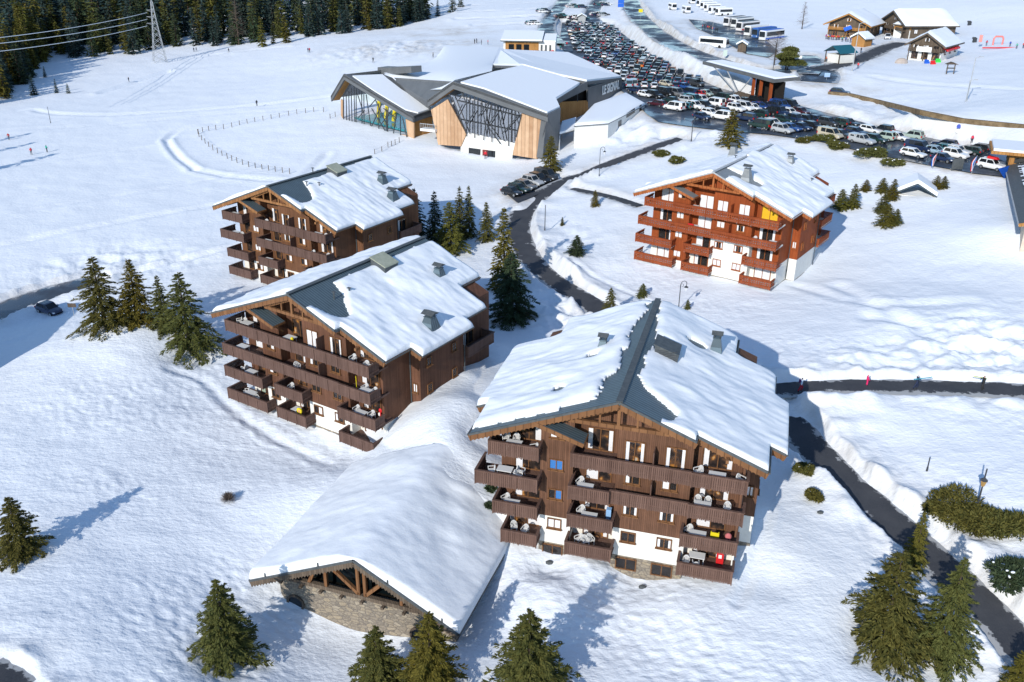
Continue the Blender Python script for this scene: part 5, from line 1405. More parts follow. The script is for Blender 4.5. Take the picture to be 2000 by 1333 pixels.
# blue roofed shelter and small kiosks
def kiosk(label, p, w, d, h, roof_m, az, open_front=True, snow=0.0, wall='old_wood', name='small_hut', cat='hut'):
    root = thing(name, label, cat, tuple(p), -R(az))
    mb = MB()
    if open_front:
        for x in (0, w):
            for y in (0, d): mb.bar((x, y, -1), (x, y, h), .22, .22, up=(0, 1, 0))
        mb.build('post', M[wall], root); mb = MB(); mb.box(.2, w, .3, d, -1, h * .75); mb.build('wall', M['plaster'], root)
    else:
        mb.prism([(0, 0, -1), (w, 0, -1), (w, 0, h), (w / 2, 0, h + w * .28), (0, 0, h)], (0, d, 0)); mb.build('wall', M[wall], root)
    mb = MB(); sn = MB()
    for s in (-1, 1):
        xe = w / 2 + s * (w / 2 + .5); zr_ = h + w * .28; ze = h - .28
        c = [(w / 2, -.5, zr_), (xe, -.5, ze), (xe, d + .5, ze), (w / 2, d + .5, zr_), (w / 2, -.5, zr_ + .12), (xe, -.5, ze + .12), (xe, d + .5, ze + .12), (w / 2, d + .5, zr_ + .12)]
        if s < 0: c = [c[1], c[0], c[3], c[2], c[5], c[4], c[7], c[6]]
        mb.hexa(c)
        if snow:
            c2s = [(a, b, z + .122 if i < 4 else z + snow) for i, (a, b, z) in enumerate([*c[4:], *c[4:]])]
            sn.hexa(c2s)
    mb.build('roof', roof_m, root)
    if snow: sn.build('roof_snow', M['roof_snow'], root)
    return root
kiosk('small open shelter with a dark blue green roof at the road junction', atz(1611, 121, 13.3), 5.2, 5.5, 3.0, mat('teal_metal_roof', (.015, .11, .15), .4), 65)
kiosk('tiny snow topped wooden hut on the bank beside the main road', atz(1440, 101, 13.4), 2.4, 2.6, 2.0, M['slate'], 20, False, .5)
kiosk('snow topped ticket kiosk below the restaurant', atz(1662, 90, 13.8), 4.6, 3.6, 2.4, M['slate'], 55, False, .6, 'orange_wood')
kiosk('grey bin shelter between the snowed in car rows', atz(1129, 44, 10.7), 3.0, 3.0, 2.2, M['grey_roof'], 5, False, .4, 'galv')
o = kiosk('low snow covered shelter among the shrubs behind the red chalet', ground(1752, 383) + Vector((0, 0, -1.3)), 5.4, 4.0, 2.0, M['slate'], 20, True, .75)
# building at the right edge of the frame
def _at(px, py, dist):
    d = ray(px, py); t = dist / np.hypot(d[0], d[1]); return Vector((d[0] * t, d[1] * t, CAM_Z + d[2] * t))
eb0, eb1 = _at(1963, 326, 172), _at(1992, 436, 136)
edge = thing('edge_building', 'long building at the right edge with patchy snow and an orange timber gable', 'building', (eb1.x, eb1.y, 8.0))
u_ = Vector((eb0.x - eb1.x, eb0.y - eb1.y, 0)); LU = u_.length; u_.normalize(); s_ = Vector((u_.y, -u_.x, 0)); EZ = (eb0.z + eb1.z) / 2 - 8.0
e_ = lambda a, b, z: tuple(u_ * a + s_ * b + Vector((0, 0, z)))
def ebox(name, ma, a0, a1, b0, b1, z0, z1, k=0.0, parent=edge):
    mb = MB(); mb.hexa([e_(a0, b0, z0), e_(a0, b1, z0 + k), e_(a1, b1, z0 + k), e_(a1, b0, z0), e_(a0, b0, z1), e_(a0, b1, z1 + k), e_(a1, b1, z1 + k), e_(a1, b0, z1)]); return mb.build(name, ma, parent)
KS = 5.2
er = ebox('roof', M['flash'], 0, LU, 0, 16, EZ - .3, EZ, KS)
ny, nx = 110, 40
A_, B_ = np.meshgrid(np.linspace(.5, LU - 1, ny), np.linspace(.3, 15.8, nx), indexing='ij')
edge_n = noise(A_ / 1.1, B_ * 0 + 3, 88) * 1.1 + noise(A_ / .5, B_ / 3, 89) * .5
keep = (B_ > 1.5 + edge_n) & (A_ > 1.0 + .6 * noise(B_ / .7, A_ * 0, 90)) & (A_ < LU - 3 + noise(B_ / .9, A_ * 0, 94))
zz = EZ + KS * B_ / 16 + .02 + .35 * keep * (1 + .4 * noise(A_ / 2, B_ / 2, 91))
P = np.stack([u_.x * A_ + s_.x * B_, u_.y * A_ + s_.y * B_, zz], -1).reshape(-1, 3)
id_ = np.arange(ny * nx).reshape(ny, nx); kk = keep[:-1, :-1] & keep[1:, :-1] & keep[:-1, 1:] & keep[1:, 1:]
link('roof_snow', np_mesh('roof_snow', P, np.c_[id_[:-1, :-1][kk], id_[:-1, 1:][kk], id_[1:, 1:][kk], id_[1:, :-1][kk]], M['roof_snow'], True), edge)
ebox('wall', m_noise('beige_render', (.50, .42, .34), (.62, .54, .45), .8), .9, LU - .5, .9, 15.5, -3, EZ - .32)
ebox('gutter', M['galv'], 0, LU, -.14, -.004, EZ - .25, EZ - .05, 0, er)
mb = MB(); mb.bar(e_(-.05, -.1, EZ - .15), e_(-.05, 16, EZ + KS - .15), .12, .45); mb.build('bargeboard', M['orange_wood'], er)
ebox('timber_gable', M['orange_wood'], LU + .3, LU + 6, .4, 18, EZ + .1, EZ + 1.9)
ebox('gable_wall', M['flash'], LU + .35, LU + 5.9, .5, 18, -2, EZ + .098)
er2 = ebox('gable_roof', M['orange_wood'], LU - .9, LU + 8, -2.6, 18, EZ + 1.92, EZ + 2.4)
ebox('roof_snow', M['roof_snow'], LU - .6, LU + 7.8, -2.3, 18, EZ + 2.402, EZ + 2.8)
for b in (1.2, 4.6, 8.0): ebox('window', M['car_glass'], LU + .22, LU + .296, b, b + 2.6, EZ + .5, EZ + 1.4)
# earth edge of the upper road
vp = [base_at(*q) for q in [(1618, 184), (1660, 188), (1720, 202), (1800, 222), (1880, 238), (1960, 246), (2040, 254)]]
mb = MB()
for a, b in zip(vp[:-1], vp[1:]): mb.bar((a[0], a[1], a[2] + .15), (b[0], b[1], b[2] + .15), .8, .9)
struct(mb.build('road_verge', m_noise('bare_earth', (.10, .07, .04), (.26, .19, .11), .8, .95, .5, .2)))
# neighbouring chalet beyond the left edge of the frame: it throws the long shadow across the snow
nb = gable_house('brown chalet standing beyond the left edge of the picture', (-92, 74, 0), (-72, 66, 0), 18, 10.5, 4.5, 'wood_b', 'slate', 1.4, .5)
# ------------------------------------------------------------------ conifers
def conifer_mesh(seed, H, Rb, levels, nbr, nsp, leaf=.30, droop=.35, shape=.8, open_=.0, base=.06):
    """trunk and crown of a spruce: whorls of drooping branches set with many small sprays of needles"""
    rg = np.random.default_rng(seed)
    tb = MB(); n = 6
    lean = rg.normal(0, .012, 2)
    for i in range(n):
        z0, z1 = H * i / n, H * (i + 1) / n
        tb.tube((lean[0] * z0, lean[1] * z0, z0 - (.4 if i == 0 else 0)), (lean[0] * z1, lean[1] * z1, z1), .022 * H * (1 - i / n) + .015, .022 * H * (1 - (i + 1) / n) + .012, 7, cap=False)
    V, Q = [], []
    for lv in range(levels):
        t = (lv + rg.uniform(-.3, .3)) / levels
        z = H * (base + (1 - base) * min(max(t, 0), .985) ** .92)
        f = 1 - (z / H - base) / (1 - base)
        L0 = Rb * (f ** shape) * (.62 + .38 * min(1, (1 - f) / .12 + .4)) + .05
        k = max(3, int(round(nbr * (.45 + .55 * f ** .5))))
        a0 = rg.uniform(0, 6.28)
        for b in range(k):
            if rg.random() < open_: continue
            a = a0 + 6.283 * b / k + rg.uniform(-.35, .35)
            L = L0 * rg.choice([rg.uniform(.55, .85), rg.uniform(.85, 1.22)])
            up = rg.uniform(.05, .35) * (1.2 - f)
            dr = droop * rg.uniform(.7, 1.3) * (.35 + f)
            m_ = max(3, int(nsp * (.30 + .70 * L / Rb)))
            ca, sa = math.cos(a), math.sin(a)
            # the bough itself as a thin dark spine is covered by the sprays
            s = rg.uniform(.12, 1.0, m_) ** .75
            s[0] = 1.0
            px = s * L
            pz = z + up * L * s - dr * L * s * s
            side = rg.uniform(-1, 1, m_) * (.30 * L * (1.12 - s) ** .8 * np.sqrt(s))
            ln = leaf * rg.uniform(.7, 1.35, m_) * (.75 + .5 * f)
            wd = ln * rg.uniform(.16, .30, m_)
            hd = a + np.sign(side) * rg.uniform(.15, .9, m_) + rg.normal(0, .25, m_)
            pit = rg.normal(-.12 - .2 * f, .30, m_)
            dx, dy, dz = np.cos(hd) * np.cos(pit), np.sin(hd) * np.cos(pit), np.sin(pit)
            cx, cy = lean[0] * z + ca * px - sa * side, lean[1] * z + sa * px + ca * side
            cz = pz - np.abs(side) * .12 + rg.normal(0, .03, m_)
            roll = rg.normal(0, .55, m_)
            ux, uy = -np.sin(hd), np.cos(hd)
            wx, wy, wz = ux * np.cos(roll) * wd, uy * np.cos(roll) * wd, np.sin(roll) * wd
            for i in range(m_):
                o = len(V)
                V += [(cx[i] - dx[i] * ln[i] * .5, cy[i] - dy[i] * ln[i] * .5, cz[i] - dz[i] * ln[i] * .5),
                      (cx[i] + wx[i], cy[i] + wy[i], cz[i] + wz[i]),
                      (cx[i] + dx[i] * ln[i], cy[i] + dy[i] * ln[i], cz[i] + dz[i] * ln[i]),
                      (cx[i] - wx[i], cy[i] - wy[i], cz[i] - wz[i])]
                Q.append((o, o + 1, o + 2, o + 3))
    for i in range(10):   # the leader
        z = H * (.94 + .006 * i); o = len(V); a = i * 2.4; l = .05 * Rb * (1.6 - i * .1)
        V += [(0, 0, z), (math.cos(a) * l * .4, math.sin(a) * l * .4, z + .12), (math.cos(a) * l, math.sin(a) * l, z + .06), (math.cos(a + .8) * l * .5, math.sin(a + .8) * l * .5, z)]
        Q.append((o, o + 1, o + 2, o + 3))
    return tb, np.array(V), np.array(Q)

PROTO = {}
def proto_tree(key, ma, *a, **k):
    tb, V, Q = conifer_mesh(*a, **k)
    PROTO[key] = (tb.mesh('trunk', M['bark'], True), np_mesh('crown', V, Q, ma), a[1])
for i, (ma, H_, R_, lv, nb_, ns, lf, kw) in enumerate([
    ('needle', 8.0, 2.3, 30, 9, 46, .25, dict(droop=.30, open_=.08)), ('needle', 8.0, 2.75, 27, 9, 52, .26, dict(droop=.36, open_=.12)), ('needle_gold', 8.0, 2.05, 30, 9, 42, .24, dict(droop=.3, open_=.08)),
    ('needle_dark', 8.0, 2.5, 30, 9, 48, .26, dict(droop=.34, open_=.08)), ('needle', 8.0, 1.7, 32, 8, 36, .23, dict(droop=.28, open_=.12)), ('needle_gold', 8.0, 2.6, 26, 9, 50, .27, dict(droop=.22, shape=.68, open_=.06))]):
    proto_tree('near%d' % i, M[ma], 100 + i, H_, R_, lv, nb_, ns, lf, **kw)
for i, (ma, R_, lv, nb_, ns, lf, kw) in enumerate([('needle', 2.4, 30, 10, 105, .165, dict(droop=.32, open_=.08)), ('needle', 2.8, 27, 10, 115, .17, dict(droop=.36, open_=.12)), ('needle_gold', 2.2, 31, 9, 95, .16, dict(droop=.28, open_=.1)), ('needle_dark', 2.6, 29, 10, 105, .175, dict(droop=.34, open_=.06))]):
    proto_tree('fine%d' % i, M[ma], 200 + i, 8.0, R_, lv, nb_, ns, lf, **kw)
def tree(px, py, hpix, key, label, wide=1.0, rot=None, group='spruces around the chalets', sink=.15, name='spruce_tree', cat='tree'):
    """a tree whose foot stands at a pixel and whose height is given in pixels"""
    g = ground(px, py)
    q = CAM @ (np.array(g) - np.array([0, 0, CAM_Z]))
    th = math.atan2(q[1], q[2])
    H = hpix * q[2] / F_PX / (math.cos(PITCH) + math.tan(th) * math.sin(PITCH))
    # perspective towards the top of a tall tree seen from above
    H *= 1.0 + .5 * H * math.sin(PITCH) / q[2] * -1
    tr, cr, H0 = PROTO[key]
    root = thing(name, label, cat, (g.x, g.y, g.z - sink), random.uniform(0, 6.28) if rot is None else rot, group)
    s = H / H0
    root.scale = (s * wide, s * wide, s)
    link('trunk', tr, root); link('crown', cr, root)
    return root
for a in [
 (445,1288,155,'fine0','lone spruce on open snow in front of the stone lodge, left of it',1.25), (40,1083,112,'fine1','dark bushy spruce cut by the left edge of the picture',1.3),
 (742,1356,132,'fine0','left one of two spruces in front of the stone lodge wall',1.35), (838,1362,164,'fine2','right, taller one of two spruces in front of the stone lodge wall',1.35), (1037,1362,168,'fine1','single spruce at the bottom edge in front of the big brown chalet',1.3),
 (1725,1272,190,'fine1','broad spruce beside the bend of the road, left of its pair',1.25), (1832,1290,198,'fine0','slimmer spruce of the pair closest to the road edge',.95), (1780,1112,115,'near2','small slim spruce behind the pair by the road',.8), (1985,1350,78,'near5','reddish young conifer in the bottom right corner',1.2),
 (207,640,138,'fine1','leftmost of four spruces in a row left of the chalets',1.25), (268,628,122,'fine2','second spruce of the row of four left of the chalets',1.4), (322,645,108,'fine0','slim third spruce of the row of four, half hidden',.95), (372,685,152,'fine1','largest rightmost spruce of the row of four',1.2),
 (1000,625,132,'fine3','big dark spruce between the dark chalet and the road',1.3), (985,565,158,'near2','tall golden spruce rising behind the big dark spruce',.85), (881,494,100,'near5','golden bushy spruce behind the roof of the dark chalet',1.1), (813,462,95,'near3','blue green spruce closest to the back left chalet',.95),
 (850,470,98,'near3','dark slim spruce second from the back left chalet',.75), (899,468,105,'near4','slim spruce behind the golden bushy one',.95), (917,462,100,'near4','thin pale spruce in the clump, nearest the parked cars',.85), (951,470,76,'near0','small spruce between the clump and the road bend',.9), (806,482,38,'near2','tiny golden conifer at the wall of the back left chalet',.6),
 (1074,340,76,'near5','dense double topped spruce at the corner of the dark hall',1.0), (1426,287,76,'near5','dense round spruce standing between car park and red chalet roof',1.15), (1162,403,33,'near5','small golden spruce on the snowbank by the side lane',1.0), (1190,628,68,'near1','spruce just behind the roof of the front chalet',1.0),
 (1254,578,26,'near1','small dark bush spruce uphill of the front chalet roof',1.6), (1343,603,20,'near1','little conifer tip beside the street lamp behind the front roof',1.2), (1125,498,40,'near3','wide low spruce on the slope left of the red chalet',1.8), (1098,440,18,'near4','tiny snow laden conifer on the slope by the lamp post',1.4)]:
    tree(*a)
# ------------------------------------------------------------------ the forest
def far_proto(seed, H, Rb, lv, nb_, ns, leaf, ma, **kw):
    tb, V, Q = conifer_mesh(seed, H, Rb, lv, nb_, ns, leaf, **kw)
    tv = np.array(tb.v)
    tq = np.array([f for f in tb.f if len(f) == 4])
    return np.vstack([V, tv]), np.vstack([Q, tq + len(V)]), np.r_[np.zeros(len(Q), int), np.ones(len(tq), int)]
FARV = [far_proto(300 + i, 20.0, r_, 22, 8, 7, 1.25, None, droop=.3, base=.03) for i, r_ in enumerate((3.6, 3.0, 4.2, 2.6))]
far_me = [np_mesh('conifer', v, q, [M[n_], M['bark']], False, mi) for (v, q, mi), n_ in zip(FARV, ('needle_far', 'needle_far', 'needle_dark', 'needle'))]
far_me.append(np_mesh('conifer', *FARV[1][:2], [M['needle_gold'], M['bark']], False, FARV[1][2]))  # sunlit copy of the same conifer: sunlight put into the needle colour
LOWV = [far_proto(340 + i, 20.0, r_, 13, 6, 4, 2.0, None, droop=.3, base=.03) for i, r_ in enumerate((3.6, 3.1, 4.2))]
edge_px = [(-60,215),(0,197),(18,182),(32,166),(50,150),(64,138),(75,122),(92,110),(134,113),(160,112),(190,108),(224,104),(262,104),(290,101),(320,94),(360,90),(403,86),(441,90),(480,86),(520,78),(560,74),(608,70),(628,71),(665,66),(700,60),(735,57),(762,54),(800,46),(830,38)]
rg = np.random.default_rng(77)
edge_w = np.array([base_at(*q)[:2] for q in edge_px])
cand = []
for row in range(0, 46):
    back = row * 7.0
    for i in range(len(edge_w) - 1):
        a, b = edge_w[i], edge_w[i + 1]
        L = np.hypot(*(b - a)); n_ = max(1, int(L / (5.2 if row < 3 else 6.5)))
        for j in range(n_):
            p = a + (b - a) * (j + rg.uniform(0, 1)) / n_
            u = p / np.hypot(*p)
            if row > 6 and i > len(edge_w) - 5: continue
            q = p + u * (back + rg.uniform(-2.5, 2.5)) + np.array([-u[1], u[0]]) * rg.uniform(-2, 2)
            gap = 0
            if row > 2 and i > 18 and rg.random() < .3: continue
            cand.append((q[0], q[1], row, i))
cand = np.array(cand)
cz = terrain(cand[:, 0], cand[:, 1], False)
order = np.argsort(cand[:, 2], kind='stable')
FLBL = ['tall dark spruce in the forest edge beyond the left snowfield', 'narrow dark conifer in the forest beyond the left snowfield', 'broad dark conifer in the forest beyond the left snowfield', 'slender green spruce in the forest beyond the left snowfield', 'yellow green conifer lit by the sun in the far forest edge']
hs = rg.uniform(.72, 1.22, len(cand)); 
n_ind = 0
mass = []
for c in order:
    x, y, row, i = cand[c]
    k = int(rg.integers(0, 4)) if not (i < 7 and rg.random() < .5) and rg.random() > .07 else 4
    s = hs[c] * (.95 if i > 5 else .8) * (.72 + .1 * min(row, 3))
    if n_ind < 205:
        o = tag(link('forest_conifer', far_me[k], None, (x, y, cz[c] - .3), rg.uniform(0, 6.28)), FLBL[k], 'tree', 'forest trees, ' + FLBL[k].split(' in ')[0])
        o.scale = (s * rg.uniform(.85, 1.15),) * 2 + (s,)
        n_ind += 1
    else: mass.append((x, y, cz[c] - .3, s, rg.uniform(0, 6.28), int(rg.integers(0, 3))))
VV, QQ, MM = [], [], []
o_ = 0
for x, y, z, s, a, k in mass:
    v, q, mi = LOWV[k]
    ca, sa = math.cos(a), math.sin(a)
    VV.append(np.c_[(v[:, 0] * ca - v[:, 1] * sa) * s + x, (v[:, 0] * sa + v[:, 1] * ca) * s + y, v[:, 2] * s + z]); QQ.append(q + o_); MM.append(mi * 2 + (rg.random() < .4) * (1 - mi)); o_ += len(v)
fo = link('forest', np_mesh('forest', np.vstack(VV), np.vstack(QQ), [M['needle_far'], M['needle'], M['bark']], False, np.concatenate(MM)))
struct(fo, 'stuff'); fo['label'] = 'dense dark conifer forest behind the first rows of trees'
# trees standing alone on the far snowfield
for px, py, hp_, k, w, lb in [(67,186,36,1,1.3,'largest of four lone conifers on the snow near the left edge'),(88,151,20,1,1.1,'small lone conifer just below the forest corner'),(111,182,26,1,1.0,'second lone conifer from the left on open snow'),(134,183,19,2,1.1,'shortest rightmost conifer of the lone three on open snow'),
   (513,92,56,4,1.0,'sunlit tall conifer, left of three before the dark forest'),(534,86,38,4,.9,'small narrow sunlit conifer, middle of three before the dark forest'),(560,84,50,4,1.25,'sunlit broad conifer, right of three before the dark forest'),(780,52,40,3,1.2,'conifer where the forest thins out near the top'),(806,40,28,3,1.1,'small conifer right of the thinning forest'),(836,38,34,1,1.0,'dark conifer above the bare earth slope'),(855,32,30,1,1.2,'dark bushy conifer above the bare earth slope'),(884,24,38,2,1.2,'rightmost dark conifer at the top of the bare earth slope'),(900,14,34,2,1.0,'dark conifer cut by the top edge above the terraced snow'),(722,60,30,4,1.0,'small golden conifer at the right end of the forest')]:
    g = ground(px, py); d = (g - cam.location).length
    H = hp_ * d / F_PX * .98
    o = tag(link('conifer', far_me[k], None, (g.x, g.y, g.z - .3), random.uniform(0, 6)), lb, 'tree', 'lone conifers at the forest edge'); s = H / 20; o.scale = (s * w, s * w, s)
# off-frame trees at the left whose shadows cross the piste
for x, y, h in ((-131, 178, 21), (-136, 190, 20), (-124, 160, 25)):
    o = tag(link('conifer', far_me[1], None, (x, y, float(zbase(x, y)[0]) - .3)), 'tall conifer standing beyond the left edge of the picture', 'tree', 'trees beyond the left edge'); o.scale = (h / 20 * .7, h / 20 * .7, h / 20)
# bare trees
def bare_tree(root, H, Rb, seed, n=150, cone=True):
    rg = np.random.default_rng(seed)
    mb = MB(); mb.tube((0, 0, -.3), (0, 0, H * .55), .02 * H, .011 * H, 6); mb.tube((0, 0, H * .55), (.1, 0, H), .011 * H, .01, 5); mb.build('trunk', M['bark'], root)
    mb = MB()
    for i in range(n):
        t = rg.uniform(.15, .97); a = rg.uniform(0, 6.28); z = H * t
        L = Rb * ((1 - t) * .9 + .15 if cone else math.sin(math.pi * min(1, t * .85 + .1))) * rg.uniform(.6, 1.1)
        p0 = Vector((0, 0, z)); p1 = Vector((math.cos(a) * L, math.sin(a) * L, z + L * rg.uniform(-.1, .55)))
        mb.tube(p0, p1, .018 * H / 8, .006, 4, cap=False)
        for k in range(5):
            s = rg.uniform(.3, 1); p = p0.lerp(p1, s); b = a + rg.normal(0, .9); l = L * .35 * rg.uniform(.5, 1)
            mb.tube(p, p + Vector((math.cos(b) * l, math.sin(b) * l, l * rg.uniform(-.2, .7))), .009 * H / 8, .004, 3, cap=False)
    mb.build('branches', M['twig'], root)
g = ground(1566, 58); bare_tree(thing('bare_larch', 'bare grey larch left of the crowded restaurant', 'tree', tuple(g)), 9.5, 3.0, 5)
g = ground(1512, 128); bare_tree(thing('bare_birch', 'bare reddish round tree beside the shelter roof, left of its green neighbour', 'tree', tuple(g)), 8.5, 3.6, 6, 230, False)
g = ground(467, 88); bare_tree(thing('bare_larch', 'pale bare larch in front of the dark forest', 'tree', tuple(g)), 19, 4.5, 8, 170)
g = ground(446, 979); r_ = thing('round_bush', 'leafless round bush alone on the open snow', 'bush', tuple(g)); mb = MB()
for i in range(260):
    a = RNG.uniform(0, 6.28); el = RNG.uniform(.15, 1.55); L = RNG.uniform(.6, .8)
    d = Vector((math.cos(a) * math.cos(el), math.sin(a) * math.cos(el), math.sin(el))); p = Vector((0, 0, .05)); q = p + d * L + Vector((0, 0, .12))
    mb.tube(p + d * .15, q, .012, .006, 3, cap=False)
    e = (d + Vector(RNG.normal(0, .4, 3))).normalized(); mb.tube(p + d * L * .6, p + d * L * .6 + e * .35, .008, .004, 3, cap=False)
mb.build('twigs', M['twig'], r_)
# shrubs half buried in snow
def shrub(px, py, w, h, label, ma='needle', snow=.25, depth=.8, n=9, leaf=.24, name='evergreen_shrub', grp='evergreen shrubs in the snow'):
    g = ground(px, py); d = (g - cam.location).length; W = w * d / F_PX; H = h * d / F_PX * .95
    root = thing(name, label, 'shrub', tuple(g), 0, grp)
    V, Q = [], []; cl = []
    for i in range(n):
        cx, cy, cz_ = RNG.uniform(-.38, .38) * W, RNG.uniform(-.38, .38) * W * depth, RNG.uniform(.0, .42) * H
        cl.append((cx, cy, cz_, RNG.uniform(.18, .40) * min(W, 2.2 * H)))
    m_ = int(420 * max(1, W / 2.5))
    for cx, cy, cz_, r in cl:
        for k in range(m_):
            v = RNG.normal(0, 1, 3); v /= np.linalg.norm(v); v[2] = abs(v[2]) * .9 - .1
            p = np.array([cx, cy, cz_]) + v * r * np.array([1, 1, .62]) * RNG.uniform(.55, 1.05)
            t = np.cross(v, RNG.normal(0, 1, 3)); t /= np.linalg.norm(t); d_ = v + RNG.normal(0, .5, 3); d_ /= np.linalg.norm(d_)
            l = leaf * RNG.uniform(.7, 1.4); o = len(V)
            V += [p - d_ * l * .3, p + t * l * .3, p + d_ * l, p - t * l * .3]; Q.append((o, o + 1, o + 2, o + 3))
    link('foliage', np_mesh('foliage', np.array(V), np.array(Q), M[ma]), root)
    if snow:
        for cx, cy, cz_, r in cl:
            for _ in range(int(RNG.integers(0, 1 + int(snow * 11)))): mb = MB(); mb.ball((cx + RNG.uniform(-.6, .6) * r, cy + RNG.uniform(-.6, .5) * r, cz_ + r * RNG.uniform(.35, .6)), r * RNG.uniform(.06, .20), r * RNG.uniform(.06, .17), r * RNG.uniform(.04, .09), 8, 5); mb.build('snow_cap', M['roof_snow'], root, True)
    return root
for a in [(1888,1018,118,50,'dark evergreen hedge mound around the lamp post, left half','needle',.07),(1962,1024,100,50,'dark evergreen hedge mound cut by the right edge','needle',.07),(1568,925,36,40,'small snow covered evergreen beside the road, nearest the front chalet'),(1592,975,28,36,'small evergreen in the snow just below the roadside one'),
          (1570,278,22,16,'small shrub on the bank at the lower left of the car row'),(1608,275,34,18,'snowy shrub left of the silver pickup'),(1642,290,34,22,'olive shrub directly in front of the silver pickup'),(1698,305,46,24,'snow topped shrub below the pale green cars'),(1745,322,34,16,'low shrub at the right end of the bank'),
          (1290,304,30,14,'flat shrub by the side road above the red chalet'),(1318,318,30,20,'snowy shrub at the left of the red chalet roof')]:
    shrub(*a)
for a in [(1642,408,40,'near5','olive young conifer at the back corner of the red chalet, left of its pair',1.5),(1664,405,48,'near2','taller olive young conifer at the back corner of the red chalet',1.5),(1690,373,24,'near5','small round young conifer uphill right of the red chalet',1.6),(1722,376,30,'near5','topmost conifer of the ragged clump right of the red chalet, left one',1.6),(1740,390,42,'near2','conifer of the ragged clump touching the buried shelter',1.6),
          (1722,414,36,'near1','middle conifer of the ragged clump right of the red chalet',1.7),(1730,441,44,'near5','lowest conifer of the ragged clump right of the red chalet',1.6),(1748,438,32,'near1','lowest right conifer of the ragged clump',1.6),(1828,369,28,'near5','bushy young conifer below the flags, left one',1.5),(1843,368,26,'near1','bushy young conifer below the flags, right one',1.5)]:
    tree(*a, group='young conifers right of the red chalet', name='young_conifer')
shrub(1978,1130,84,52,'dark half buried bush by the lower right roadside', 'needle_dark', .3, n=7)
shrub(958,958,16,20,'small dark bush squeezed beside the front chalet, upper one', 'needle_dark', 0, n=4)
shrub(960,992,16,18,'small dark bush squeezed beside the front chalet, lower one', 'needle_dark', 0, n=4)
g = ground(1532, 130); rt = shrub(1534, 138, 42, 72, 'round green conifer beside the bare reddish tree at the shelter', 'needle', 0, 1.0, 12, .4, 'round_tree', 'trees by the shelter'); rt.children[0].location.z = 1.0; mb = MB(); mb.tube((0, 0, -.4), (.1, 0, 5), .2, .12, 7); mb.tube((.5, .3, -.4), (1.0, .3, 4.5), .15, .1, 6); mb.build('trunk', M['bark'], rt)
# ------------------------------------------------------------------ cars
CAR = {  # length, half width, and the side outline: stations x, sill, belt, roof
 'hatch':  dict(L=4.05, W=.86, H=1.48, hood=.86, ws0=.95, rf0=.22, rr=-1.25, rb=-1.72, tail=.95),
 'estate': dict(L=4.55, W=.89, H=1.48, hood=.86, ws0=.85, rf0=.15, rr=-1.75, rb=-2.1, tail=.98),
 'suv':    dict(L=4.50, W=.93, H=1.75, hood=1.02, ws0=.85, rf0=.25, rr=-1.75, rb=-2.05, tail=1.08),
 'van':    dict(L=4.95, W=.97, H=1.98, hood=1.08, ws0=1.45, rf0=.75, rr=-2.3, rb=-2.42, tail=1.15),
 'small':  dict(L=3.60, W=.81, H=1.50, hood=.90, ws0=.95, rf0=.30, rr=-1.25, rb=-1.62, tail=.95),
 'pickup': dict(L=5.20, W=.92, H=1.78, hood=1.04, ws0=.95, rf0=.35, rr=-.85, rb=-1.05, tail=1.08),
}
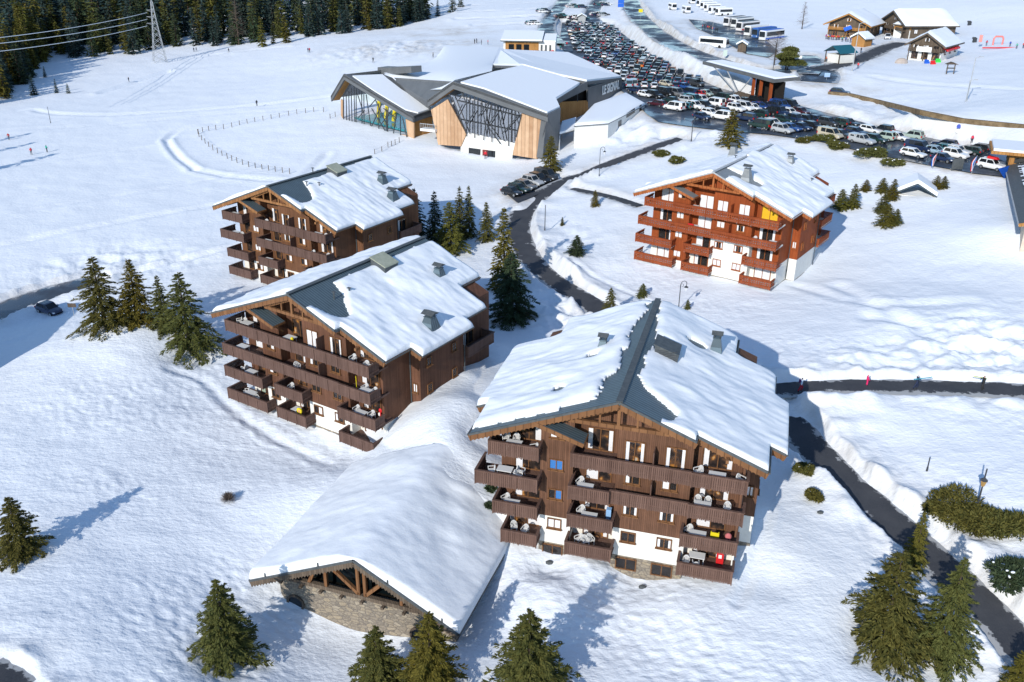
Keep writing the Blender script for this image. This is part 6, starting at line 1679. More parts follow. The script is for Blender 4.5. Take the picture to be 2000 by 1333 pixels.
def car_parts(kind):
    c = CAR[kind]; h = c['L'] / 2; W = c['W']; H = c['H']
    body, win = MB(), MB()
    # lower body: rings along the length; each ring = sill, widest, shoulder, top centre (mirrored)
    top = [(h, .62, .62), (h - .06, .74, .80), (h - .35, c['hood'] - .05, .93), (c['ws0'], c['hood'] + .04, .97), (0, c['hood'] + .06, 1.0), (-h + .75, c['hood'] + .08, 1.0), (-h + .18, c['tail'] - .04, .95), (-h + .03, c['tail'] - .14, .88), (-h, .60, .80)]
    rings = []
    for x, zt, k in top:
        w = W * k; zb = .32 if abs(x) < h - .25 else .38
        rings.append([(x, -w * .92, zb), (x, -w, .55 if zt > .65 else zt - .06), (x, -w * .97, zt - .10), (x, -w * .86, zt), (x, 0, zt + .025), (x, w * .86, zt), (x, w * .97, zt - .10), (x, w, .55 if zt > .65 else zt - .06), (x, w * .92, zb)])
    n = len(rings[0])
    body.add([p for r_ in rings for p in r_], [(i * n + j, i * n + j + 1, (i + 1) * n + j + 1, (i + 1) * n + j) for i in range(len(rings) - 1) for j in range(n - 1)] + [tuple(range(n - 1, -1, -1)), tuple((len(rings) - 1) * n + j for j in range(n))] + [(i * n + n - 1, i * n, (i + 1) * n, (i + 1) * n + n - 1) for i in range(len(rings) - 1)])
    # greenhouse: glass band with roof panel and pillars
    zb0 = c['hood'] + .04
    x0, x1, x2, x3 = c['ws0'], c['rf0'], c['rr'], c['rb']
    wb, wr = W * .88, W * .74
    zr = H - .05
    gl = [(x0, -wb * .92, zb0), (x0, wb * .92, zb0), (x1, -wr, zr), (x1, wr, zr), (x2, -wr, zr - .02), (x2, wr, zr - .02), (x3, -wb * .92, zb0 + .03), (x3, wb * .92, zb0 + .03), ((x0 + x1) / 2, -wb * .99, zb0), ((x0 + x1) / 2, wb * .99, zb0)]
    win.add(gl, [(0, 1, 3, 2), (4, 5, 7, 6), (0, 2, 4, 6), (1, 7, 5, 3)])
    body.add([(x1 + .06, -wr * .98, zr - .005), (x1 + .06, wr * .98, zr - .005), (x2 - .05, wr * .96, zr - .02), (x2 - .05, -wr * .96, zr - .02), (x1 - .25, -wr * .86, H), (x1 - .25, wr * .86, H), (x2 + .25, wr * .84, H - .02), (x2 + .25, -wr * .84, H - .02)],
             [(4, 5, 6, 7), (0, 1, 5, 4), (1, 2, 6, 5), (2, 3, 7, 6), (3, 0, 4, 7), (3, 2, 1, 0)])
    for s in (-1, 1):
        e = .012
        for a, b, t in (((x0, s * (wb * .92 + e), zb0), (x1, s * (wr + e), zr), .09), ((x3, s * (wb * .92 + e), zb0 + .03), (x2, s * (wr + e), zr - .02), .20 if kind != 'van' else .3),
                        ((x1 * .55 + x2 * .45, s * (wb * .97), zb0 - .02), (x1 * .55 + x2 * .45, s * (wr + .02), zr), .10), ((x1 - .05, s * (wr + .01), zr), (x2, s * (wr + .01), zr - .01), .10)):
            body.bar(a, b, .035, t, up=(1, 0, 0) if abs(a[2] - b[2]) > .2 else (0, 0, 1))
        body.box(x1 + .35, x1 + .5, s * W * 1.0 if s > 0 else -W * 1.0 - .16, W * 1.0 + .16 if s > 0 else -W * 1.0, zb0 + .02, zb0 + .15)
        if kind == 'van':   # solid rear flanks
            body.add([(x1 * .2 + x2 * .8, s * (wb * .95), zb0 - .02), (x2 - .05, s * (wb * .95), zb0), (x2 - .02, s * (wr + .012), zr - .02), (x1 * .2 + x2 * .8, s * (wr + .012), zr)], [(0, 1, 2, 3), (3, 2, 1, 0)])
    if kind == 'pickup':
        body.box(-h + .1, x3 - .02, -W * .9, W * .9, c['tail'] - .1, H - .08); win.box(-h + .5, x3 - .3, -W * .905, W * .905, c['tail'] + .15, H - .25)
    lamps_f, lamps_r = [], []
    for s in (-1, 1):
        m_ = MB(); m_.hexa([(h - .16, s * W * .52, .58), (h - .02, s * W * .52, .56), (h - .02, s * W * .86, .58), (h - .24, s * W * .93, .60), (h - .20, s * W * .52, .72), (h - .045, s * W * .52, .70), (h - .045, s * W * .80, .71), (h - .28, s * W * .93, .74)] if s > 0 else
                           [(h - .24, s * W * .93, .60), (h - .02, s * W * .86, .58), (h - .02, s * W * .52, .56), (h - .16, s * W * .52, .58), (h - .28, s * W * .93, .74), (h - .045, s * W * .80, .71), (h - .045, s * W * .52, .70), (h - .20, s * W * .52, .72)]); lamps_f.append(m_)
        m_ = MB(); m_.box(-h - .015, -h + .2, min(s * W * .62, s * W * .93), max(s * W * .62, s * W * .93), .68, c['tail'] - .08); lamps_r.append(m_)
    wheels = []
    for x in (h * .62, -h * .60):
        for s in (-1, 1):
            t, r_ = MB(), MB(); y = s * (W - .10); t.tube((x, y - .11, .33), (x, y + .11, .33), .33, n=14); r_.tube((x, y + s * .105, .33), (x, y + s * .118, .33), .21, n=10); wheels.append((t, r_))
    dark = MB(); dark.box(h - .08, h + .012, -W * .55, W * .55, .38, .52); dark.box(-h - .012, -h + .08, -W * .7, W * .7, .36, .48)
    return body, win, wheels, lamps_f, lamps_r, dark
_CP = {}
def car_proto(kind):
    if kind in _CP: return _CP[kind]
    body, win, wheels, lf, lr, dark = car_parts(kind)
    full = dict(body=body.mesh('body', M['paint']), win=win.mesh('windows', M['car_glass']), wheels=[(t.mesh('wheel', M['tyre']), r_.mesh('rim', M['rim'])) for t, r_ in wheels], lf=[m_.mesh('headlight', M['lamp_clear']) for m_ in lf], lr=[m_.mesh('tail_light', M['lamp_red']) for m_ in lr], dark=dark.mesh('bumper_trim', M['black']))
    one = MB()
    for src, mi in ((body, 0), (win, 1), (dark, 5), *[(t, 2) for t, _ in wheels], *[(r_, 6) for _, r_ in wheels], *[(m_, 3) for m_ in lf], *[(m_, 4) for m_ in lr]): one.add(src.v, src.f, mi)
    full['one'] = one.mesh('parked_car', [M['paint'], M['car_glass'], M['tyre'], M['lamp_clear'], M['lamp_red'], M['black'], M['rim']])
    _CP[kind] = full
    return full
PAINT = {'white': (.78, .79, .80), 'silver': (.42, .44, .46), 'black': (.012, .013, .015), 'navy': (.012, .025, .07), 'blue': (.02, .07, .24), 'dark green': (.012, .035, .03), 'grey': (.14, .15, .16), 'dark grey': (.04, .043, .048), 'red': (.45, .015, .02), 'dark red': (.13, .012, .016), 'teal': (.03, .14, .17), 'pale green': (.36, .45, .40), 'beige': (.50, .45, .34), 'light blue': (.30, .42, .52), 'orange': (.55, .18, .03), 'maroon': (.06, .012, .018)}
KIND_NAME = {'hatch': 'hatchback', 'estate': 'estate car', 'suv': 'off-roader', 'van': 'van', 'small': 'small car', 'pickup': 'pickup'}
def car(x, y, z, az, kind, colour, label, group, parts=True, tilt=0.0):
    """az: compass direction of the nose, clockwise from +Y"""
    p = car_proto(kind); col = (*PAINT[colour], 1)
    rz = math.pi / 2 - az
    if not parts:
        o = tag(link('parked_car', p['one'], None, (x, y, z), rz), label, 'car', group); o.color = col; return o
    r_ = thing('parked_car', label, 'car', (x, y, z), rz, group)
    if tilt: r_.rotation_euler = (0, tilt, rz)
    b = link('body', p['body'], r_); b.color = col
    link('windows', p['win'], r_)
    for t, q in p['wheels']: w = link('wheel', t, r_); link('rim', q, w)
    for m_ in p['lf']: link('headlight', m_, r_)
    for m_ in p['lr']: link('tail_light', m_, r_)
    link('bumper_trim', p['dark'], b)
    return r_
def az_of(px, py, dx, dy, z=10.0):
    a, b = atz(px, py, z), atz(px + dx, py + dy, z)
    return math.atan2(b[0] - a[0], b[1] - a[1])
# near rows of the car park, read off the photograph: u, v in the enlarged crops
N5 = lambda u, v: (1400 + u / 6.667, 180 + v / 6.667)
N8 = lambda u, v: (1560 + u / 3.702, 240 + v / 3.702)
N4 = lambda u, v: (1220 + u / 7.692, 140 + v / 7.692)
RD = (1.0, .20); LU = (-1.0, -.16)
near = []
def row(desc, fn, items, dr):
    for i, it in enumerate(items):
        u, v, colour, kind = it[:4]; d = dr if len(it) < 5 else it[4]
        near.append((*fn(u, v), colour, kind, d, desc, i))
row('lowest row above the snowbank', N5, [(560, 470, 'dark green', 'van', LU), (735, 440, 'white', 'estate'), (850, 530, 'silver', 'suv'), (965, 505, 'blue', 'estate'), (1110, 495, 'navy', 'hatch'), (1255, 480, 'black', 'estate')], RD)
row('second row above the snowbank', N5, [(880, 395, 'dark green', 'estate'), (1030, 395, 'navy', 'suv'), (1170, 390, 'black', 'estate'), (1300, 395, 'navy', 'hatch'), (1450, 440, 'dark grey', 'suv'), (1580, 440, 'dark green', 'suv', LU), (1715, 440, 'black', 'estate')], RD)
row('third row, rears towards the shrubs', N5, [(370, 350, 'navy', 'hatch'), (540, 330, 'dark green', 'suv'), (690, 290, 'black', 'suv'), (800, 300, 'navy', 'van', RD), (950, 300, 'white', 'estate', RD), (1090, 290, 'maroon', 'hatch', RD)], LU)
row('fourth row, next to the snow slope', N5, [(250, 250, 'white', 'suv', RD), (350, 255, 'white', 'van', RD), (470, 240, 'white', 'hatch', RD), (560, 220, 'blue', 'estate', RD), (700, 215, 'navy', 'suv'), (820, 215, 'blue', 'van', RD), (950, 215, 'black', 'van', RD)], LU)
row('fifth row, under the white post', N5, [(60, 120, 'dark green', 'van'), (180, 115, 'black', 'estate'), (240, 150, 'white', 'suv', RD), (390, 160, 'black', 'estate', RD), (530, 150, 'black', 'suv', RD)], LU)
row('right hand block behind the shrubs', N8, [(225, 110, 'beige', 'van', RD), (305, 105, 'dark grey', 'estate', RD), (455, 150, 'silver', 'pickup'), (415, 88, 'navy', 'estate'), (520, 72, 'white', 'estate'), (600, 75, 'black', 'suv', LU), (555, 140, 'dark green', 'estate'), (610, 125, 'pale green', 'suv', LU), (715, 125, 'white', 'estate'), (812, 118, 'pale green', 'suv', LU)], RD)
row('far right block beside the flags', N8, [(825, 245, 'white', 'estate'), (865, 205, 'navy', 'van'), (985, 225, 'light blue', 'hatch'), (1050, 175, 'navy', 'estate', LU), (1020, 205, 'teal', 'hatch', LU), (1040, 280, 'navy', 'hatch'), (1150, 225, 'white', 'estate'), (1130, 255, 'white', 'suv'), (1225, 225, 'dark green', 'estate', LU), (1285, 205, 'black', 'estate', LU), (1390, 335, 'white', 'suv', RD)], RD)
row('row beside the white annex', N4, [(150, 310, 'navy', 'hatch'), (305, 380, 'white', 'hatch', RD), (455, 395, 'black', 'suv', RD), (610, 360, 'black', 'van', RD), (770, 370, 'grey', 'van', RD), (970, 360, 'navy', 'van'), (1100, 370, 'red', 'small'), (1225, 370, 'pale green', 'small', RD), (1390, 365, 'dark grey', 'suv', RD)], LU)
row('row behind the white van', N4, [(480, 520, 'maroon', 'estate'), (680, 470, 'dark green', 'hatch'), (880, 470, 'silver', 'suv'), (1030, 470, 'teal', 'van', RD), (1160, 470, 'white', 'suv', RD), (1340, 520, 'white', 'van'), (1500, 520, 'dark red', 'estate'), (1650, 490, 'white', 'suv', RD)], LU)
row('row of the long white van', N4, [(740, 580, 'white', 'van'), (910, 560, 'teal', 'small'), (1060, 560, 'white', 'suv', RD), (1210, 560, 'black', 'suv', RD)], LU)
row('nearest row by the round spruce', N4, [(1160, 720, 'navy', 'hatch', RD), (1290, 660, 'white', 'estate', RD), (1420, 630, 'black', 'estate'), (1460, 720, 'white', 'van'), (1820, 740, 'navy', 'suv')], LU)
row('row below the leaning struts', N4, [(60, 230, 'light blue', 'van'), (130, 240, 'silver', 'van'), (290, 240, 'white', 'hatch'), (440, 250, 'white', 'hatch'), (620, 220, 'beige', 'hatch', RD), (760, 240, 'navy', 'hatch'), (900, 260, 'blue', 'hatch', RD), (1080, 220, 'dark grey', 'suv', RD)], (-.35, -1.0))
ORD = ['first', 'second', 'third', 'fourth', 'fifth', 'sixth', 'seventh', 'eighth', 'ninth', 'tenth', 'eleventh']
placed = []
for px, py, colour, kind, d, desc, i in near:
    P = atz(px, py, 10.02)
    if any(math.hypot(P[0] - a, P[1] - b) < 1.75 for a, b in placed):
        u = np.array(P[:2]) / np.hypot(*P[:2]); P = np.array([P[0] + u[0] * 1.7, P[1] + u[1] * 1.7, P[2]])
    placed.append((P[0], P[1]))
    art = 'a' 
    car(P[0], P[1], 10.0, az_of(px, py, *d), kind, colour, f'{colour} {KIND_NAME[kind]}, {ORD[i]} from the left in the {desc}', 'cars in the near half of the car park')
# the crowded far part of the lot: rows of cars seen end on
zone = np.array([atz(*q, 10.0)[:2] for q in [(1104, 47), (1188, 51), (1214, 69), (1260, 103), (1318, 138), (1392, 168), (1330, 172), (1222, 168), (1206, 150), (1150, 122), (1122, 95)]])
def inside(p, P):
    c = False
    for a, b in zip(P, np.roll(P, -1, 0)):
        if (a[1] > p[1]) != (b[1] > p[1]) and p[0] < (b[0] - a[0]) * (p[1] - a[1]) / (b[1] - a[1]) + a[0]: c = not c
    return c
ax_ = math.radians(12.0)
fu, fr_ = np.array([math.sin(ax_), math.cos(ax_)]), np.array([math.cos(ax_), -math.sin(ax_)])
rc = np.random.default_rng(19)
CO = ['navy'] * 9 + ['black'] * 7 + ['white'] * 6 + ['silver'] * 2 + ['dark grey'] * 4 + ['blue'] * 4 + ['teal'] * 2 + ['dark green'] * 3 + ['red', 'dark red', 'beige', 'light blue', 'orange']
nfar = 0
tt = 0.0; line = 0
c0_ = zone.mean(0)
for rowi in range(-22, 22):
    base = c0_ + fu * (rowi // 2 * 12.6 + (rowi % 2) * 5.1)
    for k in range(-22, 23):
        p = base + fr_ * (k * 2.42 + rc.uniform(-.18, .18)) + fu * rc.uniform(-.35, .35)
        if not inside(p, zone) or rc.random() < .05: continue
        if any(math.hypot(p[0] - a, p[1] - b) < 3.0 for a, b in placed[:len(near)]): continue
        if nfar >= 185: continue
        kind = rc.choice(['hatch', 'hatch', 'estate', 'suv', 'small', 'van'], p=[.25, .15, .25, .2, .1, .05])
        colour = CO[int(rc.integers(len(CO)))]
        dist = float(np.hypot(*p))
        where = 'at the far end of the crowded lot, below the snowy strip' if dist > 318 else ('in the crowded middle of the lot behind the dark hall' if dist > 265 else 'packed in the lot just beyond the hall roof')
        car(p[0], p[1], 10.0, ax_ + (math.pi if rc.random() < .5 else 0) + rc.normal(0, .04), kind, colour, f'{colour} {KIND_NAME[kind]} {where}', f'{colour} cars {where}', False)
        nfar += 1
# snowed-in rows between the two far lanes
for px, py, n_, dx, dy, tag_ in [(1066, 23, 4, 0, 0, 'l'), (1098, 33, 3, 0, 0, 'm'), (1128, 14, 6, 0, 0, 'm'), (1131, 36, 6, 0, 0, 'm'), (1173, 30, 5, 0, 0, 'r'), (1180, 10, 5, 0, 0, 'r'), (1045, 47, 4, 0, 0, 'l')]:
    for i in range(n_):
        g = ground(px + (i - n_ / 2) * 5.2, py + (i % 2) * 1.5)
        colour = ['white', 'navy', 'white', 'silver', 'black', 'teal'][(i + py) % 6]
        where = {'l': 'half buried in snow left of the far lane', 'm': 'half buried in snow between the two far lanes', 'r': 'half buried in snow right of the far lanes'}[tag_]
        car(g.x, g.y, g.z - .25, math.radians(75 + random.uniform(-5, 5)), ['hatch', 'estate', 'suv'][i % 3], colour, f'{colour} {KIND_NAME[["hatch", "estate", "suv"][i % 3]]} {where}', f'{colour} cars {where}', False)
# six cars in the bay by the lane bend, and two single cars
for i, (px, py, colour, kind, lb) in enumerate([(999, 381, 'black', 'hatch', 'black hatchback, leftmost in the bay at the lane bend'), (1014, 374, 'dark green', 'estate', 'dark green estate car, second in the bay at the lane bend'), (1026, 368, 'grey', 'estate', 'snow dusted grey car, third in the bay at the lane bend'), (1040, 361, 'silver', 'suv', 'silver off-roader in the middle of the bay at the lane bend'), (1053, 356, 'black', 'suv', 'black off-roader second from the right in the bay at the lane bend'), (1067, 350, 'dark grey', 'van', 'dark van, rightmost in the bay at the lane bend')]):
    P = atz(px, py, 3.52)
    car(P[0], P[1], 3.5, az_of(px, py, .9, .22, 3.5), kind, colour, lb, 'cars in the bay at the lane bend')
g = ground(98, 612); car(g.x, g.y, g.z + .0, az_of(98, 612, 1, .32, -1.2), 'hatch', 'navy', 'dark blue hatchback alone in the blue shade at the left', None, True)
g = ground(1640, 183); car(g.x, g.y, g.z - .2, az_of(1640, 183, 1, .1, 14), 'estate', 'navy', 'lone dark car behind the snowbank at the road junction', None, True)
g = ground(1733, 77); car(g.x, g.y, g.z, az_of(1733, 77, .2, 1, 14), 'suv', 'white', 'white off-roader parked at the restaurant entrance', None, True)
# roof box on the white off-roader by the right edge
mb = MB(); mb.hexa([(-.9, -.45, 0), (.9, -.4, 0), (.9, .4, 0), (-.9, .45, 0), (-.8, -.4, .36), (.6, -.3, .3), (.6, .3, .3), (-.8, .4, .36)])
_wc = [o for o in bpy.data.objects if o.get('label', '').startswith('white off-roader, eleventh')]
if _wc: o = mb.build('roof_box', M['red'], None, loc=_wc[0].location + Vector((0, 0, 1.78))); o.rotation_euler = _wc[0].rotation_euler; tag(o, 'red roof box on the white off-roader beside the edge building', 'roof box')
# ------------------------------------------------------------------ buses and coaches
def coach(P, az, L, colour, label, w=2.5, h=3.2, band=None, roofc=None, group='coaches parked side by side'):
    r_ = thing('coach', label, 'bus', tuple(P), math.pi / 2 - az, group)
    a, b = L / 2, w / 2
    ring = lambda x, k, zt: [(x, -b * k, .35), (x, -b * k, 1.3), (x, -b * k, zt - .35), (x, -b * k * .86, zt), (x, b * k * .86, zt), (x, b * k, zt - .35), (x, b * k, 1.3), (x, b * k, .35)]
    rs = [ring(a, .9, h - .25), ring(a - .25, 1, h), ring(-a + .15, 1, h), ring(-a, .95, h - .1)]
    mb = MB(); n = 8
    mb.add([p for q in rs for p in q], [(i * n + j, i * n + (j + 1) % n, (i + 1) * n + (j + 1) % n, (i + 1) * n + j) for i in range(3) for j in range(n)] + [tuple(range(n - 1, -1, -1)), tuple(3 * n + j for j in range(n))])
    mats_ = mat('coach_paint', colour, .3, 0, .5)
    mb.build('body', mats_, r_)
    for s in (-1, 1):
        mb = MB(); mb.box(-a + .5, a - .9, min(s * b, s * (b + .02)), max(s * b, s * (b + .02)), 1.45, h - .5); mb.build('side_windows', M['car_glass'], r_)
    mb = MB(); mb.hexa([(a + .01, -b * .85, 1.2), (a + .03, -b * .85, 1.2), (a + .03, b * .85, 1.2), (a + .01, b * .85, 1.2), (a - .02, -b * .82, h - .35), (a, -b * .82, h - .35), (a, b * .82, h - .35), (a - .02, b * .82, h - .35)]); mb.build('windscreen', M['car_glass'], r_)
    if band:
        for s in (-1, 1): mb = MB(); mb.box(-a + .3, a - .3, min(s * b, s * (b + .025)), max(s * b, s * (b + .025)), .5, .95); mb.build('stripe', M[band], r_)
    mb = MB(); mb.box(-a + .5, a - .6, -b * .8, b * .8, h + .005, h + (.12 if not roofc else .08)); mb.build('roof_panel' if roofc else 'roof_snow', M[roofc] if roofc else M['roof_snow'], r_)
    for x in (a - 2.0, -a + 2.4):
        for s in (-1, 1): mb = MB(); mb.tube((x, s * (b - .28), .48), (x, s * (b + .01), .48), .48, n=12); mb.build('wheel', M['tyre'], r_)
    for s in (-1, 1): mb = MB(); mb.box(a - .02, a + .03, min(s * .7, s * 1.1), max(s * .7, s * 1.1), .7, .95); mb.build('headlight', M['lamp_clear'], r_)
    return r_
B6 = lambda u, v: (1280 + u / 6.667, v / 6.667)
azb = math.atan2(-8.6, -8.0)
for i, (u, v, colour, band, roofc, lb) in enumerate([(1030, 335, (.75, .75, .76), None, 'flash', 'white coach at the upper left end of the parked line'), (1130, 350, (.70, .72, .72), None, 'slate', 'white and grey coach second in the parked line'), (1200, 400, (.72, .70, .70), 'red', 'slate', 'white coach with a red stripe in the parked line'), (1310, 460, (.74, .75, .75), None, None, 'white coach with a snowy roof in the middle of the line'), (1410, 490, (.04, .12, .34), None, 'blue', 'blue coach next to the snowy roofed white coach'), (1510, 520, (.70, .72, .75), 'blue', 'blue', 'white coach with a blue roof next to the bare tree')]):
    P = atz(*B6(u, v), 13.3); coach(P, azb, 11.5, colour, lb, band=band, roofc=roofc)
P = atz(*B6(755, 620), 13.2); coach(P, az_of(*B6(755, 620), 140, 12, 13.2), 9.0, (.76, .77, .77), 'white city bus with dark windows driving along the main road', h=3.0, band=None, group=None)
for i, (u, v, lb) in enumerate([(640, 90, 'snow covered white motorhome at the back of its row'), (690, 120, 'snow covered white motorhome second from the back'), (740, 150, 'snow covered white motorhome third from the back'), (800, 185, 'snow covered white motorhome fourth from the back'), (890, 205, 'long white motorhome nearest the coaches')]):
    P = ground(*B6(u, v)); coach(P, math.atan2(-9.0, -4.0), 7.2, (.76, .77, .78), lb, 2.3, 2.9, group='motorhomes in a row')
for i, (u, v, lb) in enumerate([(220, 130, 'white camper van with a dark skylight on the far snowbank'), (400, 170, 'white camper van right of the skylight one'), (470, 50, 'white camper van behind the red jacket crowd')]):
    P = ground(*B6(u, v)); coach(P, az_of(*B6(u, v), 200, 60, 14), 6.0, (.78, .78, .79), lb, 2.2, 2.8, group='camper vans on the snowbank')
# ------------------------------------------------------------------ plastic garden furniture on the balconies
def chair_mesh():
    mb = MB()
    mb.box(-.24, .24, -.24, .22, .40, .44)
    for x in (-.22, .22):
        mb.bar((x * 1.05, -.25, 0), (x, -.22, .42), .05, .05, up=(0, 1, 0)); mb.bar((x * 1.05, .27, 0), (x, .2, .42), .05, .05, up=(0, 1, 0))
        mb.bar((x * 1.1, -.24, .42), (x * 1.12, -.26, .64), .05, .05, up=(0, 1, 0)); mb.bar((x * 1.12, -.27, .65), (x * 1.05, .24, .67), .06, .04)
    n = 9      # rounded back with a slotted middle
    pts = [(.26 * math.cos(t), .23 + .05 * math.sin(t), .42 + .44 * math.sin(t)) for t in np.linspace(0, math.pi, n)]
    for a, b in zip(pts[:-1], pts[1:]): mb.bar(a, b, .05, .07, up=(0, 1, 0))
    for x in (-.14, -.07, 0, .07, .14): mb.bar((x, .21, .43), (x * .95, .275, .42 + .42 * math.sqrt(max(.05, 1 - (x / .26) ** 2))), .045, .02, up=(0, 1, 0))
    return mb.mesh('plastic_chair', M['plastic'])
def table_mesh(l=1.25, w=.8, h=.72):
    mb = MB(); mb.box(-l / 2, l / 2, -w / 2, w / 2, h - .04, h); mb.box(-l / 2 + .04, l / 2 - .04, -w / 2 + .04, w / 2 - .04, h - .09, h - .041)
    for x in (-l / 2 + .1, l / 2 - .1):
        for y in (-w / 2 + .1, w / 2 - .1): mb.bar((x * 1.03, y * 1.03, 0), (x, y, h - .09), .06, .06, up=(0, 1, 0))
    return mb.mesh('plastic_table', M['plastic'])
CH, TB, TS = chair_mesh(), table_mesh(), table_mesh(.8, .8)
CHN = {'A': 'front chalet', 'B': 'dark brown chalet', 'C': 'red chalet', 'D': 'back left chalet'}
COLN = {'l': 'left', 'c': 'middle', 'r': 'right'}
LVN = {1: 'top', 2: 'upper', 3: 'lower', 4: 'bottom'}
def spot(ch, x, y, lv):
    o, a = ORG[ch]; a = R(a)
    return Vector((o[0] + math.cos(a) * x + math.sin(a) * y, o[1] - math.sin(a) * x + math.cos(a) * y, o[2] + CAM_Z + FLOOR[lv]))
def furn(ch, lv, c, items):
    k = {}
    where = f'on the {LVN[lv]} {COLN[c]} balcony of the {CHN[ch]}'
    nch = sum(1 for i in items if i[0] == 'c'); seen = 0
    for kind, x, rot in items:
        yy = 1.15 if kind == 'c' else .95
        if len(str(rot)) and isinstance(rot, tuple): rot, yy = rot
        P = spot(ch, x, yy, lv); az = -R(ORG[ch][1]) + R(rot)
        if kind == 'c':
            seen += 1
            w = '' if nch == 1 else [f'left', 'second from left', 'third from left', 'fourth from left'][seen - 1] + ' '
            if nch == 2: w = ['left ', 'right '][seen - 1]
            tag(link('plastic_chair', CH, None, P, az), f'white plastic chair, {w}{where}' if w else f'single white plastic chair {where}', 'chair', 'white plastic chairs on the balconies')
        else:
            tag(link('plastic_table', TB if kind == 't' else TS, None, P, az), f'white plastic table {where}', 'table', 'white plastic tables on the balconies')
F_ = furn
F_('A', 1, 'l', [('c', -9.0, (0, 1.9)), ('c', -8.15, (10, 1.8)), ('t', -8.1, (0, .85)), ('c', -6.5, (-60, .9))]); F_('A', 2, 'l', [('c', -10.0, (-70, 1.1)), ('t', -8.9, (0, 1.2)), ('c', -7.75, (70, .95)), ('c', -7.7, (80, 1.6))])
F_('A', 3, 'l', [('c', -8.9, (-30, 1.4)), ('t', -8.2, (0, .7))]); F_('A', 4, 'l', [('c', -8.2, (20, 1.5)), ('c', -7.2, (-10, 1.3))])
F_('A', 2, 'c', [('c', -2.85, (-15, 1.4)), ('t', -2.3, (0, .65))]); F_('A', 3, 'c', [('c', -2.7, (-20, 1.5)), ('t', -1.9, (0, .75))]); F_('A', 4, 'c', [('c', -2.75, (-40, 1.4)), ('c', -2.2, (30, 1.3)), ('c', -1.85, (40, 1.6))])
F_('A', 1, 'r', [('c', 6.0, (-50, 1.3)), ('t', 7.4, (0, .8)), ('c', 9.1, (60, 1.0))]); F_('A', 2, 'r', [('c', 6.2, (0, 1.5)), ('c', 6.95, (0, 1.5)), ('t', 6.6, (0, .8)), ('c', 8.4, (0, 1.2))])
F_('A', 3, 'r', [('c', 5.75, (-30, 1.4)), ('t', 6.5, (0, .8))]); F_('A', 4, 'r', [('t', 6.6, (0, 1.7)), ('c', 5.85, (0, 1.0)), ('c', 6.6, (190, .9))])
F_('B', 1, 'l', [('c', -9.2, (-40, 1.5)), ('c', -8.6, (10, 1.6)), ('t', -7.8, (0, 1.3))]); F_('B', 1, 'c', [('t', -1.6, (0, 1.2))]); F_('B', 1, 'r', [('c', 6.4, (0, 1.4)), ('c', 8.4, (20, 1.0)), ('c', 9.0, (-60, .8))])
F_('B', 2, 'l', [('t', -8.6, (0, 1.1))]); F_('B', 2, 'c', [('c', -1.0, (70, 1.2))]); F_('B', 2, 'r', [('c', 7.7, (0, 1.4)), ('t', 8.3, (0, .8)), ('c', 8.9, (0, 1.3))])
F_('B', 3, 'l', [('c', -9.4, (-90, 1.6)), ('t', -7.8, (0, 1.1))]); F_('B', 3, 'c', [('c', -2.2, (10, 1.2))]); F_('B', 3, 'r', [('c', 6.4, (0, 1.4)), ('t', 7.4, (0, .9)), ('c', 8.3, (0, 1.4))])
F_('B', 4, 'l', [('c', -9.3, (-60, 1.4)), ('t', -8.4, (0, 1.2)), ('c', -7.3, (60, .9))]); F_('B', 4, 'c', [('s', -1.9, (0, 1.3))])
F_('C', 1, 'c', [('s', -2.6, (0, 1.2))]); F_('C', 2, 'c', [('t', -2.6, (0, 1.2))]); F_('C', 3, 'c', [('t', -2.0, (0, 1.2))]); F_('C', 2, 'r', [('c', 6.2, (0, 1.2)), ('t', 8.8, (0, 1.0))]); F_('C', 2, 'l', [('c', -6.2, (0, 1.0))])
F_('D', 1, 'l', [('t', -8.2, (0, .9))]); F_('D', 1, 'c', [('c', -2.0, (30, .9))]); F_('D', 1, 'r', [('c', 9.0, (30, .8)), ('t', 7.6, (0, .7))]); F_('D', 2, 'l', [('t', -8.4, (0, .9)), ('c', -7.2, (40, .9))]); F_('D', 2, 'c', [('t', -2.0, (0, .7))]); F_('D', 2, 'r', [('c', 6.4, (0, .8)), ('c', 9.0, (40, 1.0))]); F_('D', 3, 'c', [('t', -2.2, (0, .7))])
def on(ch, x, y, lv, dz, shape, name, ma, label, cat):
    mb = MB(); shape(mb); o = mb.build(name, ma, None, loc=spot(ch, x, y, lv) + Vector((0, 0, dz))); o.rotation_euler = (0, 0, -R(ORG[ch][1])); return tag(o, label, cat)
def sled(mb): mb.prism([(x, 0, z) for x, z in [(-.26, .05), (.26, .05), (.28, .3), (.28, 1.05), (.2, 1.22), (-.2, 1.22), (-.28, 1.05), (-.28, .3)]], (0, .14, 0), 0); mb.box(-.12, .12, -.012, -.002, .62, .95, 1)
on('A', 8.35, 1.9, 4, 0, sled, 'sled', [M['red'], M['white']], 'red plastic sled standing upright on the lowest right balcony of the front chalet', 'sled')
on('A', 7.75, 1.2, 3, 0, lambda mb: (mb.box(-.3, .3, -.2, .2, .45, .5), mb.bar((-.3, 0, 0), (.3, 0, .85), .05, .05), mb.bar((.3, 0, 0), (-.3, 0, .85), .05, .05), mb.box(-.32, .32, -.22, -.18, .5, .9)), 'folding_stool', M['yellow'], 'yellow folding stool with black seat on the lower right balcony of the front chalet', 'stool')
on('A', 8.75, 1.2, 3, 0, lambda mb: (mb.ball((0, 0, .62), .26, .2, .3, 8, 6), mb.box(-.2, .2, -.15, .15, 0, .4)), 'laundry_bag', mat('red_white_cloth', (.55, .16, .17), .8), 'red and white bundle on the lower right balcony of the front chalet', 'bag')
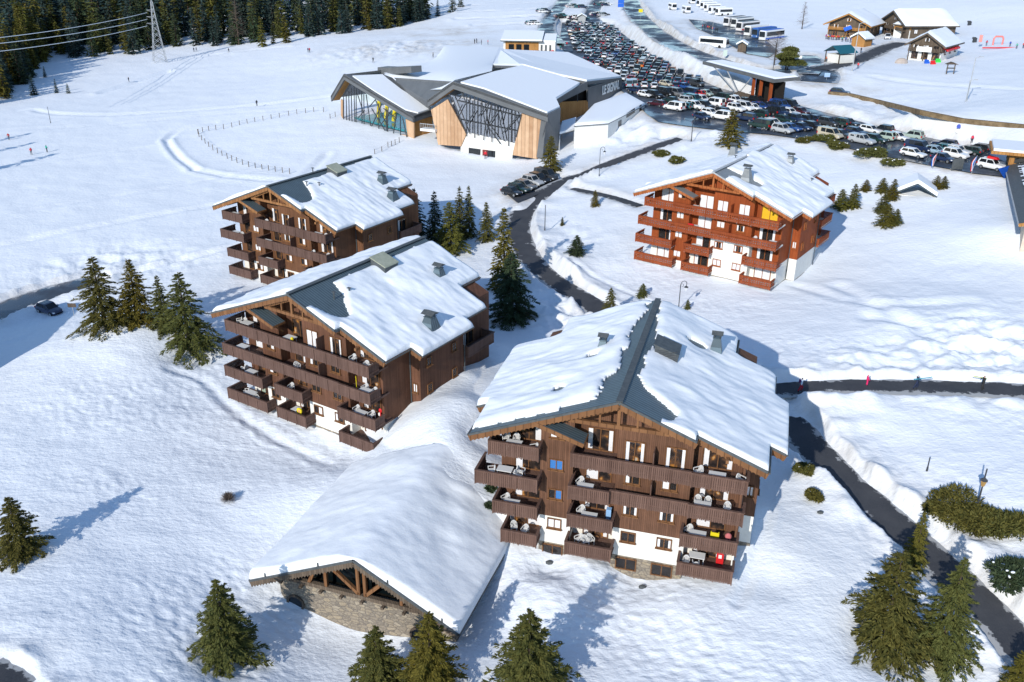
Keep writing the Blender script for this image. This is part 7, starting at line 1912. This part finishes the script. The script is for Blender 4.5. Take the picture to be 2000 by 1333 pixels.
on('A', -.5, 1.7, 3, 0, lambda mb: mb.box(-.2, .2, -.2, .2, 0, .95), 'towel', mat('blue_towel', (.25, .45, .75), .9), 'blue and white towel hanging on the lower middle balcony of the front chalet', 'towel')
on('B', -1.0, .9, 4, 0, lambda mb: (mb.tube((0, -.06, .9), (0, .06, .9), .34, n=14), mb.tube((0, -.075, .9), (0, -.06, .9), .16, n=12, mi=1), mb.box(-.2, .2, -.05, .05, .1, .6)), 'swim_ring', [M['yellow'], mat('orange_white', (.75, .35, .2), .6)], 'yellow inflatable ring on the lowest middle balcony of the dark brown chalet', 'swim ring')
on('B', -.9, .8, 1, .62, lambda mb: mb.ball((0, 0, .2), .17, .17, .2, 8, 6), 'balloon', M['yellow'], 'small yellow ball on the top middle balcony of the dark brown chalet', 'ball')
on('B', 7.0, 1.0, 2, 0, lambda mb: (mb.tube((0, 0, 0), (0, 0, 1.7), .03), mb.hexa([(-.16, -.03, .0), (.16, -.03, 0), (.16, .03, 0), (-.16, .03, 0), (-.12, -.03, .4), (.12, -.03, .4), (.12, .03, .4), (-.12, .03, .4)], 1)), 'snow_shovel', [M['yellow'], M['red']], 'yellow and red snow shovel on the upper right balcony of the dark brown chalet', 'shovel')
on('B', 9.0, 1.9, 3, 0, lambda mb: (mb.ball((0, 0, .9), .2, .12, .25, 8, 6), mb.ball((-.15, 0, .45), .14, .1, .2, 8, 6, 1), mb.box(-.05, .05, -.04, .04, 0, .8)), 'windmill_toy', [M['red'], M['white']], 'red and white toy on the lower right balcony of the dark brown chalet', 'toy')
on('C', -2.9, .9, 2, .75, lambda mb: mb.ball((0, 0, .1), .5, .25, .13, 9, 5), 'red_blanket', M['red'], 'red blanket on the table of the upper balcony of the red chalet', 'blanket')

# ------------------------------------------------------------------ people
def person_mesh(pose):
    s = 1.0
    J = {'pelvis': (0, 0, .95, .145), 'waist': (0, .0, 1.10, .14), 'chest': (0, 0, 1.30, .165), 'neck': (0, .01, 1.475, .06), 'head': (0, .03, 1.60, .098), 'crown': (0, .02, 1.69, .085)}
    legs = {'stand': ((.0, .0), (.03, .0)), 'walk': ((.20, .04), (-.16, -.30)), 'ski': ((.10, .0), (.06, .0))}[pose if pose in ('stand', 'walk') else 'walk' if pose == 'carry' else 'ski']
    E = []
    def add(n, p, par): J[n] = p; E.append((par, n))
    E += [('pelvis', 'waist'), ('waist', 'chest'), ('chest', 'neck'), ('neck', 'head'), ('head', 'crown')]
    for sx, nm, (ky, fy) in ((-1, 'l', legs[0]), (1, 'r', legs[1])):
        add('hip' + nm, (sx * .10, 0, .88, .105), 'pelvis'); add('knee' + nm, (sx * .115, ky, .50, .075), 'hip' + nm)
        add('ank' + nm, (sx * .12, fy, .12, .062), 'knee' + nm); add('toe' + nm, (sx * .13, fy + .17, .06, .055), 'ank' + nm)
        add('sho' + nm, (sx * .19, 0, 1.40, .08), 'chest')
        sw = {'stand': (.02, .06), 'walk': (-.12 * sx, -.10 * sx + .12), 'carry': (.16, .22), 'ski': (.05, .28)}[pose]
        if pose == 'carry' and sx > 0: el, ha = (sx * .27, .15, 1.22), (sx * .2, .28, 1.42)
        else: el, ha = (sx * .27, sw[0], 1.12), (sx * .29, sw[1], .88)
        add('elb' + nm, (*el, .058), 'sho' + nm); add('han' + nm, (*ha, .045), 'elb' + nm)
    names = list(J)
    me = bpy.data.meshes.new('person')
    me.from_pydata([J[n][:3] for n in names], [(names.index(a), names.index(b)) for a, b in E], [])
    o = link('person_tmp', me)
    md = o.modifiers.new('skin', 'SKIN'); md.use_smooth_shade = True
    for i, n in enumerate(names):
        v = me.skin_vertices[0].data[i]; v.radius = (J[n][3], J[n][3] * .85); v.use_root = (n == 'pelvis')
    o.modifiers.new('sub', 'SUBSURF').levels = 1
    dg = bpy.context.evaluated_depsgraph_get()
    out = bpy.data.meshes.new_from_object(o.evaluated_get(dg)); bpy.data.objects.remove(o)
    out.name = 'person'
    mats_ = [M['jacket'], M['trouser'], M['black'], M['skin'], M['helmet']]
    out.materials.clear()
    for ma in mats_: out.materials.append(ma)
    for p in out.polygons:
        c = p.center
        arm = abs(c.x) > .2
        if c.z < .17: k = 2
        elif arm and ((c.z < .95) or (pose == 'carry' and c.y > .22)): k = 2
        elif c.z < .97: k = 1
        elif c.z < 1.50: k = 0
        elif c.z > 1.63 or c.y < .0: k = 4
        else: k = 3
        p.material_index = k
    return out
_ma = mat('jacket_cloth', (.5, .5, .5), .8); g_ = NT(_ma); g_.col(g_.n('ObjectInfo').outputs['Color']); M['jacket'] = _ma
M['trouser'] = mat('dark_trousers', (.03, .032, .04), .85); M['helmet'] = mat('dark_hat', (.04, .04, .045), .6)
PM = {k: person_mesh(k) for k in ('stand', 'walk', 'carry', 'ski')}
PV = {}
def person(px, py, hdg, pose, jc, label, trous=None, hat=None, h=1.72, group=None, g=None):
    g = ground(px, py) if g is None else Vector(g)
    key = (pose, trous, hat)
    if key not in PV:
        me = PM[pose].copy(); 
        if trous: me.materials[1] = mat('trousers', trous, .8)
        if hat: me.materials[4] = mat('hat', hat, .7)
        PV[key] = me
    o = tag(link('person', PV[key], None, g, -R(hdg)), label, 'person', group)
    o.scale = (h / 1.78,) * 3; o.color = (*jc, 1)
    return o
def skis(o, colour, label, up=True):
    mb = MB()
    for dx in (-.05, .05):
        mb.bar((dx, -.55, 1.25), (dx, 1.05, 1.62), .075, .025); mb.bar((dx, 1.05, 1.62), (dx, 1.18, 1.72), .06, .02)
    s = mb.build('skis', mat('ski_paint', colour, .35), None, loc=o.location + Matrix.Rotation(o.rotation_euler.z, 3, 'Z') @ Vector((.24, .1, 0))); s.rotation_euler = o.rotation_euler
    return tag(s, label, 'skis')
_fp = [k for k in ROADS if k['name'] == 'footpath'][0]['p']
def path_pt(px, py):
    P = atz(px, py, float(_fp[:, 2].mean())); z = float(np.interp(P[0], _fp[:, 0], _fp[:, 2])); P = atz(px, py, z); return (P[0], P[1], z + .01)
p1 = person(0, 0, 95, 'walk', (.50, .62, .78), 'person in pale blue jacket and red trousers at the left end of the footpath', (.42, .01, .03), (.03, .03, .04), 1.75, g=path_pt(1563, 766))
mb = MB(); mb.ball((0, -.2, 1.28), .17, .12, .24, 8, 6); b_ = mb.build('backpack', mat('violet_pack', (.10, .02, .12), .8), None, loc=p1.location); b_.rotation_euler = p1.rotation_euler; tag(b_, 'dark violet backpack on the person in pale blue', 'backpack')
person(0, 0, 85, 'ski', (.75, .03, .16), 'child in a pink red snowsuit on the footpath', (.75, .03, .16), (.7, .05, .15), 1.35, g=path_pt(1692, 754))
p3 = person(0, 0, 100, 'carry', (.02, .03, .06), 'person in dark navy clothes carrying blue skis on the footpath', (.02, .03, .07), (.5, .5, .52), 1.78, g=path_pt(1788, 761)); skis(p3, (.05, .35, .45), 'blue green skis carried by the person in navy')
p4 = person(0, 0, -100, 'carry', (.025, .028, .03), 'person in black with yellow boots carrying yellow tipped skis on the footpath', (.03, .03, .03), (.02, .02, .02), 1.8, g=path_pt(1917, 763)); skis(p4, (.62, .68, .05), 'yellow skis carried by the person in black')
for px, py, c, pose, lb in [(62, 303, (.65, .03, .05), 'ski', 'skier in red on the left snowfield beside the one in green'), (92, 298, (.02, .35, .25), 'ski', 'skier in green on the left snowfield beside the one in red'), (18, 274, (.4, .04, .04), 'ski', 'person in dark red near the left edge on the shaded track'), (252, 161, (.02, .02, .03), 'walk', 'lone dark figure walking on the far piste'), (502, 208, (.02, .02, .03), 'stand', 'dark figure standing at the field path by the fence'), (379, 102, (.03, .03, .04), 'walk', 'left figure of the walkers near the pylon'), (384, 101, (.3, .3, .32), 'walk', 'right figure of the walkers near the pylon'), (447, 103, (.02, .02, .02), 'walk', 'dark figure right of the pylon near the forest'),
    (602, 103, (.05, .05, .12), 'stand', 'left one of two walkers below the lone conifers'), (605, 103, (.6, .03, .05), 'stand', 'walker in red beside a dark one below the lone conifers'), (729, 123, (.05, .05, .06), 'walk', 'dark figure on the snow left of the rooftop box'), (846, 113, (.35, .36, .38), 'stand', 'figure in grey at the snowy back corner of the hall'), (927, 86, (.03, .03, .03), 'stand', 'left skier of the dark pair behind the hall'), (931, 85, (.03, .03, .05), 'stand', 'right skier of the dark pair behind the hall'), (953, 88, (.6, .03, .04), 'stand', 'person in red behind the hall roof'), (940, 88, (.02, .02, .06), 'ski', 'crouching dark figure behind the hall roof'),
    (948, 311, (.65, .02, .04), 'stand', 'person in red in the doorway of the hall'), (1675, 135, (.65, .03, .04), 'stand', 'person in red at the fork of the uphill lane'), (1613, 122, (.7, .15, .05), 'stand', 'person in orange under the blue green shelter'), (1897, 281, (.7, .04, .08), 'stand', 'person in red beside the cars near the flags'), (1290, 162, (.75, .75, .02), 'stand', 'person in a yellow vest among the parked cars'), (1368, 229, (.7, .45, .35), 'stand', 'person in a pale coat behind the dark blue hatchback'), (1518, 160, (.7, .75, .05), 'stand', 'person in yellow beside the leaning tree trunk'), (1540, 158, (.04, .04, .04), 'stand', 'dark figure on the snow by the shelter'), (1681, 104, (.04, .04, .05), 'stand', 'dark figure beside the ticket kiosk'), (1972, 92, (.05, .08, .4), 'ski', 'skier in blue at the foot of the nursery slope'), (1985, 96, (.1, .4, .3), 'ski', 'skier in green at the right end of the nursery slope'), (1998, 95, (.65, .03, .04), 'ski', 'skier in red cut by the right edge'),
    (1926, 90, (.5, .05, .08), 'stand', 'person in dark red next to the inflatable arch')]:
    person(px, py, random.uniform(0, 360), pose, c, lb, h=1.75)
CR = [(.6, .03, .05), (.03, .03, .04), (.03, .25, .2), (.05, .08, .3), (.55, .55, .56), (.5, .2, .03), (.35, .02, .15)]
rp = np.random.default_rng(4)
CNM = ['red', 'black', 'green', 'blue', 'pale grey', 'orange', 'purple']
for i in range(22):
    px, py = 1045 + i * 1.75 + rp.uniform(-.8, .8), 109.5 + rp.uniform(-2.2, 2.2)
    k = int(rp.integers(7)); person(px, py, rp.uniform(0, 360), 'stand', CR[k], f'person in {CNM[k]} in the group in front of the white reception wall', h=1.7, group=f'people in {CNM[k]} by the reception wall')
for i in range(30):
    px, py = 1612 + i * 3.1 + rp.uniform(-2, 2), 77 + i * .30 + rp.uniform(-2.5, 3.0)
    k = int(rp.integers(7)); person(px, py, rp.uniform(0, 360), 'stand', CR[k], f'person in {CNM[k]} on the busy restaurant terrace', h=1.7, group=f'people in {CNM[k]} on the restaurant terrace')
for i in range(10):
    px, py = 1372 + i * 3.2, 56 + i * .9 + rp.uniform(-1.5, 1)
    k = int(rp.integers(7)); person(px, py, rp.uniform(0, 360), 'stand', CR[k], f'person in {CNM[k]} waiting at the edge of the coach park', h=1.72, group=f'people in {CNM[k]} at the coach park')
for i, (px, py) in enumerate([(1107, 92), (1100, 96), (1094, 99)]): person(px, py, 0, 'stand', CR[i], f'person in {CNM[i]} beside the snow corner of the reception building')

# ------------------------------------------------------------------ lamps, masts, signs
def hpix(g, n):
    q = CAM @ (np.array(g) - np.array([0, 0, CAM_Z])); return n * q[2] / F_PX / .95
def lamp(px, py, n, label, style='crook', r=.05, H=None):
    g = ground(px, py); H = hpix(g, n) if H is None else H
    root = thing('street_lamp', label, 'lamp', tuple(g), random.uniform(-.5, .5), None)
    mb = MB(); mb.tube((0, 0, -.4), (0, 0, H), r * 1.3, r, 8); mb.tube((0, 0, 0), (0, 0, .5), r * 2, r * 1.6, 8)
    if style == 'crook':
        pts = [(.45 * (1 - math.cos(t)), 0, H + .45 * math.sin(t)) for t in np.linspace(0, math.pi * 1.15, 10)]
        mb.path(pts, r * .8); e = pts[-1]
        pts2 = [(.2 + .22 * math.cos(t), 0, H - .1 + .22 * math.sin(t)) for t in np.linspace(math.pi, -1.2, 9)]; mb.path(pts2, r * .5)
        mb.build('post', M['steel'], root)
        mb = MB(); mb.tube((e[0], 0, e[2] - .75), (e[0], 0, e[2] - .25), .12, .24, 6); mb.build('lantern', M['lamp_clear'], root)
        mb = MB(); mb.tube((e[0], 0, e[2] - .25), (e[0], 0, e[2]), .30, .03, 6); mb.build('lantern_cap', M['steel'], root)
    elif style == 'top':
        mb.build('post', M['steel'], root)
        mb = MB(); mb.tube((0, 0, H * .62), (0, 0, H * .62 + .55), .15, .28, 6); mb.build('lantern', m_noise('amber_glass', (.35, .2, .06), (.5, .35, .15), 3, .3, 0), root)
        mb = MB(); mb.tube((0, 0, H * .62 + .55), (0, 0, H * .62 + .85), .34, .04, 6); mb.build('lantern_cap', M['steel'], root)
    elif style == 'arm':
        mb.tube((0, 0, H), (.9, 0, H + .25), r * .8, r * .6, 6); mb.build('post', M['galv'], root)
        mb = MB(); mb.box(.7, 1.5, -.15, .15, H + .2, H + .34); mb.build('lamp_head', M['galv'], root)
    else: mb.build('post', M['steel'], root)
    return root
lamp(1325, 606, 50, 'curly street lamp on the snow above the front chalet roof'); lamp(1905, 1002, 96, 'lamp post rising out of the dark hedge mound', 'top', .06); lamp(1064, 452, 50, 'dark lamp post on the snowbank left of the red chalet', 'plain', .06); lamp(1170, 345, 50, 'pale curly street lamp beside the side road near the hall'); lamp(1350, 277, 38, 'street lamp where the side road meets the car park', 'plain', .07)
lamp(1888, 197, 76, 'tall slim floodlight mast on the right piste', 'arm', .09); lamp(1886, 199, 38, 'short leaning mast beside the tall floodlight', 'arm', .06); lamp(1664, 140, 84, 'tall white mast at the fork of the uphill lane', 'arm', .10); lamp(1508, 150, 60, 'thin mast left of the shelter trees', 'plain', .07); lamp(1391, 66, 24, 'slim lamp among the waiting people at the coach park', 'arm', .06)
lamp(99, 241, 30, 'thin measuring pole with a cross arm on the left snowfield', 'plain', .05); lamp(1810, 921, 30, 'short grey stake in the snow right of the road', 'plain', .05); lamp(1997, 1050, 22, 'thin dark stake at the right edge above the half buried bush', 'plain', .04)
def sign(px, py, n, w, h, ma, label, name='road_sign', round_=False, two=False, cat='sign', back='galv'):
    g = ground(px, py); H = hpix(g, n)
    root = thing(name, label, cat, tuple(g), 0.0)
    mb = MB(); mb.tube((0, 0, -.3), (0, 0, H), .04, n=6); mb.build('post', M[back], root)
    for k in range(2 if two else 1):
        mb = MB(); zt = H - k * (h + .08)
        if round_: mb.tube((0, -.07, zt - h / 2), (0, -.05, zt - h / 2), h / 2, n=16)
        else: mb.box(-w / 2, w / 2, -.07, -.05, zt - h, zt)
        o = mb.build('sign_plate', ma[k] if isinstance(ma, list) else ma, root)
    return root
sign(145, 618, 26, 1.1, .55, M['old_wood'], 'small wooden notice sign in the shade beside the dark blue car', 'notice_sign'); sign(1212, 22, 20, 2.6, 1.5, M['blue'], 'two blue direction panels at the inner side of the main road', two=True); sign(1250, 45, 24, 1.6, 1.2, M['yellow'], 'yellow topped stand at the inner edge of the main road', 'road_stand')
sign(1869, 262, 18, .8, .8, [mat('blue_red_sign', (.08, .12, .5), .5), M['white']], 'blue round no parking sign on the bank above the car park', round_=True, two=True); sign(1503, 187, 12, .8, .8, M['blue'], 'small blue traffic sign on the snowbank above the fourth car row', round_=True); sign(1562, 122, 12, .9, .8, M['white'], 'white sign on the snow heap at the road junction'); sign(1415, 118, 18, 1.1, 1.6, mat('pale_green_board', (.55, .66, .6), .6), 'pale green board standing beside the wet main road'); sign(1458, 196, 14, 1.0, 1.5, M['white'], 'white ticket post at the end of the fifth car row', 'ticket_post')
sign(1822, 300 + 0, 10, 1.5, 1.0, mat('cream_board', (.62, .56, .42), .7), 'cream notice board at the edge of the car park', 'notice_board'); sign(1868, 333, 22, 1.9, 3.0, M['flash'], 'grey steel box panel between the two flags', 'steel_panel', cat='panel'); sign(1614, 158, 14, 1.4, 1.0, mat('blue_white_board', (.35, .5, .75), .5), 'blue and white board at the fenced corner of the junction'); sign(1352, 150, 4, .6, .4, M['old_wood'], 'small wooden marker on the bank of the car park', 'marker')
sign(1912, 93, 22, 1.0, 2.0, mat('red_white_pad', (.68, .28, .25), .7), 'red and white padded lift post on the nursery slope', 'lift_post', cat='post')
g = ground(1948, 88); ar = thing('inflatable_arch', 'red inflatable arch on the nursery slope', 'arch', tuple(g)); mb = MB(); mb.path([(-1.6, 0, -.3), (-1.7, 0, 2.0), (-1.2, 0, 2.8), (1.2, 0, 2.8), (1.7, 0, 2.0), (1.6, 0, -.3)], .30, 8); ar.scale = (.85, .85, .85); mb.build('tube', mat('red_pvc', (.72, .22, .20), .5), ar)
g = ground(1945, 97); mb = MB(); mb.bar((-4, 0, .4), (12, 2, .4), .05, .35); tag(mb.build('barrier_net', M['red'], None, loc=g), 'long low red barrier net on the nursery slope', 'net')
for px, py, c, lb in [(1853, 128, 'beige_tent', 'small grey play tunnel in front of the dark timber chalet'), ]:
    g = ground(1760, 124); mb = MB(); mb.ball((0, 0, .2), 1.8, 1.0, 1.2, 10, 6); tag(mb.build('play_tunnel', mat(c, (.42, .36, .32), .8), None, loc=g), lb, 'tunnel')
for px, py, c, lb in [(1810, 124, M['blue'], 'blue toy box in front of the dark timber chalet'), (1832, 122, mat('bright_green', (.05, .6, .08), .5), 'bright green toy seat in front of the dark timber chalet'), (1822, 126, M['red'], 'red toy bench in front of the dark timber chalet')]:
    g = ground(px, py); mb = MB(); mb.box(-.6, .6, -.4, .4, -.1, .5); mb.box(-.6, .6, .25, .4, .5, .9); tag(mb.build('toy_box', c, None, loc=g), lb, 'toy')
g = ground(1855, 145); gt = thing('timber_gate', 'small dark roofed timber gate on the piste below the chalet', 'gate', tuple(g)); mb = MB()
for x in (-.9, .9): mb.bar((x, 0, -.3), (x, 0, 2.4), .2, .2, up=(0, 1, 0))
mb.build('post', M['old_wood'], gt); mb = MB(); mb.bar((-1.1, 0, 1.4), (1.1, 0, 1.4), .1, .3); mb.build('board', M['flash'], gt); mb = MB(); mb.prism([(-1.5, -.7, 2.35), (0, -.7, 2.9), (1.5, -.7, 2.35)], (0, 1.4, 0)); mb.build('roof', M['old_wood'], gt)
for px, py, lb in [(1893, 50, 'black winged wind sock figure hung on the lift line'), (1903, 83, 'small dark padded box on the nursery slope')]:
    g = ground(px, py); mb = MB(); mb.box(-.5, .5, -.4, .4, -.2, 1.3); mb.box(-.8, .2, -.3, .3, 1.0, 1.5); tag(mb.build('padding_box', M['steel'], None, loc=g), lb, 'box')
# flags at the end of the car park
def flag(px, py, n, cols, label):
    g = ground(px, py); H = hpix(g, n); root = thing('flag', label, 'flag', tuple(g), .4)
    mb = MB(); mb.tube((0, 0, -.3), (.5, 0, H), .035, n=6); mb.build('flag_pole', M['galv'], root)
    mb = MB(); n_ = 9
    for k, ci in enumerate(range(len(cols))):
        vs = []
        for i in range(n_ + 1):
            t = i / n_; zz = H * (.98 - .72 * t); off = .5 * zz / H
            for e in (k / len(cols), (k + 1) / len(cols)): vs.append((off - .05 - .75 * e * math.sin(.5 + 2.4 * t), -.06 * math.sin(8 * t + e * 3), zz - .35 * e))
        mb.add(vs, [(2 * i, 2 * i + 1, 2 * i + 3, 2 * i + 2) for i in range(n_)], ci)
    mb.build('flag_cloth', cols, root)
flag(1820, 331, 30, [mat('flag_red', (.55, .06, .07), .7), M['white'], M['blue']], 'red and white furled flag, left one of the two by the car park'); flag(1896, 342, 36, [M['blue'], M['white'], M['red']], 'blue white red flag, right one of the two by the car park')
mb = MB(); g = ground(1944, 352); mb.add([(0, 0, .6), (1.9, .3, 1.0), (1.6, .2, -1.2)], [(0, 1, 2), (2, 1, 0)]); tag(mb.build('blue_pennant', M['blue'], None, loc=g + Vector((0, 0, 1.3))), 'blue triangular pennant beside the edge building', 'pennant')
# field fence
FP = [(388, 262), (389, 268), (394, 274), (401, 281), (408, 287), (416, 293), (425, 299), (434, 305), (444, 310), (453, 314), (463, 318), (474, 322), (486, 326), (499, 329), (512, 332), (525, 334), (538, 336), (552, 338), (566, 340)]
FP2 = [(387, 262), (396, 258), (408, 256), (422, 254), (437, 252), (453, 249), (468, 245), (483, 242), (498, 239), (514, 236), (530, 233), (546, 230), (564, 226), (580, 223), (597, 221), (613, 219), (632, 219)]
FP3 = [(732, 302), (746, 297), (758, 288), (765, 286), (772, 283), (780, 279), (645, 232), (655, 228)]
fe = thing('field_fence', 'thin post and wire fence curving around the snowfield left of the hall', 'fence', tuple(ground(388, 262)))
fb = Vector(fe.location); tops = {}
for li, L_ in enumerate((FP, FP2, FP3)):
    prev = None
    for q in L_:
        g = ground(*q); mb = MB(); mb.tube(g - fb - Vector((0, 0, .3)), g - fb + Vector((0, 0, 1.15)), .075, n=5); mb.build('fence_post', M['old_wood'], fe)
        if prev is not None and (g - prev).length < 14:
            mb = MB()
            for z in (.45, .95): mb.tube(prev - fb + Vector((0, 0, z)), g - fb + Vector((0, 0, z)), .015, n=3)
            mb.build('wire', M['galv'], fe)
        prev = g
# lattice pylon with its three cables
g = ground(313, 121); PH = hpix(g, 113)
py = thing('pylon', 'lattice steel power pylon on the far snowfield', 'pylon', tuple(g), .5)
mb = MB()
wd = lambda t: 1.9 * (1 - t) ** 1.3 + .28
for i in range(10):
    t0, t1 = i / 10, (i + 1) / 10
    for sx, sy in ((-1, -1), (1, -1), (1, 1), (-1, 1)):
        a, b = wd(t0), wd(t1); nx_, ny_ = (-sy, sx)
        mb.tube((sx * a, sy * a, t0 * PH * .93), (sx * b, sy * b, t1 * PH * .93), .11, n=4)
        mb.tube((sx * a, sy * a, t0 * PH * .93), (nx_ * b, ny_ * b, t1 * PH * .93), .06, n=4); mb.tube((nx_ * a, ny_ * a, t0 * PH * .93), (sx * b, sy * b, t1 * PH * .93), .06, n=4)
mb.tube((0, 0, PH * .9), (0, 0, PH), .25, .05, 5); mb.build('lattice', M['galv'], py)
ends = []
for k, (zf, sd) in enumerate(((.80, -1), (.70, -1), (.60, -1))):
    mb = MB(); L_ = 2.0 + .3 * k
    mb.tube((0, 0, PH * zf), (-L_, 0, PH * zf + .1), .1, .06, 5); mb.tube((0, 0, PH * zf - .8), (-L_, 0, PH * zf + .1), .07, .05, 4); mb.build('cross_arm', M['galv'], py)
    mb = MB(); mb.tube((-L_, 0, PH * zf), (-L_, 0, PH * zf - .8), .07, n=5); mb.build('insulator', M['steel'], py)
    ends.append(Matrix.Translation(g) @ Matrix.Rotation(.5, 4, 'Z') @ Vector((-L_, 0, PH * zf - .8)))
for k, (e, row_) in enumerate(zip(ends, (77, 88, 104))):
    d = Vector(ray(-60, row_ + 3)); far = Vector((0, 0, CAM_Z)) + d * ((e - Vector((0, 0, CAM_Z))).length / d.length * .72)
    mb = MB(); n_ = 14; pts = []
    for i in range(n_ + 1):
        t = i / n_; p = e.lerp(far, t); p.z -= 2.2 * 4 * t * (1 - t) * .4; pts.append(p)
    mb.path(pts, .085, 5); tag(mb.build('power_cable', M['white'], None), ['highest', 'middle', 'lowest'][k] + ' of the three power cables leaving the pylon to the left', 'cable')
# snow rocks and small things in front of the chalets
for px, py_, s, lb in [(1073, 1100, .35, 'small dark stone in the snow pit at the garage window'), (1255, 1148, .35, 'small dark stone in the snow below the garage doors'), (1602, 1002, .3, 'small dark tuft poking out of the snow by the road')]:
    g = ground(px, py_); mb = MB(); mb.ball((0, 0, .05), s, s * .7, s * .5, 7, 5); tag(mb.build('dark_stone', M['flash'], None, loc=g), lb, 'stone')
